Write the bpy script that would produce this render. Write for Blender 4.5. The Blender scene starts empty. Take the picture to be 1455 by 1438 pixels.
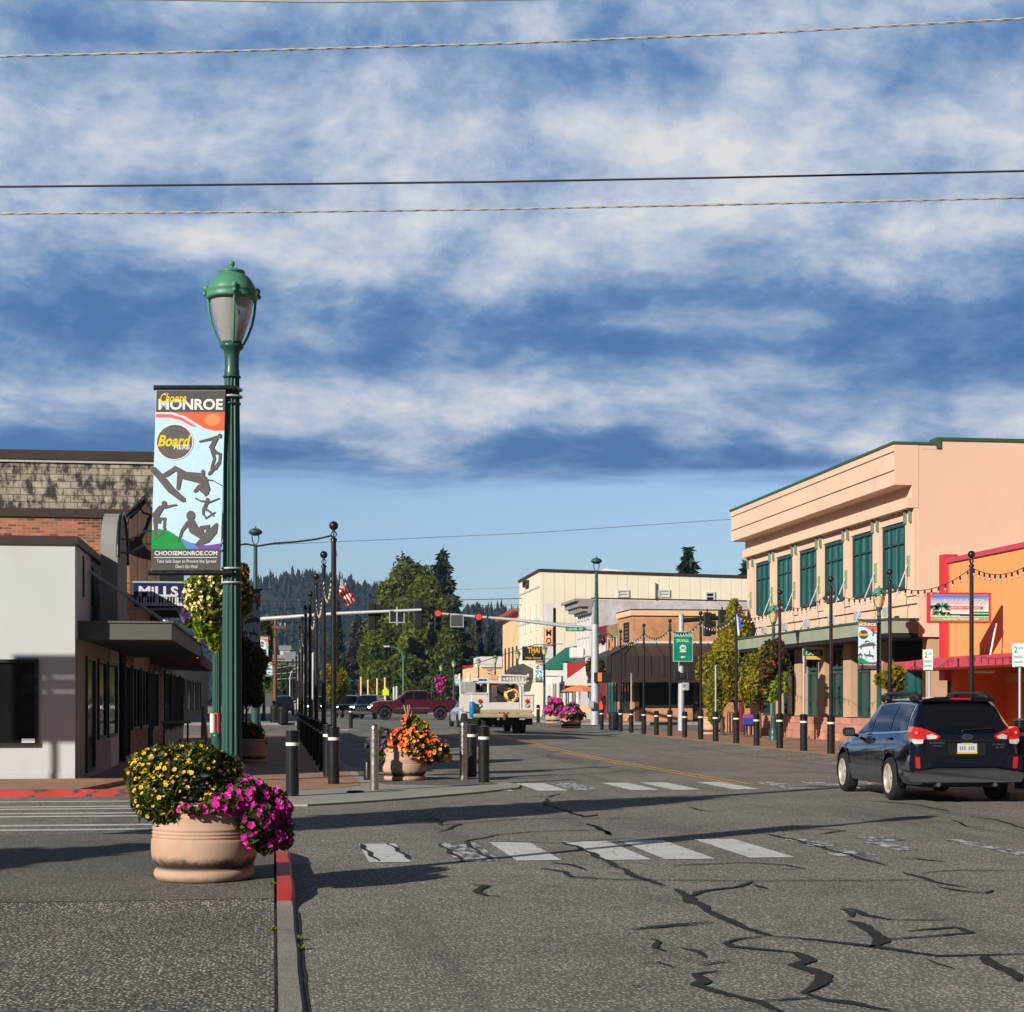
import bpy, bmesh, math, random
import numpy as np
from mathutils import Vector, Matrix
random.seed(7)
rng = np.random.default_rng(7)
SC = bpy.context.scene
COL = SC.collection
R = math.radians
# ------------------------------------------------------------------ camera
F, CX, HY, CH, YAW = 2500.0, 727.5, 997.0, 1.55, R(7.72)
CS, SN = math.cos(YAW), math.sin(YAW)
cam_d = bpy.data.cameras.new("camera")
cam = bpy.data.objects.new("camera", cam_d)
COL.objects.link(cam)
cam.location = (0, 0, CH)
cam.rotation_euler = (R(90), 0, -YAW)
cam_d.sensor_width = 36.0
cam_d.lens = 36.0 * F / 1455.0
cam_d.shift_y = (HY - 719.0) / 1455.0
cam_d.clip_start = 0.1
cam_d.clip_end = 9000
SC.camera = cam
# ------------------------------------------------------------------ sky, sun, exposure
SUN_EL = R(23.5)
SUN_DIR = Vector((-0.765 * math.cos(SUN_EL), -0.644 * math.cos(SUN_EL), math.sin(SUN_EL)))   # towards the sun
SC.view_settings.view_transform = 'Standard'
SC.view_settings.look = 'None'
SC.view_settings.exposure = 0.16
SC.view_settings.gamma = 1.0
SC.view_settings.use_curve_mapping = False
SC.render.engine = 'CYCLES'
SC.cycles.use_denoising = True
SC.cycles.max_bounces = 6
SC.cycles.diffuse_bounces = 3
SC.cycles.glossy_bounces = 3
SC.cycles.transmission_bounces = 4
SC.cycles.transparent_max_bounces = 8
SC.cycles.volume_bounces = 0
SC.cycles.sample_clamp_indirect = 6
SC.cycles.caustics_reflective = False
SC.cycles.caustics_refractive = False
sun_d = bpy.data.lights.new("sun", 'SUN')
sun_d.energy = 5.0
sun_d.angle = R(0.5)
sun_d.color = (1.0, 0.92, 0.81)
sun = bpy.data.objects.new("sun", sun_d)
COL.objects.link(sun)
sun.location = SUN_DIR * 60
sun.rotation_euler = (-SUN_DIR).to_track_quat('-Z', 'Y').to_euler()
W = bpy.data.worlds.new("World")
SC.world = W
W.use_nodes = True
nt = W.node_tree
nt.nodes.clear()
class G:
 """tiny node graph helper"""
 def __init__(s, tree):
  s.t = tree
 def n(s, typ, ins=None, **props):
  nd = s.t.nodes.new(typ)
  for k, v in props.items():
   setattr(nd, k, v)
  for k, v in (ins or {}).items():
   if isinstance(v, bpy.types.NodeSocket):
    s.t.links.new(v, nd.inputs[k])
   else:
    nd.inputs[k].default_value = v
  return nd
 def m(s, op, a, b=0.0, clamp=False):
  return s.n('ShaderNodeMath', {0: a, 1: b}, operation=op, use_clamp=clamp).outputs[0]
 def ramp(s, x, a, b, lo=0.0, hi=1.0):
  return s.n('ShaderNodeMapRange', {0: x, 1: a, 2: b, 3: lo, 4: hi}, interpolation_type='SMOOTHSTEP').outputs[0]
 def mix(s, f, a, b, mode='MIX'):
  nd = s.n('ShaderNodeMix', None, data_type='RGBA', blend_type=mode)
  for i, v in ((0, f), (6, a), (7, b)):
   if isinstance(v, bpy.types.NodeSocket):
    s.t.links.new(v, nd.inputs[i])
   elif i == 0:
    nd.inputs[0].default_value = v
   else:
    nd.inputs[i].default_value = tuple(v) + ((1.0,) if len(v) == 3 else ())
  return nd.outputs[2]
 def noise(s, vec, scale, detail=3.0, rough=0.5, dist=0.0, out=0):
  return s.n('ShaderNodeTexNoise', {'Vector': vec, 'Scale': scale, 'Detail': detail, 'Roughness': rough, 'Distortion': dist}).outputs[out]
g = G(nt)
tc = g.n('ShaderNodeTexCoord')
dirv = tc.outputs['Generated']
sky = g.n('ShaderNodeTexSky', None, sky_type='NISHITA', sun_disc=False, sun_elevation=SUN_EL,
          sun_rotation=math.atan2(SUN_DIR.x, SUN_DIR.y), altitude=20.0, air_density=1.0, dust_density=0.6, ozone_density=2.5)
sep = g.n('ShaderNodeSeparateXYZ', {0: dirv})
ez = sep.outputs[2]
def vadd(v, o):
 return g.n('ShaderNodeVectorMath', {0: v, 1: o}, operation='ADD').outputs[0]
def vmul(v, o):
 return g.n('ShaderNodeVectorMath', {0: v, 1: o}, operation='MULTIPLY').outputs[0]
def puffs(v):
 return g.m('ADD', g.m('MULTIPLY', g.noise(v, 1.0, 9.0, 0.60, 0.35), 0.72), g.m('MULTIPLY', g.noise(v, 2.7, 7.0, 0.62, 0.2), 0.42))
lz = g.m('LOGARITHM', g.m('ADD', g.m('MAXIMUM', ez, 0.0), 0.05), 2.718)
dirl = g.n('ShaderNodeCombineXYZ', {0: sep.outputs[0], 1: sep.outputs[1], 2: lz}).outputs[0]
cv = vadd(vmul(dirl, (6.0, 6.0, 3.3)), (2.3, 5.1, 0.7))
n0 = puffs(cv)
n1 = puffs(vadd(cv, (0.12, 0.04, -0.20)))
slow = g.noise(vadd(vmul(dirv, (4.0, 4.0, 9.0)), (9.2, 1.0, 3.0)), 1.0, 3.0, 0.5)
# layered decks: cloud amount against elevation, with a wandering edge
ew = g.m('ADD', ez, g.m('MULTIPLY', g.m('SUBTRACT', slow, 0.5), 0.075))
ew = g.m('ADD', ew, g.m('MULTIPLY', g.m('SUBTRACT', n0, 0.5), 0.02))
band = g.n('ShaderNodeValToRGB', {0: g.m('MULTIPLY', ew, 2.0)})
el = band.color_ramp.elements
BAND = [(0.20, .16), (0.25, .14), (0.275, .12), (0.297, .52), (0.325, .60), (0.36, .42), (0.39, .16), (0.44, .14), (0.48, .54), (0.54, .70), (0.62, .72), (0.66, .52), (0.69, .30), (0.73, .46), (0.8, .55)]
while len(el) < len(BAND):
 el.new(0.5)
for e_, (p_, v_) in zip(el, BAND):
 e_.position, e_.color = p_, (v_, v_, v_, 1)
tt = g.m('ADD', band.outputs[0], g.m('MULTIPLY', g.m('SUBTRACT', n0, 0.545), 1.55))
tt = g.m('ADD', tt, g.m('MULTIPLY', g.m('SUBTRACT', n0, n1), 1.5))
low = g.ramp(g.m('ADD', ez, g.m('MULTIPLY', g.m('SUBTRACT', g.noise(vmul(dirv, (4.0, 4.0, 40.0)), 1.6, 5.0, 0.6), 0.5), 0.035)), 0.118, 0.136)
SK = 9.0
cr = g.n('ShaderNodeValToRGB', {0: tt})
TONE = [(0.0, (76, 114, 163)), (0.25, (98, 134, 179)), (0.48, (138, 161, 193)), (0.72, (178, 191, 210)), (0.98, (214, 215, 217))]
el = cr.color_ramp.elements
while len(el) < len(TONE):
 el.new(0.5)
lin = lambda c: tuple(((x / 255 + 0.055) / 1.055) ** 2.4 for x in c)
for e_, (p_, c_) in zip(el, TONE):
 e_.position, e_.color = p_, lin(c_) + (1,)
cc = g.mix(1.0, cr.outputs[0], (SK, SK, SK), 'MULTIPLY')
cover = low
# dark cloud added overhead, behind and beside the view to cut sky fill
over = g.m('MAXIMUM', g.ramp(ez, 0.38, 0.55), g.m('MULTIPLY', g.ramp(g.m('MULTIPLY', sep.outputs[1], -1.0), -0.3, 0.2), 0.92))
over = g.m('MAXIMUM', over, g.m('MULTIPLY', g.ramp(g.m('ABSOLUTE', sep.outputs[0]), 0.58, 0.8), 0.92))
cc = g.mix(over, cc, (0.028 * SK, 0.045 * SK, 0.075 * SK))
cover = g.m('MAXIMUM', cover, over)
skyc = g.n('ShaderNodeHueSaturation', {'Color': sky.outputs[0], 'Saturation': 1.0, 'Value': 0.92}).outputs[0]
skyc = g.mix(1.0, skyc, (0.90, 0.97, 1.14), 'MULTIPLY')
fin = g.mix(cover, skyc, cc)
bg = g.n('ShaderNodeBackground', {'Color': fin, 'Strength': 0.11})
out = g.n('ShaderNodeOutputWorld', {'Surface': bg.outputs[0]})
# ------------------------------------------------------------------ placing by measured picture positions
def at(px, py, d):
 r = (px - CX) / F * d
 return Vector((r * CS + d * SN, d * CS - r * SN, CH - (py - HY) / F * d))
def gnd(px, py, z=0.0):
 d = (CH - z) * F / (py - HY)
 v = at(px, py, d)
 v.z = z
 return v
def onX(px, py, X):
 t = (px - CX) / F
 return at(px, py, X / (t * CS + SN))
def onY(px, py, Y):
 t = (px - CX) / F
 return at(px, py, Y / (CS - t * SN))
def sstep(a, b, x):
 t = min(1.0, max(0.0, (x - a) / (b - a)))
 return t * t * (3 - 2 * t)
def road_z(x, y):
 crown = max(0.0, 1 - ((x - 8.0) / 7.0) ** 2)
 k = max(crown, sstep(80, 94, y))
 return 0.25 * sstep(42, 72, y) * k
# ------------------------------------------------------------------ mesh helpers
ORG = {}
class MB:
 def __init__(s):
  s.v, s.f, s.m, s.s = [], [], [], []
 def add(s, vs, fs, m=0, smooth=False):
  b = len(s.v)
  s.v.extend([tuple(v) for v in vs])
  for f in fs:
   s.f.append([b + i for i in f])
   s.m.append(m)
   s.s.append(smooth)
  return s
 def box(s, a, b, m=0):
  x0, y0, z0 = a
  x1, y1, z1 = b
  if x0 > x1: x0, x1 = x1, x0
  if y0 > y1: y0, y1 = y1, y0
  if z0 > z1: z0, z1 = z1, z0
  vs = [(x0, y0, z0), (x1, y0, z0), (x1, y1, z0), (x0, y1, z0), (x0, y0, z1), (x1, y0, z1), (x1, y1, z1), (x0, y1, z1)]
  return s.add(vs, [(3, 2, 1, 0), (4, 5, 6, 7), (0, 1, 5, 4), (1, 2, 6, 5), (2, 3, 7, 6), (3, 0, 4, 7)], m)
 def bbox(s, a, b, bev=0.02, m=0):
  """box with chamfered vertical edges and top"""
  x0, y0, z0 = a
  x1, y1, z1 = b
  c = bev
  ring = lambda z, i: [(x0 + c + i, y0 + i, z), (x1 - c - i, y0 + i, z), (x1 - i, y0 + c + i, z), (x1 - i, y1 - c - i, z),
                             (x1 - c - i, y1 - i, z), (x0 + c + i, y1 - i, z), (x0 + i, y1 - c - i, z), (x0 + i, y0 + c + i, z)]
  rs = [ring(z0, c * .6), ring(z0 + c, 0), ring(z1 - c, 0), ring(z1, c * .6)]
  vs = [p for r in rs for p in r]
  fs = []
  for k in range(3):
   for j in range(8):
    a_, b_ = k * 8 + j, k * 8 + (j + 1) % 8
    fs.append((a_, b_, b_ + 8, a_ + 8))
  fs.append(tuple(range(7, -1, -1)))
  fs.append(tuple(range(24, 32)))
  return s.add(vs, fs, m)
 def poly(s, pts, m=0):
  return s.add(pts, [tuple(range(len(pts)))], m)
 def extr(s, pts, vec, m=0, mcap=None):
  n = len(pts)
  vec = Vector(vec)
  pts = [Vector(p) for p in pts]
  vs = pts + [p + vec for p in pts]
  nrm = Vector((0, 0, 0))
  for i in range(n):
   nrm += pts[i].cross(pts[(i + 1) % n])
  flip = nrm.dot(vec) > 0
  a, b = tuple(range(n)), tuple(range(n, 2 * n))
  caps = [a[::-1], b] if flip else [a, b[::-1]]
  s.add(vs, caps, m if mcap is None else mcap)
  sides = []
  for i in range(n):
   j = (i + 1) % n
   q = (i, j, n + j, n + i)
   sides.append(q if flip else q[::-1])
  return s.add(vs, sides, m)
 def tube(s, pts, r, n=8, m=0, caps=True, smooth=True):
  pts = [Vector(p) for p in pts]
  k = len(pts)
  rs = r if isinstance(r, (list, tuple)) else [r] * k
  vs = []
  up = None
  for i, p in enumerate(pts):
   t = (pts[min(i + 1, k - 1)] - pts[max(i - 1, 0)])
   if t.length < 1e-9:
    t = Vector((0, 0, 1))
   t.normalize()
   if up is None:
    up = Vector((1, 0, 0)) if abs(t.x) < 0.9 else Vector((0, 1, 0))
   a = (up - t * up.dot(t))
   if a.length < 1e-6:
    a = Vector((0, 1, 0)) - t * t.y
   a.normalize()
   up = a
   b = t.cross(a)
   for j in range(n):
    w = 2 * math.pi * j / n
    vs.append(p + (a * math.cos(w) + b * math.sin(w)) * rs[i])
  fs = []
  for i in range(k - 1):
   for j in range(n):
    fs.append((i * n + j, i * n + (j + 1) % n, (i + 1) * n + (j + 1) % n, (i + 1) * n + j))
  s.add(vs, fs, m, smooth)
  if caps:
   s.add(vs[:n], [tuple(range(n - 1, -1, -1))], m)
   s.add(vs[-n:], [tuple(range(n))], m)
  return s
 def lathe(s, prof, n=24, c=(0, 0, 0), m=0, smooth=True, flute=None, caps=True):
  """prof: list of (r, z); flute=(count, depth) for a fluted section"""
  c = Vector(c)
  vs = []
  for (r, z) in prof:
   for j in range(n):
    w = 2 * math.pi * j / n
    rr = r
    if flute:
     rr = r * (1 - flute[1] * (0.5 - 0.5 * math.cos(w * flute[0])))
    vs.append((c.x + rr * math.cos(w), c.y + rr * math.sin(w), c.z + z))
  fs = []
  k = len(prof)
  for i in range(k - 1):
   for j in range(n):
    fs.append((i * n + j, i * n + (j + 1) % n, (i + 1) * n + (j + 1) % n, (i + 1) * n + j))
  s.add(vs, fs, m, smooth)
  if caps and prof[0][0] > 1e-4:
   s.add(vs[:n], [tuple(range(n - 1, -1, -1))], m)
  if caps and prof[-1][0] > 1e-4:
   s.add(vs[-n:], [tuple(range(n))], m)
  return s
 def ball(s, c, r, n=12, m=0, sz=1.0):
  k = max(5, n // 2 + 1)
  prof = [(max(1e-5, r * math.sin(math.pi * i / (k - 1))), -r * sz * math.cos(math.pi * i / (k - 1))) for i in range(k)]
  return s.lathe(prof, n, c, m)
 def ring(s, c, R_, r, axis='Z', n=20, k=8, m=0):
  pts = []
  c = Vector(c)
  for i in range(n + 1):
   w = 2 * math.pi * i / n
   a, b = R_ * math.cos(w), R_ * math.sin(w)
   pts.append(c + Vector({'Z': (a, b, 0), 'Y': (a, 0, b), 'X': (0, a, b)}[axis]))
  return s.tube(pts, r, k, m, caps=False)
 def raw(s, V, Fc, m=0, smooth=False):
  b = len(s.v)
  s.v.extend(map(tuple, V))
  s.f.extend([[b + i for i in f] for f in Fc])
  s.m.extend([m] * len(Fc))
  s.s.extend([smooth] * len(Fc))
  return s
 def build(s, name, mats, parent=None, world=True):
  me = bpy.data.meshes.new(name)
  V = s.v
  if parent is not None and world:
   o = ORG[parent.name]
   V = [(x - o[0], y - o[1], z - o[2]) for x, y, z in V]
  me.from_pydata(V, [], s.f)
  if not isinstance(mats, (list, tuple)):
   mats = [mats]
  for mt in mats:
   me.materials.append(mt)
  me.polygons.foreach_set('material_index', s.m)
  me.polygons.foreach_set('use_smooth', s.s)
  me.update()
  ob = bpy.data.objects.new(name, me)
  COL.objects.link(ob)
  if parent is not None:
   ob.parent = parent
   ORG[ob.name] = ORG[parent.name]
  else:
   ORG[ob.name] = (0, 0, 0)
  return ob
def tag(o, label=None, cat=None, group=None, kind=None):
 if label: o['label'] = label
 if cat: o['category'] = cat
 if group: o['group'] = group
 if kind: o['kind'] = kind
 return o
def thing(name, label, cat, loc=(0, 0, 0), group=None, rz=0.0):
 o = bpy.data.objects.new(name, None)
 o.empty_display_size = 0.2
 COL.objects.link(o)
 o.location = loc
 o.rotation_euler = (0, 0, rz)
 ORG[o.name] = tuple(loc)
 return tag(o, label, cat, group)
def copy_tree(o, parent=None):
 c = o.copy()
 COL.objects.link(c)
 if parent is not None:
  c.parent = parent
 for ch in [x for x in o.children]:
  copy_tree(ch, c)
 return c
def place(proto, first, loc, label=None, rz=0.0, group=None, s=1.0):
 o = proto if first else copy_tree(proto)
 o.location = loc
 o.rotation_euler = (0, 0, rz)
 o.scale = (s, s, s)
 if label: o['label'] = label
 if group: o['group'] = group
 return o
def struct(name, mb, mats):
 o = mb.build(name, mats)
 o['kind'] = 'structure'
 return o
_txt_cache = {}
def text_geo(t, bold=0.0):
 key = (t, bold)
 if key not in _txt_cache:
  cu = bpy.data.curves.new('t', 'FONT')
  cu.body = t
  cu.resolution_u = 3
  cu.offset = bold
  ob = bpy.data.objects.new('t', cu)
  COL.objects.link(ob)
  dg = bpy.context.evaluated_depsgraph_get()
  dg.update()
  me = bpy.data.meshes.new_from_object(ob.evaluated_get(dg))
  V = np.array([v.co[:2] for v in me.vertices]).reshape(-1, 2)
  Fc = [tuple(p.vertices) for p in me.polygons]
  bpy.data.objects.remove(ob)
  bpy.data.curves.remove(cu)
  bpy.data.meshes.remove(me)
  lo, hi = V.min(0), V.max(0)
  V = (V - lo) / (hi - lo)
  _txt_cache[key] = (V, Fc)
 return _txt_cache[key]
def put_text(mb, t, o, ux, uz, w, h, m=0, bold=0.02, slant=0.0):
 """text fitted into the w x h frame whose lower left corner is o"""
 V, Fc = text_geo(t, bold)
 o, ux, uz = Vector(o), Vector(ux), Vector(uz)
 pts = [o + ux * (a * w + slant * b * h) + uz * (b * h) for a, b in V]
 mb.add(pts, Fc, m)
# ------------------------------------------------------------------ materials
def S(r, g_, b):
 f = lambda c: (c / 255 / 12.92) if c / 255 <= 0.04045 else ((c / 255 + 0.055) / 1.055) ** 2.4
 return (f(r), f(g_), f(b))
def mat(name, col, rough=0.7, metal=0.0, vary=0.12, scale=3.0, bump=0.0, bscale=60.0, spec=0.4, emit=0.0, coat=0.0, alpha=None,
  trans=0.0, dirt=None, coord='Object'):
 m = bpy.data.materials.new(name)
 m.use_nodes = True
 t = m.node_tree
 gg = G(t)
 b = t.nodes['Principled BSDF']
 b.inputs['Roughness'].default_value = rough
 b.inputs['Metallic'].default_value = metal
 b.inputs['Specular IOR Level'].default_value = spec
 b.inputs['Coat Weight'].default_value = coat
 b.inputs['Transmission Weight'].default_value = trans
 co = gg.n('ShaderNodeTexCoord').outputs[coord]
 c = tuple(col)
 if vary > 0:
  n1 = gg.noise(co, scale, 5.0, 0.6)
  f = gg.n('ShaderNodeMapRange', {0: n1, 1: 0.25, 2: 0.75, 3: 1 - vary, 4: 1 + vary}).outputs[0]
  hs = gg.n('ShaderNodeHueSaturation', {'Color': c + (1,), 'Value': f}).outputs[0]
  if dirt:
   n2 = gg.noise(co, dirt[1], 6.0, 0.65)
   hs = gg.mix(gg.ramp(n2, dirt[2], dirt[2] + 0.15, 0.0, dirt[3] if len(dirt) > 3 else 0.8), hs, dirt[0])
  t.links.new(hs, b.inputs['Base Color'])
  n3 = gg.noise(co, scale * 4, 4.0, 0.6)
  t.links.new(gg.n('ShaderNodeMapRange', {0: n3, 1: 0.3, 2: 0.7, 3: max(0.02, rough - 0.08), 4: min(1, rough + 0.08)}).outputs[0], b.inputs['Roughness'])
 else:
  b.inputs['Base Color'].default_value = c + (1,)
 if bump > 0:
  nb = gg.noise(co, bscale, 4.0, 0.6)
  bp = gg.n('ShaderNodeBump', {'Height': nb, 'Strength': bump, 'Distance': 0.02})
  t.links.new(bp.outputs[0], b.inputs['Normal'])
 if emit > 0:
  b.inputs['Emission Color'].default_value = c + (1,)
  b.inputs['Emission Strength'].default_value = emit
 if alpha is not None:
  b.inputs['Alpha'].default_value = alpha
 return m
def wallvec(gg):
 """(x+y, z) in object space: a flat mapping for axis-aligned walls"""
 co = gg.n('ShaderNodeTexCoord').outputs['Object']
 sp = gg.n('ShaderNodeSeparateXYZ', {0: co})
 return co, gg.n('ShaderNodeCombineXYZ', {0: gg.m('ADD', sp.outputs[0], sp.outputs[1]), 1: sp.outputs[2], 2: 0.0}).outputs[0], sp
def brick_mat(name, c1, c2, mortar, bw=0.22, bh=0.075, mw=0.012, stain=None, bump=0.35, bias=0.0):
 m = bpy.data.materials.new(name)
 m.use_nodes = True
 t = m.node_tree
 gg = G(t)
 b = t.nodes['Principled BSDF']
 b.inputs['Roughness'].default_value = 0.85
 co, v, sp = wallvec(gg)
 bt = gg.n('ShaderNodeTexBrick', {'Vector': v, 'Color1': c1 + (1,), 'Color2': c2 + (1,), 'Mortar': mortar + (1,), 'Scale': 1.0,
                                     'Mortar Size': mw, 'Mortar Smooth': 0.2, 'Bias': bias, 'Brick Width': bw, 'Row Height': bh})
 n = gg.noise(co, 1.2, 5.0, 0.65)
 f = gg.n('ShaderNodeMapRange', {0: n, 1: 0.25, 2: 0.75, 3: 0.7, 4: 1.25}).outputs[0]
 c = gg.n('ShaderNodeHueSaturation', {'Color': bt.outputs[0], 'Value': f}).outputs[0]
 if stain:
  n2 = gg.noise(gg.n('ShaderNodeVectorMath', {0: co, 1: (1.0, 1.0, 0.55)}, operation='MULTIPLY').outputs[0], stain[1], 7.0, 0.7)
  c = gg.mix(gg.ramp(n2, stain[2], stain[2] + 0.14, 0.0, 0.92), c, stain[0])
 t.links.new(c, b.inputs['Base Color'])
 bp = gg.n('ShaderNodeBump', {'Height': bt.outputs[1], 'Strength': bump, 'Distance': 0.01}, invert=True)
 t.links.new(bp.outputs[0], b.inputs['Normal'])
 return m
def seam_mat(name, col, pitch=0.4, rough=0.5, dark=0.55, width=0.08, vary=0.08, metal=0.0):
 """vertical siding with seams at a given pitch"""
 m = bpy.data.materials.new(name)
 m.use_nodes = True
 t = m.node_tree
 gg = G(t)
 b = t.nodes['Principled BSDF']
 b.inputs['Roughness'].default_value = rough
 b.inputs['Metallic'].default_value = metal
 co, v, sp = wallvec(gg)
 u = gg.m('FRACT', gg.m('DIVIDE', gg.m('ADD', sp.outputs[0], sp.outputs[1]), pitch))
 line = gg.m('SUBTRACT', 1.0, gg.ramp(gg.m('ABSOLUTE', gg.m('SUBTRACT', u, 0.5)), 0.0, width))
 n = gg.noise(co, 0.6, 5.0, 0.6)
 f = gg.n('ShaderNodeMapRange', {0: n, 1: 0.25, 2: 0.75, 3: 1 - vary, 4: 1 + vary}).outputs[0]
 c = gg.n('ShaderNodeHueSaturation', {'Color': tuple(col) + (1,), 'Value': f}).outputs[0]
 c = gg.mix(gg.m('MULTIPLY', line, 1 - dark), c, tuple(x * 0.3 for x in col))
 t.links.new(c, b.inputs['Base Color'])
 bp = gg.n('ShaderNodeBump', {'Height': line, 'Strength': 0.5, 'Distance': 0.02}, invert=True)
 t.links.new(bp.outputs[0], b.inputs['Normal'])
 return m
def aggregate_mat(name, base, lo, hi, scale=90.0, patch=0.25, rough=0.85, bump=0.5, mixf=0.75, joint=None):
 """asphalt / exposed aggregate: stones of mixed tone in a binder, large worn patches"""
 m = bpy.data.materials.new(name)
 m.use_nodes = True
 t = m.node_tree
 gg = G(t)
 b = t.nodes['Principled BSDF']
 b.inputs['Roughness'].default_value = rough
 b.inputs['Specular IOR Level'].default_value = 0.3
 co = gg.n('ShaderNodeTexCoord').outputs['Object']
 vo = gg.n('ShaderNodeTexVoronoi', {'Vector': co, 'Scale': scale, 'Randomness': 1.0})
 rnd = gg.n('ShaderNodeSeparateColor', {0: vo.outputs['Color']}).outputs[0]
 stone = gg.mix(gg.ramp(rnd, 0.2, 1.0), lo, hi)
 warm = gg.n('ShaderNodeSeparateColor', {0: vo.outputs['Color']}).outputs[1]
 stone = gg.mix(gg.m('MULTIPLY', gg.ramp(warm, 0.7, 1.0), 0.5), stone, (hi[0] * 1.1, hi[1] * 0.95, hi[2] * 0.72))
 edge = gg.ramp(vo.outputs['Distance'], 0.25, 0.62)
 c = gg.mix(gg.m('MULTIPLY', gg.m('SUBTRACT', 1.0, edge), mixf), base, stone)
 n1 = gg.noise(co, 0.35, 6.0, 0.65)
 n2 = gg.noise(co, 3.5, 5.0, 0.6)
 f = gg.m('ADD', gg.n('ShaderNodeMapRange', {0: n1, 1: 0.3, 2: 0.7, 3: 1 - patch, 4: 1 + patch}).outputs[0],
             gg.n('ShaderNodeMapRange', {0: n2, 1: 0.3, 2: 0.7, 3: -0.12, 4: 0.12}).outputs[0])
 c = gg.n('ShaderNodeHueSaturation', {'Color': c, 'Value': f}).outputs[0]
 if joint:
  c = joint(gg, co, c)
 t.links.new(c, b.inputs['Base Color'])
 bp = gg.n('ShaderNodeBump', {'Height': gg.m('ADD', gg.m('MULTIPLY', edge, -1.0), gg.m('MULTIPLY', n2, 0.3)), 'Strength': bump, 'Distance': 0.006})
 t.links.new(bp.outputs[0], b.inputs['Normal'])
 return m
def leaf_mat(name, c1, c2, transl=0.3, clump=0.9, cscale=1.2):
 m = bpy.data.materials.new(name)
 m.use_nodes = True
 t = m.node_tree
 t.nodes.clear()
 gg = G(t)
 co = gg.n('ShaderNodeTexCoord').outputs['Object']
 rnd = gg.n('ShaderNodeNewGeometry').outputs['Random Per Island']
 n = gg.noise(co, cscale, 3.0, 0.6)
 f = gg.m('ADD', gg.m('MULTIPLY', rnd, 1 - clump * 0.5), gg.m('MULTIPLY', gg.m('SUBTRACT', n, 0.5), clump * 1.6), True)
 c = gg.mix(f, c1, c2)
 d = gg.n('ShaderNodeBsdfPrincipled', {'Base Color': c, 'Roughness': 0.55, 'Specular IOR Level': 0.25})
 tr = gg.n('ShaderNodeBsdfTranslucent', {'Color': gg.mix(0.5, c, (c2[0] * 1.3, c2[1] * 1.3, c2[2] * 0.7))})
 mx = gg.n('ShaderNodeMixShader', {0: transl, 1: d.outputs[0], 2: tr.outputs[0]})
 gg.n('ShaderNodeOutputMaterial', {'Surface': mx.outputs[0]})
 return m
def glass_mat(name, tint, rough=0.05, spec=0.8, vary=0.25, scale=0.6):
 """dark reflective window pane"""
 return mat(name, tint, rough, 0.0, vary, scale, 0, spec=spec)
M = {}
M['green_paint'] = mat('green_paint', S(48, 88, 80), 0.38, 0.0, 0.14, 2.5, 0.06, 30, coat=0.15)
M['green_light'] = mat('green_light', S(80, 138, 114), 0.42, 0.0, 0.12, 3.0)
M['black_metal'] = mat('black_metal', (0.012, 0.013, 0.014), 0.35, 0.0, 0.2, 4, coat=0.1)
M['black_matte'] = mat('black_matte', (0.012, 0.012, 0.013), 0.7, 0.0, 0.2, 4)
M['steel'] = mat('steel', (0.55, 0.53, 0.50), 0.32, 1.0, 0.1, 5)
M['galv'] = mat('galv', (0.50, 0.53, 0.56), 0.55, 0.25, 0.12, 3)
M['white_band'] = mat('white_band', (0.8, 0.8, 0.8), 0.5, 0, 0.05)
M['white'] = mat('white', (0.72, 0.71, 0.69), 0.6, 0, 0.07, 1.5)
M['white_paint'] = mat('white_paint', (0.74, 0.74, 0.72), 0.75, 0, 0.08, 1.0)
M['rubber'] = mat('rubber', (0.014, 0.014, 0.014), 0.85, 0, 0.2, 8)
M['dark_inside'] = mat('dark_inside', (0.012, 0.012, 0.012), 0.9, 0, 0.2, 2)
M['wood_pole'] = mat('wood_pole', S(120, 84, 58), 0.9, 0, 0.25, 2.0, 0.3, 20)
M['bark'] = mat('bark', (0.09, 0.07, 0.055), 0.95, 0, 0.3, 6.0, 0.5, 25)
# ------------------------------------------------------------------ ground, road, pavements
def grid(name, xs, ys, zf, mt, smooth=True, kind='structure'):
 mb = MB()
 vs = [(x, y, zf(x, y)) for y in ys for x in xs]
 n = len(xs)
 fs = [(j * n + i, j * n + i + 1, (j + 1) * n + i + 1, (j + 1) * n + i) for j in range(len(ys) - 1) for i in range(n - 1)]
 mb.add(vs, fs, 0, smooth)
 o = mb.build(name, mt)
 o['kind'] = kind
 return o
def lanes(gg, co, c):
 n = gg.noise(gg.n('ShaderNodeVectorMath', {0: co, 1: (1.1, 0.07, 1.0)}, operation='MULTIPLY').outputs[0], 1.0, 4.0, 0.6)
 c = gg.mix(gg.ramp(n, 0.52, 0.68, 0.0, 0.38), c, (0.07, 0.068, 0.064))
 n = gg.noise(co, 1.6, 6.0, 0.7)
 return gg.mix(gg.ramp(n, 0.64, 0.72, 0.0, 0.45), c, (0.05, 0.048, 0.045))
M['asphalt'] = aggregate_mat('asphalt', (0.155, 0.148, 0.136), (0.14, 0.134, 0.124), (0.74, 0.69, 0.60), 48.0, 0.22, joint=lanes)
M['coarse'] = aggregate_mat('coarse_aggregate', (0.105, 0.101, 0.092), (0.05, 0.05, 0.05), (0.68, 0.64, 0.55), 44.0, 0.20, 0.85, 0.7, 0.9)
M['old_asphalt'] = aggregate_mat('old_asphalt', (0.11, 0.107, 0.096), (0.085, 0.082, 0.074), (0.42, 0.395, 0.34), 56.0, 0.2, 0.85, 0.35)
M['kerb_conc'] = aggregate_mat('kerb_concrete', (0.25, 0.24, 0.215), (0.19, 0.18, 0.16), (0.58, 0.54, 0.47), 80.0, 0.2, 0.9, 0.3)
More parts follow.
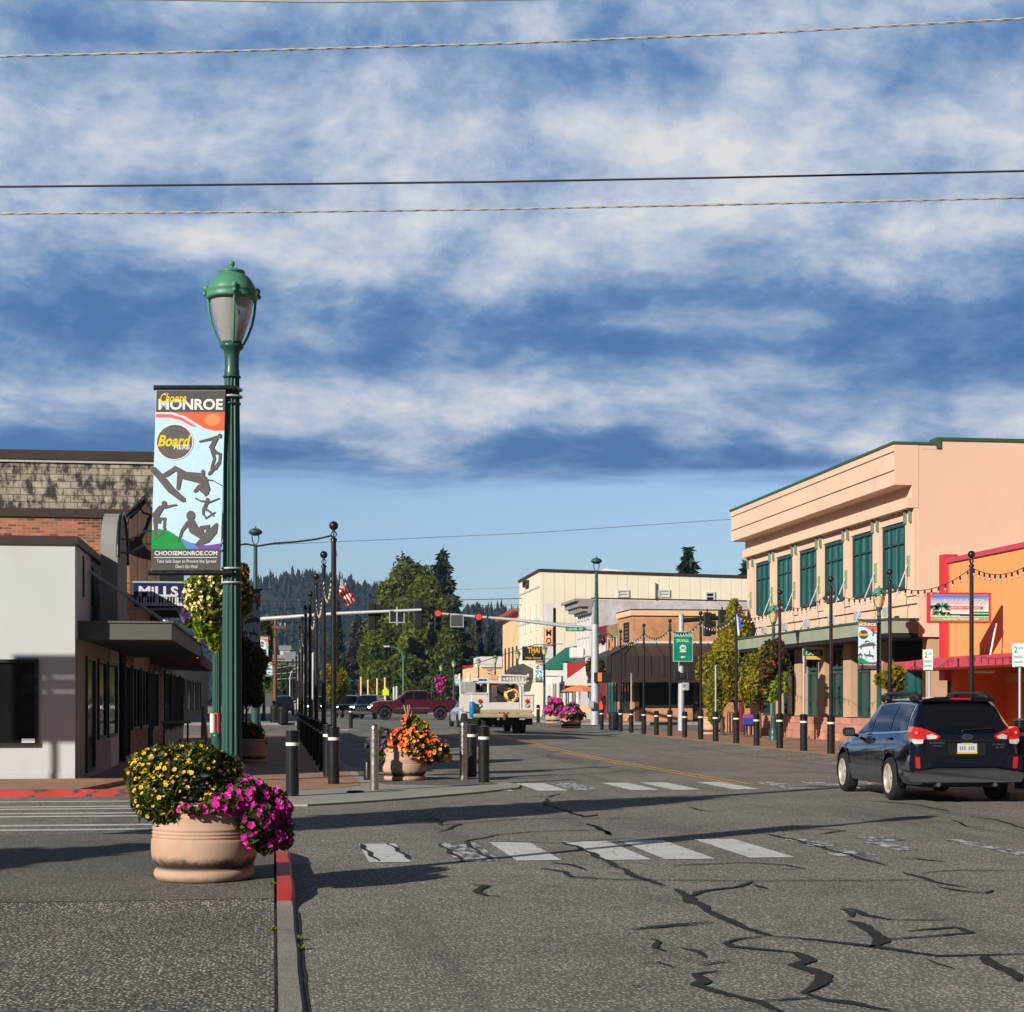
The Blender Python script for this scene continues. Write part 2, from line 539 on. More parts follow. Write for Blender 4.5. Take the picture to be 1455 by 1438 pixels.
M['pale_conc'] = aggregate_mat('pale_concrete', (0.33, 0.32, 0.285), (0.27, 0.26, 0.23), (0.42, 0.40, 0.36), 60.0, 0.15, 0.9, 0.2, 0.5)
M['gutter'] = aggregate_mat('gutter_stone', (0.17, 0.16, 0.135), (0.10, 0.095, 0.08), (0.40, 0.38, 0.33), 9.0, 0.3, 0.9, 0.6, 0.7)
M['earth'] = mat('earth', (0.10, 0.10, 0.07), 0.95, 0, 0.3, 0.05)
M['seal'] = mat('crack_sealant', (0.016, 0.016, 0.017), 0.8, 0, 0.2, 6, 0.15, 40)
M['paver'] = brick_mat('paver', (0.46, 0.245, 0.15), (0.37, 0.19, 0.12), (0.24, 0.18, 0.14), 0.21, 0.105, 0.008)
# pavers lie flat: feed the brick pattern with plain x, y
_t = M['paver'].node_tree
for nd in list(_t.nodes):
 if nd.type == 'TEX_BRICK':
  co = [x for x in _t.nodes if x.type == 'TEX_COORD'][0]
  _t.links.new(co.outputs['Object'], nd.inputs['Vector'])
def paint_mat(name, col, wear=0.5, rough=0.6, st=(5.0, 1.5, 1.0)):
 """road paint worn through to the asphalt"""
 m = bpy.data.materials.new(name)
 m.use_nodes = True
 t = m.node_tree
 gg = G(t)
 b = t.nodes['Principled BSDF']
 b.inputs['Roughness'].default_value = rough
 co = gg.n('ShaderNodeTexCoord').outputs['Object']
 n = gg.noise(gg.n('ShaderNodeVectorMath', {0: co, 1: st}, operation='MULTIPLY').outputs[0], 2.0, 8.0, 0.72)
 sp = gg.noise(co, 60.0, 3.0, 0.6)
 a = gg.ramp(gg.m('ADD', n, gg.m('MULTIPLY', gg.m('SUBTRACT', sp, 0.5), 0.25)), wear, wear + 0.04)
 n2 = gg.noise(co, 2.0, 4.0, 0.6)
 c = gg.n('ShaderNodeHueSaturation', {'Color': tuple(col) + (1,), 'Value': gg.n('ShaderNodeMapRange', {0: n2, 1: 0.3, 2: 0.7, 3: 0.85, 4: 1.08}).outputs[0]}).outputs[0]
 c = gg.mix(a, (0.075, 0.072, 0.067), c)
 t.links.new(c, b.inputs['Base Color'])
 return m
M['mark_white'] = paint_mat('road_white', (0.66, 0.65, 0.63), 0.36)
M['mark_worn'] = paint_mat('road_white_worn', (0.60, 0.59, 0.57), 0.49)
M['mark_yellow'] = paint_mat('road_yellow', (0.62, 0.34, 0.055), 0.38)
M['kerb_red'] = paint_mat('kerb_red', (0.60, 0.042, 0.03), 0.30)
M['kerb_red_worn'] = paint_mat('kerb_red_worn', (0.58, 0.06, 0.05), 0.455, .6, (1.6, 1.6, 3.0))
# one ground sheet to the horizon, then the asphalt of both streets over it
grid('ground', [-4000, -300, 300, 4000], [-200, 140, 600, 6000], lambda x, y: -0.06 if y < 200 else 0.1, M['earth'])
xs = [-45, -20, -8] + list(np.arange(-4, 22.1, 1.0)) + [30, 60]
ys = [-6, 0, 6, 12, 18, 24, 30, 36, 42, 46, 50, 54, 58, 62, 66, 70, 75, 80, 84, 88, 92, 96, 100, 110, 130, 180, 260, 400]
grid('road', xs, ys, lambda x, y: road_z(x, y), M['asphalt'])
# near pavement (raised corner with a dropped kerb towards the camera)
def near_z(x, y):
 return 0.012 + 0.108 * sstep(13.1, 14.3, y) - 0.105 * sstep(17.4, 19.4, y) * sstep(-1.2, 0.2, x)
JY = 13.55
ysA = [-2, 2, 5, 8, 10, 11.5, 12.6, 13.1, 13.3, JY]
xsA = [-30, -12, -6, -3, -1.5, -0.6, 0.005]
grid('sidewalk', xsA, ysA, near_z, M['coarse'])
ysB = [JY + 0.015, 13.8, 14.1, 14.4, 15, 16, 17, 17.5, 18, 18.6, 19.4]
grid('pavement', xsA, ysB, near_z, M['old_asphalt'])
jb = MB()
jb.box((-30, JY - 0.004, 0.0), (0.0, JY + 0.019, near_z(0, JY) - 0.006))
struct('pavement_joint', jb, M['dark_inside'])
def kerb_run(name, pts, w, zf, mt, base=-0.03):
 """kerb of width w along pts (right-hand edge), bevelled top"""
 mb = MB()
 k = len(pts)
 rows = []
 for i, p in enumerate(pts):
  a, b = Vector(pts[max(0, i - 1)]), Vector(pts[min(k - 1, i + 1)])
  t = (b - a).normalized()
  nrm = Vector((-t.y, t.x))
  z = zf(*p)
  p = Vector(p)
  jt = random.uniform(-0.008, 0.008)
  rows.append([(p.x, p.y, base), (p.x + nrm.x * (0.006 + jt), p.y, z - 0.03), (p.x + nrm.x * (0.03 + jt), p.y + nrm.y * 0.03, z),
                     (p.x + nrm.x * w, p.y + nrm.y * w, z + 0.003), (p.x + nrm.x * w, p.y + nrm.y * w, base)])
 vs = [q for r in rows for q in r]
 fs = [(i * 5 + j, i * 5 + j + 1, (i + 1) * 5 + j + 1, (i + 1) * 5 + j) for i in range(k - 1) for j in range(4)]
 fs = [f[::-1] for f in fs]
 mb.add(vs, fs)
 mb.add(rows[0], [(0, 1, 2, 3, 4)])
 mb.add(rows[-1], [(4, 3, 2, 1, 0)])
 o = mb.build(name, mt)
 o['kind'] = 'structure'
 return o
kz = lambda x, y: near_z(x, y) + 0.01 if y < 16 else near_z(0.1, y) + 0.004
kerb_run('kerb', [(0.165, y) for y in (-2, 1, 3, 5, 6.5, 8, 9, 10, 11, 12, 12.7, 13.2, 13.42)], 0.14, kz, M['kerb_conc'])
kerb_run('kerb', [(0.165, y) for y in (13.44, 13.8, 14.1, 14.5, 15.0, 15.5, 16, 16.5, 16.9)], 0.14, kz, M['kerb_red'])
kerb_run('kerb', [(0.165, 16.92), (0.15, 17.4), (0.05, 18.0), (-0.2, 18.7), (-0.6, 19.2), (-1.2, 19.5), (-2.5, 19.6), (-5, 19.6)], 0.14, kz, M['kerb_conc'])
kerb_run('kerb', [(-4.6, 19.62), (-30, 19.62)], 0.14, lambda x, y: 0.13, M['kerb_red_worn'])
gm = MB()                                                   # dirt-filled gaps both sides of the kerb
for x0, w in ((0.006, 0.012), (0.168, 0.016)):
 pts = [(x0 + random.uniform(-0.005, 0.008), y, 0) for y in np.arange(4, 13.2, 0.3)]
 for a, b in zip(pts[:-1], pts[1:]):
  z0, z1 = near_z(0, a[1]) + 0.004, near_z(0, b[1]) + 0.004
  if x0 > 0.1:
   z0 = z1 = 0.004
  gm.add([(a[0], a[1], z0), (a[0] + w, a[1], z0), (b[0] + w, b[1], z1), (b[0], b[1], z1)], [(0, 1, 2, 3)])
struct('kerb_gap', gm, M['dark_inside'])
# far left corner: flush bulb-out with a pale concrete lip, pavers behind
def flat(name, pts, z, mt, th=0.2):
 mb = MB()
 mb.extr([(x, y, z - th) for x, y in pts], (0, 0, th))
 return struct(name, mb, mt)
bulb = [(-40, 29.45), (-2.4, 29.45), (-1.2, 28.6), (-0.5, 27.4), (-0.1, 26.4), (0.5, 26.2), (1.3, 26.9), (2.3, 28.0), (3.4, 29.4), (4.3, 30.9), (4.5, 32.0), (4.3, 33.4),
  (3.5, 35.2), (2.6, 37), (2.0, 39), (1.75, 42), (1.75, 82), (-40, 82)]
flat('sidewalk', bulb, 0.03, M['pale_conc'])
pav = [(-40, 29.6), (-2.3, 29.6), (-0.4, 29.9), (0.5, 30.4), (1.2, 31.2), (1.55, 32.0), (1.6, 33), (1.55, 81.9), (-40, 81.9)]
flat('brick_paving', pav, 0.036, M['paver'], 0.1)
patch = [(2.0, 32.2), (3.2, 31.6), (4.1, 32.1), (4.1, 33.2), (3.3, 35.0), (2.3, 37.0), (1.8, 39), (1.75, 36)]
flat('pavement_patch', patch, 0.037, M['old_asphalt'], 0.05)
kerb_run('kerb', [(-2.3, 29.35), (-40, 29.35)][::-1], 0.16, lambda x, y: 0.115, M['kerb_red_worn'])
flat('sidewalk', [(-40, 29.6), (-3.2, 29.6), (-2.6, 33.8), (-40, 33.8)], 0.11, M['paver'], 0.07)
# right side: gutter strip, then paver pavement
def rx(y):
 return 14.85 + 0.55 * sstep(46, 66, y) + 0.9 * sstep(64, 82, y)
gys = [30, 34, 38, 42, 46, 50, 54, 58, 62, 66, 70, 74, 78, 82]
mb = MB()
vs = []
for y in gys:
 vs += [(rx(y) - 1.5, y, road_z(rx(y) - 1.5, y) + 0.006), (rx(y) - 0.35, y, 0.09), (rx(y) - 0.02, y, 0.125)]
mb.add(vs, [(3 * i + j, 3 * i + j + 1, 3 * i + j + 4, 3 * i + j + 3) for i in range(len(gys) - 1) for j in range(2)], 0, True)
struct('gutter', mb, M['gutter'])
flat('sidewalk', [(rx(y), y) for y in gys] + [(60, 82), (60, 30)], 0.13, M['paver'])
flat('sidewalk', [(11.4, 26.2), (12.0, 25.6), (60, 25.6), (60, 29.95), (14.8, 29.95), (13.2, 29.9), (12.0, 28.6)], 0.13, M['paver'])
# beyond the intersection
flat('sidewalk', [(16.6, 97), (60, 97), (60, 400), (16.6, 400)], 0.38, M['pale_conc'])
flat('sidewalk', [(1.6, 98), (1.6, 400), (-60, 400), (-60, 98)], 0.38, M['pale_conc'])
# ------------------------------------------------------------------ painted markings
def quadmark(pts, mt, name='road_marking', dz=0.005):
 mb = MB()
 mb.poly([(x, y, road_z(x, y) + dz) for x, y in pts])
 return struct(name, mb, mt)
def bar_x(px, yw):
 return onY(px, 1000, yw).x
for px, wear, y0, y1, w in ((545, 0, 16.95, 19.15, .40), (665, 1, 16.95, 19.15, .42), (745, 0, 16.95, 19.2, .44), (860, 0, 16.9, 19.2, .50), (946, 0, 16.9, 19.25, .50), (1058, 0, 16.95, 19.3, .46),
       (1176, 1, 17.0, 17.7, .42), (1180, 1, 18.2, 19.2, .3), (1272, 1, 17.6, 18.7, .22), (1398, 1, 16.9, 18.9, .22), (1300, 1, 18.8, 19.4, .4)):
 x = bar_x(px, 18.0)
 w /= 2
 quadmark([(x - w, y0), (x + w, y0), (x + w, y1), (x - w, y1)], M['mark_worn' if wear else 'mark_white'])
for px, wear, w in ((515, 1, .5), (580, 1, .5), (648, 0, .5), (699, 0, .52), (774, 0, .54), (822, 1, .5), (900, 0, .5), (958, 0, .5), (1041, 0, .48), (1120, 1, .5), (1190, 1, .5), (1265, 1, .5), (1340, 0, .5), (1410, 0, .5), (1470, 0, .5)):
 x = bar_x(px, 31.2)
 y0 = 30.2 if px > 690 else 30.0 - (690 - px) * 0.011
 y1 = 33.0 if px > 740 else y0 + 1.0
 w /= 2
 quadmark([(x - w, y0), (x + w, y0), (x + w, y1), (x - w, y1)], M['mark_worn' if wear else 'mark_white'])
for y, x0 in ((27.9, -4.2), (26.55, -4.5), (26.0, -4.5), (24.95, -4.9), (24.3, -4.9), (22.55, -5.3), (21.75, -5.3)):
 w = 0.13
 quadmark([(x0, y - w), (-0.55, y - w), (-0.55, y + w), (x0, y + w)], M['mark_white'])
for dx in (-0.13, 0.13):
 mb = MB()
 ys_ = list(np.arange(32.2, 79, 2.0))
 vs = []
 for y in ys_:
  xc = 8.75 + dx - 0.25 * sstep(32, 70, y)
  vs += [(xc - 0.055, y, road_z(xc, y) + 0.006), (xc + 0.055, y, road_z(xc, y) + 0.006)]
 mb.add(vs, [(2 * i, 2 * i + 1, 2 * i + 3, 2 * i + 2) for i in range(len(ys_) - 1)])
 struct('lane_line', mb, M['mark_yellow'])
quadmark([(2.2, 80.2), (8.2, 80.2), (8.2, 80.8), (2.2, 80.8)], M['mark_white'])
quadmark([(1.5, 121.5), (16, 121.5), (16, 122.6), (1.5, 122.6)], M['mark_white'], dz=0.012)
quadmark([(2.5, 86.0), (3.7, 86.0), (3.7, 88), (2.5, 88)], M['mark_white'], dz=0.012)
# ------------------------------------------------------------------ sealed cracks, traced on the road
r3 = lambda x, y: (800 + x * .4502, 1220 + y * .4502)
r2 = lambda x, y: (800 + x * .4502, 1080 + y * .4502)
r5 = lambda x, y: (400 + x * .3436, 1080 + y * .3436)
rz = lambda x, y: (380 + x * .739, 1080 + y * .739)
CR = [
 (r2, 1.0, [(0, 262), (60, 282), (165, 335), (240, 375), (325, 398)]),
 (r3, 1.5, [(345, 98), (380, 112), (400, 122), (397, 137), (440, 152), (495, 190), (560, 212), (640, 246)]),
 (r3, .7, [(640, 248), (760, 255), (860, 265), (1000, 283), (1100, 300), (1180, 310), (1300, 306), (1455, 304)]),
 (r3, 1.0, [(640, 248), (560, 257), (507, 270), (530, 281), (640, 291), (735, 298)]),
 (r3, 1.9, [(735, 298), (768, 325), (735, 340), (790, 355), (832, 370), (800, 400), (760, 430)]),
 (r3, 1.0, [(760, 430), (820, 450), (900, 458), (1040, 482)]),
 (r3, 1.2, [(490, 358), (425, 368), (440, 390), (412, 402), (480, 422), (560, 440), (620, 455), (680, 490)]),
 (r3, .6, [(620, 455), (700, 448), (780, 440)]),
 (r3, 1.1, [(395, 122), (430, 108), (540, 92), (600, 75)]),
 (r3, .35, [(0, 62), (270, 70), (600, 72), (900, 71), (1160, 70)]),
 (r3, 1.1, [(873, 160), (915, 163), (960, 180), (1030, 195)]),
 (r3, .5, [(1030, 195), (1130, 196), (1240, 193)]),
 (r3, 1.5, [(880, 161), (915, 170), (905, 186)]),
 (r3, 1.5, [(892, 198), (940, 212), (985, 235), (1000, 262), (975, 283)]),
 (r3, .6, [(1000, 258), (1100, 250), (1200, 245), (1300, 237), (1240, 220), (1090, 232)]),
 (r3, 1.7, [(1325, 308), (1350, 328), (1410, 362), (1432, 390)]),
 (r3, .7, [(215, 225), (350, 210), (480, 203)]),
 (r3, .5, [(215, 225), (350, 216), (470, 207)]),
 (r3, .9, [(1075, 45), (1130, 62), (1170, 75), (1270, 92)]),
 (r3, .6, [(1180, 92), (1250, 103), (1330, 110), (1355, 102)]),
 (r3, .4, [(1120, 48), (1250, 38), (1455, 40)]),
 (r3, 1.0, [(280, 255), (310, 265), (285, 285), (315, 295)]),
 (r3, .8, [(375, 285), (420, 295), (440, 315)]),
 (r3, .6, [(250, 335), (300, 330), (350, 345)]),
 (r3, .6, [(1150, 320), (1190, 335), (1235, 350)]),
 (r3, .5, [(440, 340), (530, 326)]),
 (r3, .6, [(215, 408), (245, 406)]),
 (r3, 1.0, [(610, 85), (640, 97)]),
 (r2, .8, [(75, 205), (112, 213), (150, 238)]),
 (r2, .7, [(640, 235), (720, 250), (830, 282), (900, 300), (1012, 333)]),
 (r2, .5, [(0, 160), (60, 180), (110, 172)]),
 (r2, .6, [(1230, 190), (1275, 210), (1330, 212)]),
 (r2, .5, [(1295, 180), (1370, 190), (1455, 217)]),
 (r2, .5, [(900, 128), (1000, 132), (1100, 140), (1215, 162)]),
 (r2, .4, [(350, 335), (560, 325), (700, 333), (770, 345), (640, 348)]),
 (r2, .4, [(690, 225), (800, 218), (890, 224), (800, 236)]),
 (r2, .5, [(1020, 312), (1110, 312), (1205, 323)]),
 (r2, .5, [(390, 148), (440, 160), (470, 165)]),
 (r5, 1.0, [(1265, 265), (1310, 285), (1365, 312)]),
 (r5, .6, [(1030, 150), (1100, 155), (1150, 140)]),
 (r5, .9, [(1100, 160), (1088, 185), (1170, 210), (1250, 235), (1310, 228)]),
 (r5, .5, [(560, 232), (650, 245), (662, 270), (740, 266), (660, 298)]),
 (r5, .5, [(760, 338), (900, 310), (1030, 298), (1300, 290)]),
 (r5, .6, [(755, 338), (810, 380), (872, 415)]),
 (r5, .6, [(655, 350), (700, 385), (755, 420)]),
 (r5, .6, [(325, 350), (365, 390), (400, 420)]),
 (r5, .5, [(440, 346), (490, 380), (530, 412)]),
 (r5, .7, [(1065, 450), (1180, 465), (1195, 485), (1300, 488)]),
 (r5, .8, [(1120, 425), (1190, 435), (1270, 460)]),
 (r5, .4, [(290, 262), (430, 268), (560, 250), (740, 262), (1000, 245)]),
 (r5, .35, [(700, 232), (1000, 245), (1455, 240)]),
 (r5, .4, [(880, 340), (1150, 345), (1455, 322)]),
 (r5, .5, [(190, 175), (265, 165)]),
 (rz, .8, [(385, 240), (425, 243), (398, 255), (420, 262), (455, 263)]),
 (rz, .7, [(535, 245), (560, 243)]),
]
cb = MB()
for fn, wd, pl in CR:
 P = [gnd(*fn(*p), 0.0) for p in pl]
 dense = []
 for a, b in zip(P[:-1], P[1:]):
  k = max(2, int((b - a).length / 0.07))
  for i in range(k):
   dense.append(a.lerp(b, i / k))
 dense.append(P[-1])
 ph = random.uniform(0, 99)
 rows = []
 n = len(dense)
 for i, p in enumerate(dense):
  t = (dense[min(i + 1, n - 1)] - dense[max(i - 1, 0)])
  t.z = 0
  t.normalize()
  nr = Vector((-t.y, t.x, 0))
  w = 0.034 * wd ** 0.6 * (1 + 0.35 * math.sin(i * 0.31 + ph) * math.sin(i * 0.127 + ph * 2) + random.uniform(-.16, .16))
  w *= min(1, 0.35 + min(i, n - 1 - i) * 0.2)
  off = nr * (random.uniform(-1, 1) * 0.006 + 0.016 * math.sin(i * 0.5 + ph))
  rows += [p + off - nr * w, p + off + nr * w]
 rows = [(q.x, q.y, road_z(q.x, q.y) + 0.009) for q in rows]
 cb.add(rows, [(2 * i, 2 * i + 1, 2 * i + 3, 2 * i + 2) for i in range(n - 1)])
struct('road_crack', cb, M['seal'])
# ------------------------------------------------------------------ hills and the forest on them
def ridge(px_list, d, X0=None):
 xs_, zs_ = [], []
 for px, py in px_list:
  v = at(px, py, d)
  xs_.append(px)
  zs_.append(v.z)
 return xs_, zs_
HILLS = [  # ridge line in the picture, distance, depth of slope
 ([(-900, 900), (-300, 870), (0, 850), (200, 838), (345, 832), (365, 829), (400, 823), (425, 818), (445, 819), (470, 827), (500, 829), (530, 838), (560, 850), (600, 868), (680, 890), (900, 940), (1400, 960)], 1450, 700),
 ([(300, 960), (500, 930), (580, 895), (640, 868), (670, 862), (700, 866), (740, 872), (800, 885), (900, 905), (1100, 915), (1500, 905), (2300, 930)], 1000, 420),
]
M['hill'] = mat('hill_ground', (0.012, 0.020, 0.014), 0.95, 0, 0.3, 0.01)
M['forest'] = leaf_mat('forest_needles', (0.006, 0.014, 0.013), (0.018, 0.030, 0.021), 0.1, 0.8, 0.012)
fv, ff = [], []
def hill_height(pts, d, depth, az, dist):
 z = np.interp(az, [p[0] for p in pts], [at(p[0], p[1], d).z for p in pts]) - 11.0
 k = (d - dist) / depth
 return z * max(0.0, 1 - k * k) if k > 0 else z * max(0, 1 + k * 0.8)
for pts, d, depth in HILLS:
 azs = np.linspace(pts[0][0], pts[-1][0], 90)
 ds = np.linspace(d - depth, d + 160, 24)
 mb = MB()
 vs = []
 for dd in ds:
  for a in azs:
   v = at(a, HY, dd)
   h = hill_height(pts, d, depth, a, dd)
   h += 6 * math.sin(a * 0.013 + dd * 0.01) * min(1, max(0, (dd - d + depth) / depth)) * (1 if dd < d - 40 else 0)
   vs.append((v.x, v.y, h))
 n = len(azs)
 mb.add(vs, [(j * n + i, j * n + i + 1, (j + 1) * n + i + 1, (j + 1) * n + i) for j in range(len(ds) - 1) for i in range(n - 1)], 0, True)
 struct('hill', mb, M['hill'])
 # conifers over the visible sector
 for _ in range(3600):
  a = rng.uniform(pts[0][0] * 0.4 + 100, min(1250, pts[-1][0]))
  dd = d - depth * 0.95 * rng.random() ** 1.25
  if rng.random() < 0.22:
   dd = d + rng.uniform(-12, 12)
  h0 = hill_height(pts, d, depth, a, dd)
  c = at(a, HY, dd)
  ht = rng.uniform(6.5, 13) * (1.15 if rng.random() < .15 else 1)
  r0 = ht * rng.uniform(0.17, 0.26)
  broad = rng.random() < 0.28
  for tier in range(4):
   if broad:
    zb, zt, rb = h0 + ht * (0.1 + .16 * tier), h0 + ht * (.42 + .16 * tier), r0 * 1.5 * (1 - .12 * tier)
   else:
    zb, zt, rb = h0 + ht * (0.12 + .2 * tier), h0 + ht * (.46 + .18 * tier), r0 * (1 - .23 * tier)
   b = len(fv)
   w0 = rng.uniform(0, 6.28)
   for j in range(7):
    w = w0 + j * 6.283 / 7
    rr = rb * rng.uniform(.6, 1.15)
    fv.append((c.x + rr * math.cos(w), c.y + rr * math.sin(w), zb + rng.uniform(-.06, .06) * ht))
   fv.append((c.x, c.y, zt))
   for j in range(7):
    ff.append((b + j, b + (j + 1) % 7, b + 7))
mb = MB()
mb.raw(fv, ff)
o = mb.build('forest', M['forest'])
o['kind'] = 'stuff'
o['label'] = 'dark conifer forest covering the far hills behind the town'
o['category'] = 'forest'
# pale far industrial roofs low in the valley
mb = MB()
hz = bpy.data.materials.new('haze_air')
hz.use_nodes = True
hz.node_tree.nodes.clear()
_g = G(hz.node_tree)
pv = _g.n('ShaderNodeVolumePrincipled', {'Color': (0.36, 0.62, 1.0, 1), 'Density': 0.00017, 'Anisotropy': 0.1})
_g.n('ShaderNodeOutputMaterial', {'Volume': pv.outputs[0]})
mb.box((-2600, -60, -1.2), (2600, 1750, 135))
o = mb.build('haze', hz)
o['kind'] = 'stuff'
# ------------------------------------------------------------------ buildings
def win(parent, plane, p, a0, a1, z0, z1, frame, pane, nx=2, nz=1, fw=0.08, dep=0.07, d=-1, splits=None):
 """window on a wall: plane 'X' (wall x=p, facing d along X) or 'Y'. frame is the part, pane its sub-part"""
 mb, mg = MB(), MB()
 def bx(m, u0, u1, w0, w1, t0, t1):
  if plane == 'X':
   m.box((p + d * t0, u0, w0), (p + d * t1, u1, w1))
  else:
   m.box((u0, p + d * t0, w0), (u1, p + d * t1, w1))
 bx(mb, a0, a0 + fw, z0, z1, -.02, dep)
 bx(mb, a1 - fw, a1, z0, z1, -.02, dep)
 bx(mb, a0 + fw, a1 - fw, z0, z0 + fw, -.02, dep)
 bx(mb, a0 + fw, a1 - fw, z1 - fw, z1, -.02, dep)
 for i in range(1, nx):
  u = a0 + (a1 - a0) * i / nx
  bx(mb, u - fw * .35, u + fw * .35, z0 + fw, z1 - fw, 0.005, dep * .8)
 for zz in (splits or [z0 + (z1 - z0) * i / nz for i in range(1, nz)]):
  bx(mb, a0 + fw, a1 - fw, zz - fw * .3, zz + fw * .3, 0.004, dep * .9)
 bx(mg, a0 + fw * .5, a1 - fw * .5, z0 + fw * .5, z1 - fw * .5, -.015, 0.012)
 f = mb.build('window', frame, parent)
 mg.build('pane', pane, f)
 return f
M['glass_dark'] = glass_mat('glass_dark', (0.012, 0.013, 0.015), .06, .35)
M['glass_teal'] = seam_mat('glass_teal', S(44, 108, 106), 0.37, 0.12, 0.35, 0.30, 0.45)
M['glass_shop'] = mat('glass_shop', (0.006, 0.05, 0.042), .2, 0, .3, .5, spec=.25)
M['frame_green'] = mat('frame_green', (0.018, 0.07, 0.06), 0.5, 0, 0.1, 3)
M['frame_dark'] = mat('frame_dark', (0.02, 0.02, 0.02), 0.5, 0, 0.1, 3)
M['frame_white'] = mat('frame_white', (0.6, 0.6, 0.58), 0.6, 0, 0.06, 3)
M['stucco_white'] = mat('stucco_white', (0.60, 0.635, 0.66), 0.9, 0, 0.05, 0.5, 0.12, 40, dirt=((0.52, 0.52, 0.49), 0.9, 0.58, 0.4))
M['stucco_pink'] = mat('stucco_pink', S(230, 198, 174), 0.9, 0, 0.05, 0.35, 0.12, 30, dirt=(S(214, 178, 154), 0.4, 0.58, 0.5))
M['stucco_groove'] = mat('stucco_groove', S(150, 110, 90), 0.9, 0, 0.1, 2)
M['corbel'] = mat('corbel_green', S(116, 132, 112), 0.7, 0, 0.1, 2)
M['coping_green'] = mat('coping_green', S(58, 92, 66), 0.6, 0, 0.1, 2)
M['coping_brown'] = mat('coping_brown', (0.045, 0.03, 0.022), 0.6, 0, 0.2, 2)
M['canopy_sage'] = mat('canopy_sage', S(156, 162, 144), 0.6, 0, 0.16, 0.8, dirt=((0.08, 0.10, 0.07), 0.9, 0.58, 0.5))
M['pier_tan'] = mat('pier_tan', S(196, 164, 136), 0.9, 0, 0.08, 1.5)
M['tile_pink'] = brick_mat('tile_pink', S(208, 150, 128), S(190, 130, 110), S(150, 110, 92), 0.6, 0.3, 0.012)
M['stucco_orange'] = seam_mat('stucco_orange', S(244, 162, 98), 3.2, 0.85, 0.75, 0.006, 0.07)
M['trim_pink'] = mat('trim_pink', S(196, 72, 92), 0.6, 0, 0.12, 1.5)
M['trim_red'] = mat('trim_red', S(205, 58, 66), 0.6, 0, 0.1, 1.5)
M['block_wall'] = brick_mat('weathered_block', (0.47, 0.43, 0.34), (0.33, 0.30, 0.235), (0.17, 0.15, 0.12), 0.40, 0.2, 0.016, stain=((0.014, 0.012, 0.010), 3.0, 0.44), bump=0.5)
M['brick_red'] = brick_mat('brick_red', (0.56, 0.18, 0.085), (0.14, 0.045, 0.028), (0.30, 0.24, 0.19), 0.24, 0.08, 0.012, stain=((0.05, 0.03, 0.025), 1.1, 0.60))
M['brick_orange'] = brick_mat('brick_orange', (0.66, 0.31, 0.145), (0.54, 0.235, 0.105), (0.52, 0.34, 0.22), 0.3, 0.1, 0.012, stain=((0.50, 0.30, 0.17), 0.7, 0.60))
M['brick_tan'] = brick_mat('brick_tan', (0.33, 0.21, 0.09), (0.26, 0.165, 0.07), (0.30, 0.24, 0.14), 0.3, 0.1, 0.012)
M['brick_grey'] = brick_mat('painted_brick_grey', (0.58, 0.58, 0.59), (0.54, 0.54, 0.55), (0.50, 0.50, 0.51), 0.3, 0.1, 0.012, stain=((0.64, 0.64, 0.64), 0.9, 0.62), bump=0.15)
M['siding_cream'] = seam_mat('siding_cream', S(240, 231, 208), 0.85, 0.7, 0.72, 0.06, 0.05)
M['siding_brown'] = seam_mat('metal_brown', (0.040, 0.031, 0.026), 0.72, 0.45, 0.35, 0.05, 0.25)
M['corrugated_brown'] = seam_mat('rusty_corrugated', (0.075, 0.04, 0.022), 0.24, 0.7, 0.45, 0.12, 0.4)
M['mansard_rust'] = mat('mansard_rust', (0.07, 0.035, 0.02), 0.8, 0, 0.5, 1.5)
M['stucco_peach'] = mat('stucco_peach', S(236, 198, 152), 0.9, 0, 0.06, 0.4)
M['rooftile'] = seam_mat('roof_tile_red', (0.32, 0.075, 0.045), 0.35, 0.8, 0.6, 0.2, 0.2)
M['grey_wall'] = mat('grey_wall', (0.30, 0.30, 0.29), 0.85, 0, 0.08, 0.8)
M['grey_canopy'] = mat('grey_canopy', (0.11, 0.108, 0.10), 0.7, 0, 0.15, 0.8)
M['red_wall'] = mat('red_wall', S(198, 40, 44), 0.8, 0, 0.08, 0.5)
M['awning_red'] = mat('awning_red', S(172, 46, 46), 0.8, 0, 0.08, 1)
M['awning_green'] = mat('awning_green', S(28, 108, 88), 0.7, 0, 0.1, 1)
M['awning_dark'] = mat('awning_dark', (0.07, 0.055, 0.055), 0.8, 0, 0.1, 1)
M['burgundy'] = mat('burgundy', S(120, 30, 54), 0.7, 0, 0.1, 1)
# ---- near left: white stucco corner building
Y0 = 33.9
XF = -3.7
b = thing('stucco_building', 'low white stucco corner building with brown roof coping and flat canopy', 'building', (-9, 38, 0.1))
mb = MB()
mb.box((-18, Y0, -.1), (XF, 43.4, 4.5))
mb.build('wall', M['stucco_white'], b)
mb = MB()
mb.box((-18.05, Y0 - .05, 4.5), (XF + .06, 43.4, 4.66))
mb.build('coping', M['coping_brown'], b)
x0 = onY(55, 1000, Y0).x
win(b, 'Y', Y0, x0 - 2.6, x0, 0.72, onY(20, 937, Y0).z, M['frame_dark'], M['glass_dark'], 1, 1, .06, .06)
mb = MB()                                                  # small notice stuck low on the window
mb.box((x0 - .3, Y0 - .085, .78), (x0 - .06, Y0 - .075, .86))
mb.build('notice', M['white'], b)
mb = MB()
mb.box((-18, Y0 - .012, 0.1), (XF, Y0 - .002, 0.22))
mb.build('plinth', M['stucco_white'], b)
mb = MB()                                                  # side facade in grey paint, proud of the wall
mb.box((XF + .001, Y0 + .1, 0), (XF + .03, 41.0, 2.74))
mb.build('side_panel', M['grey_wall'], b)
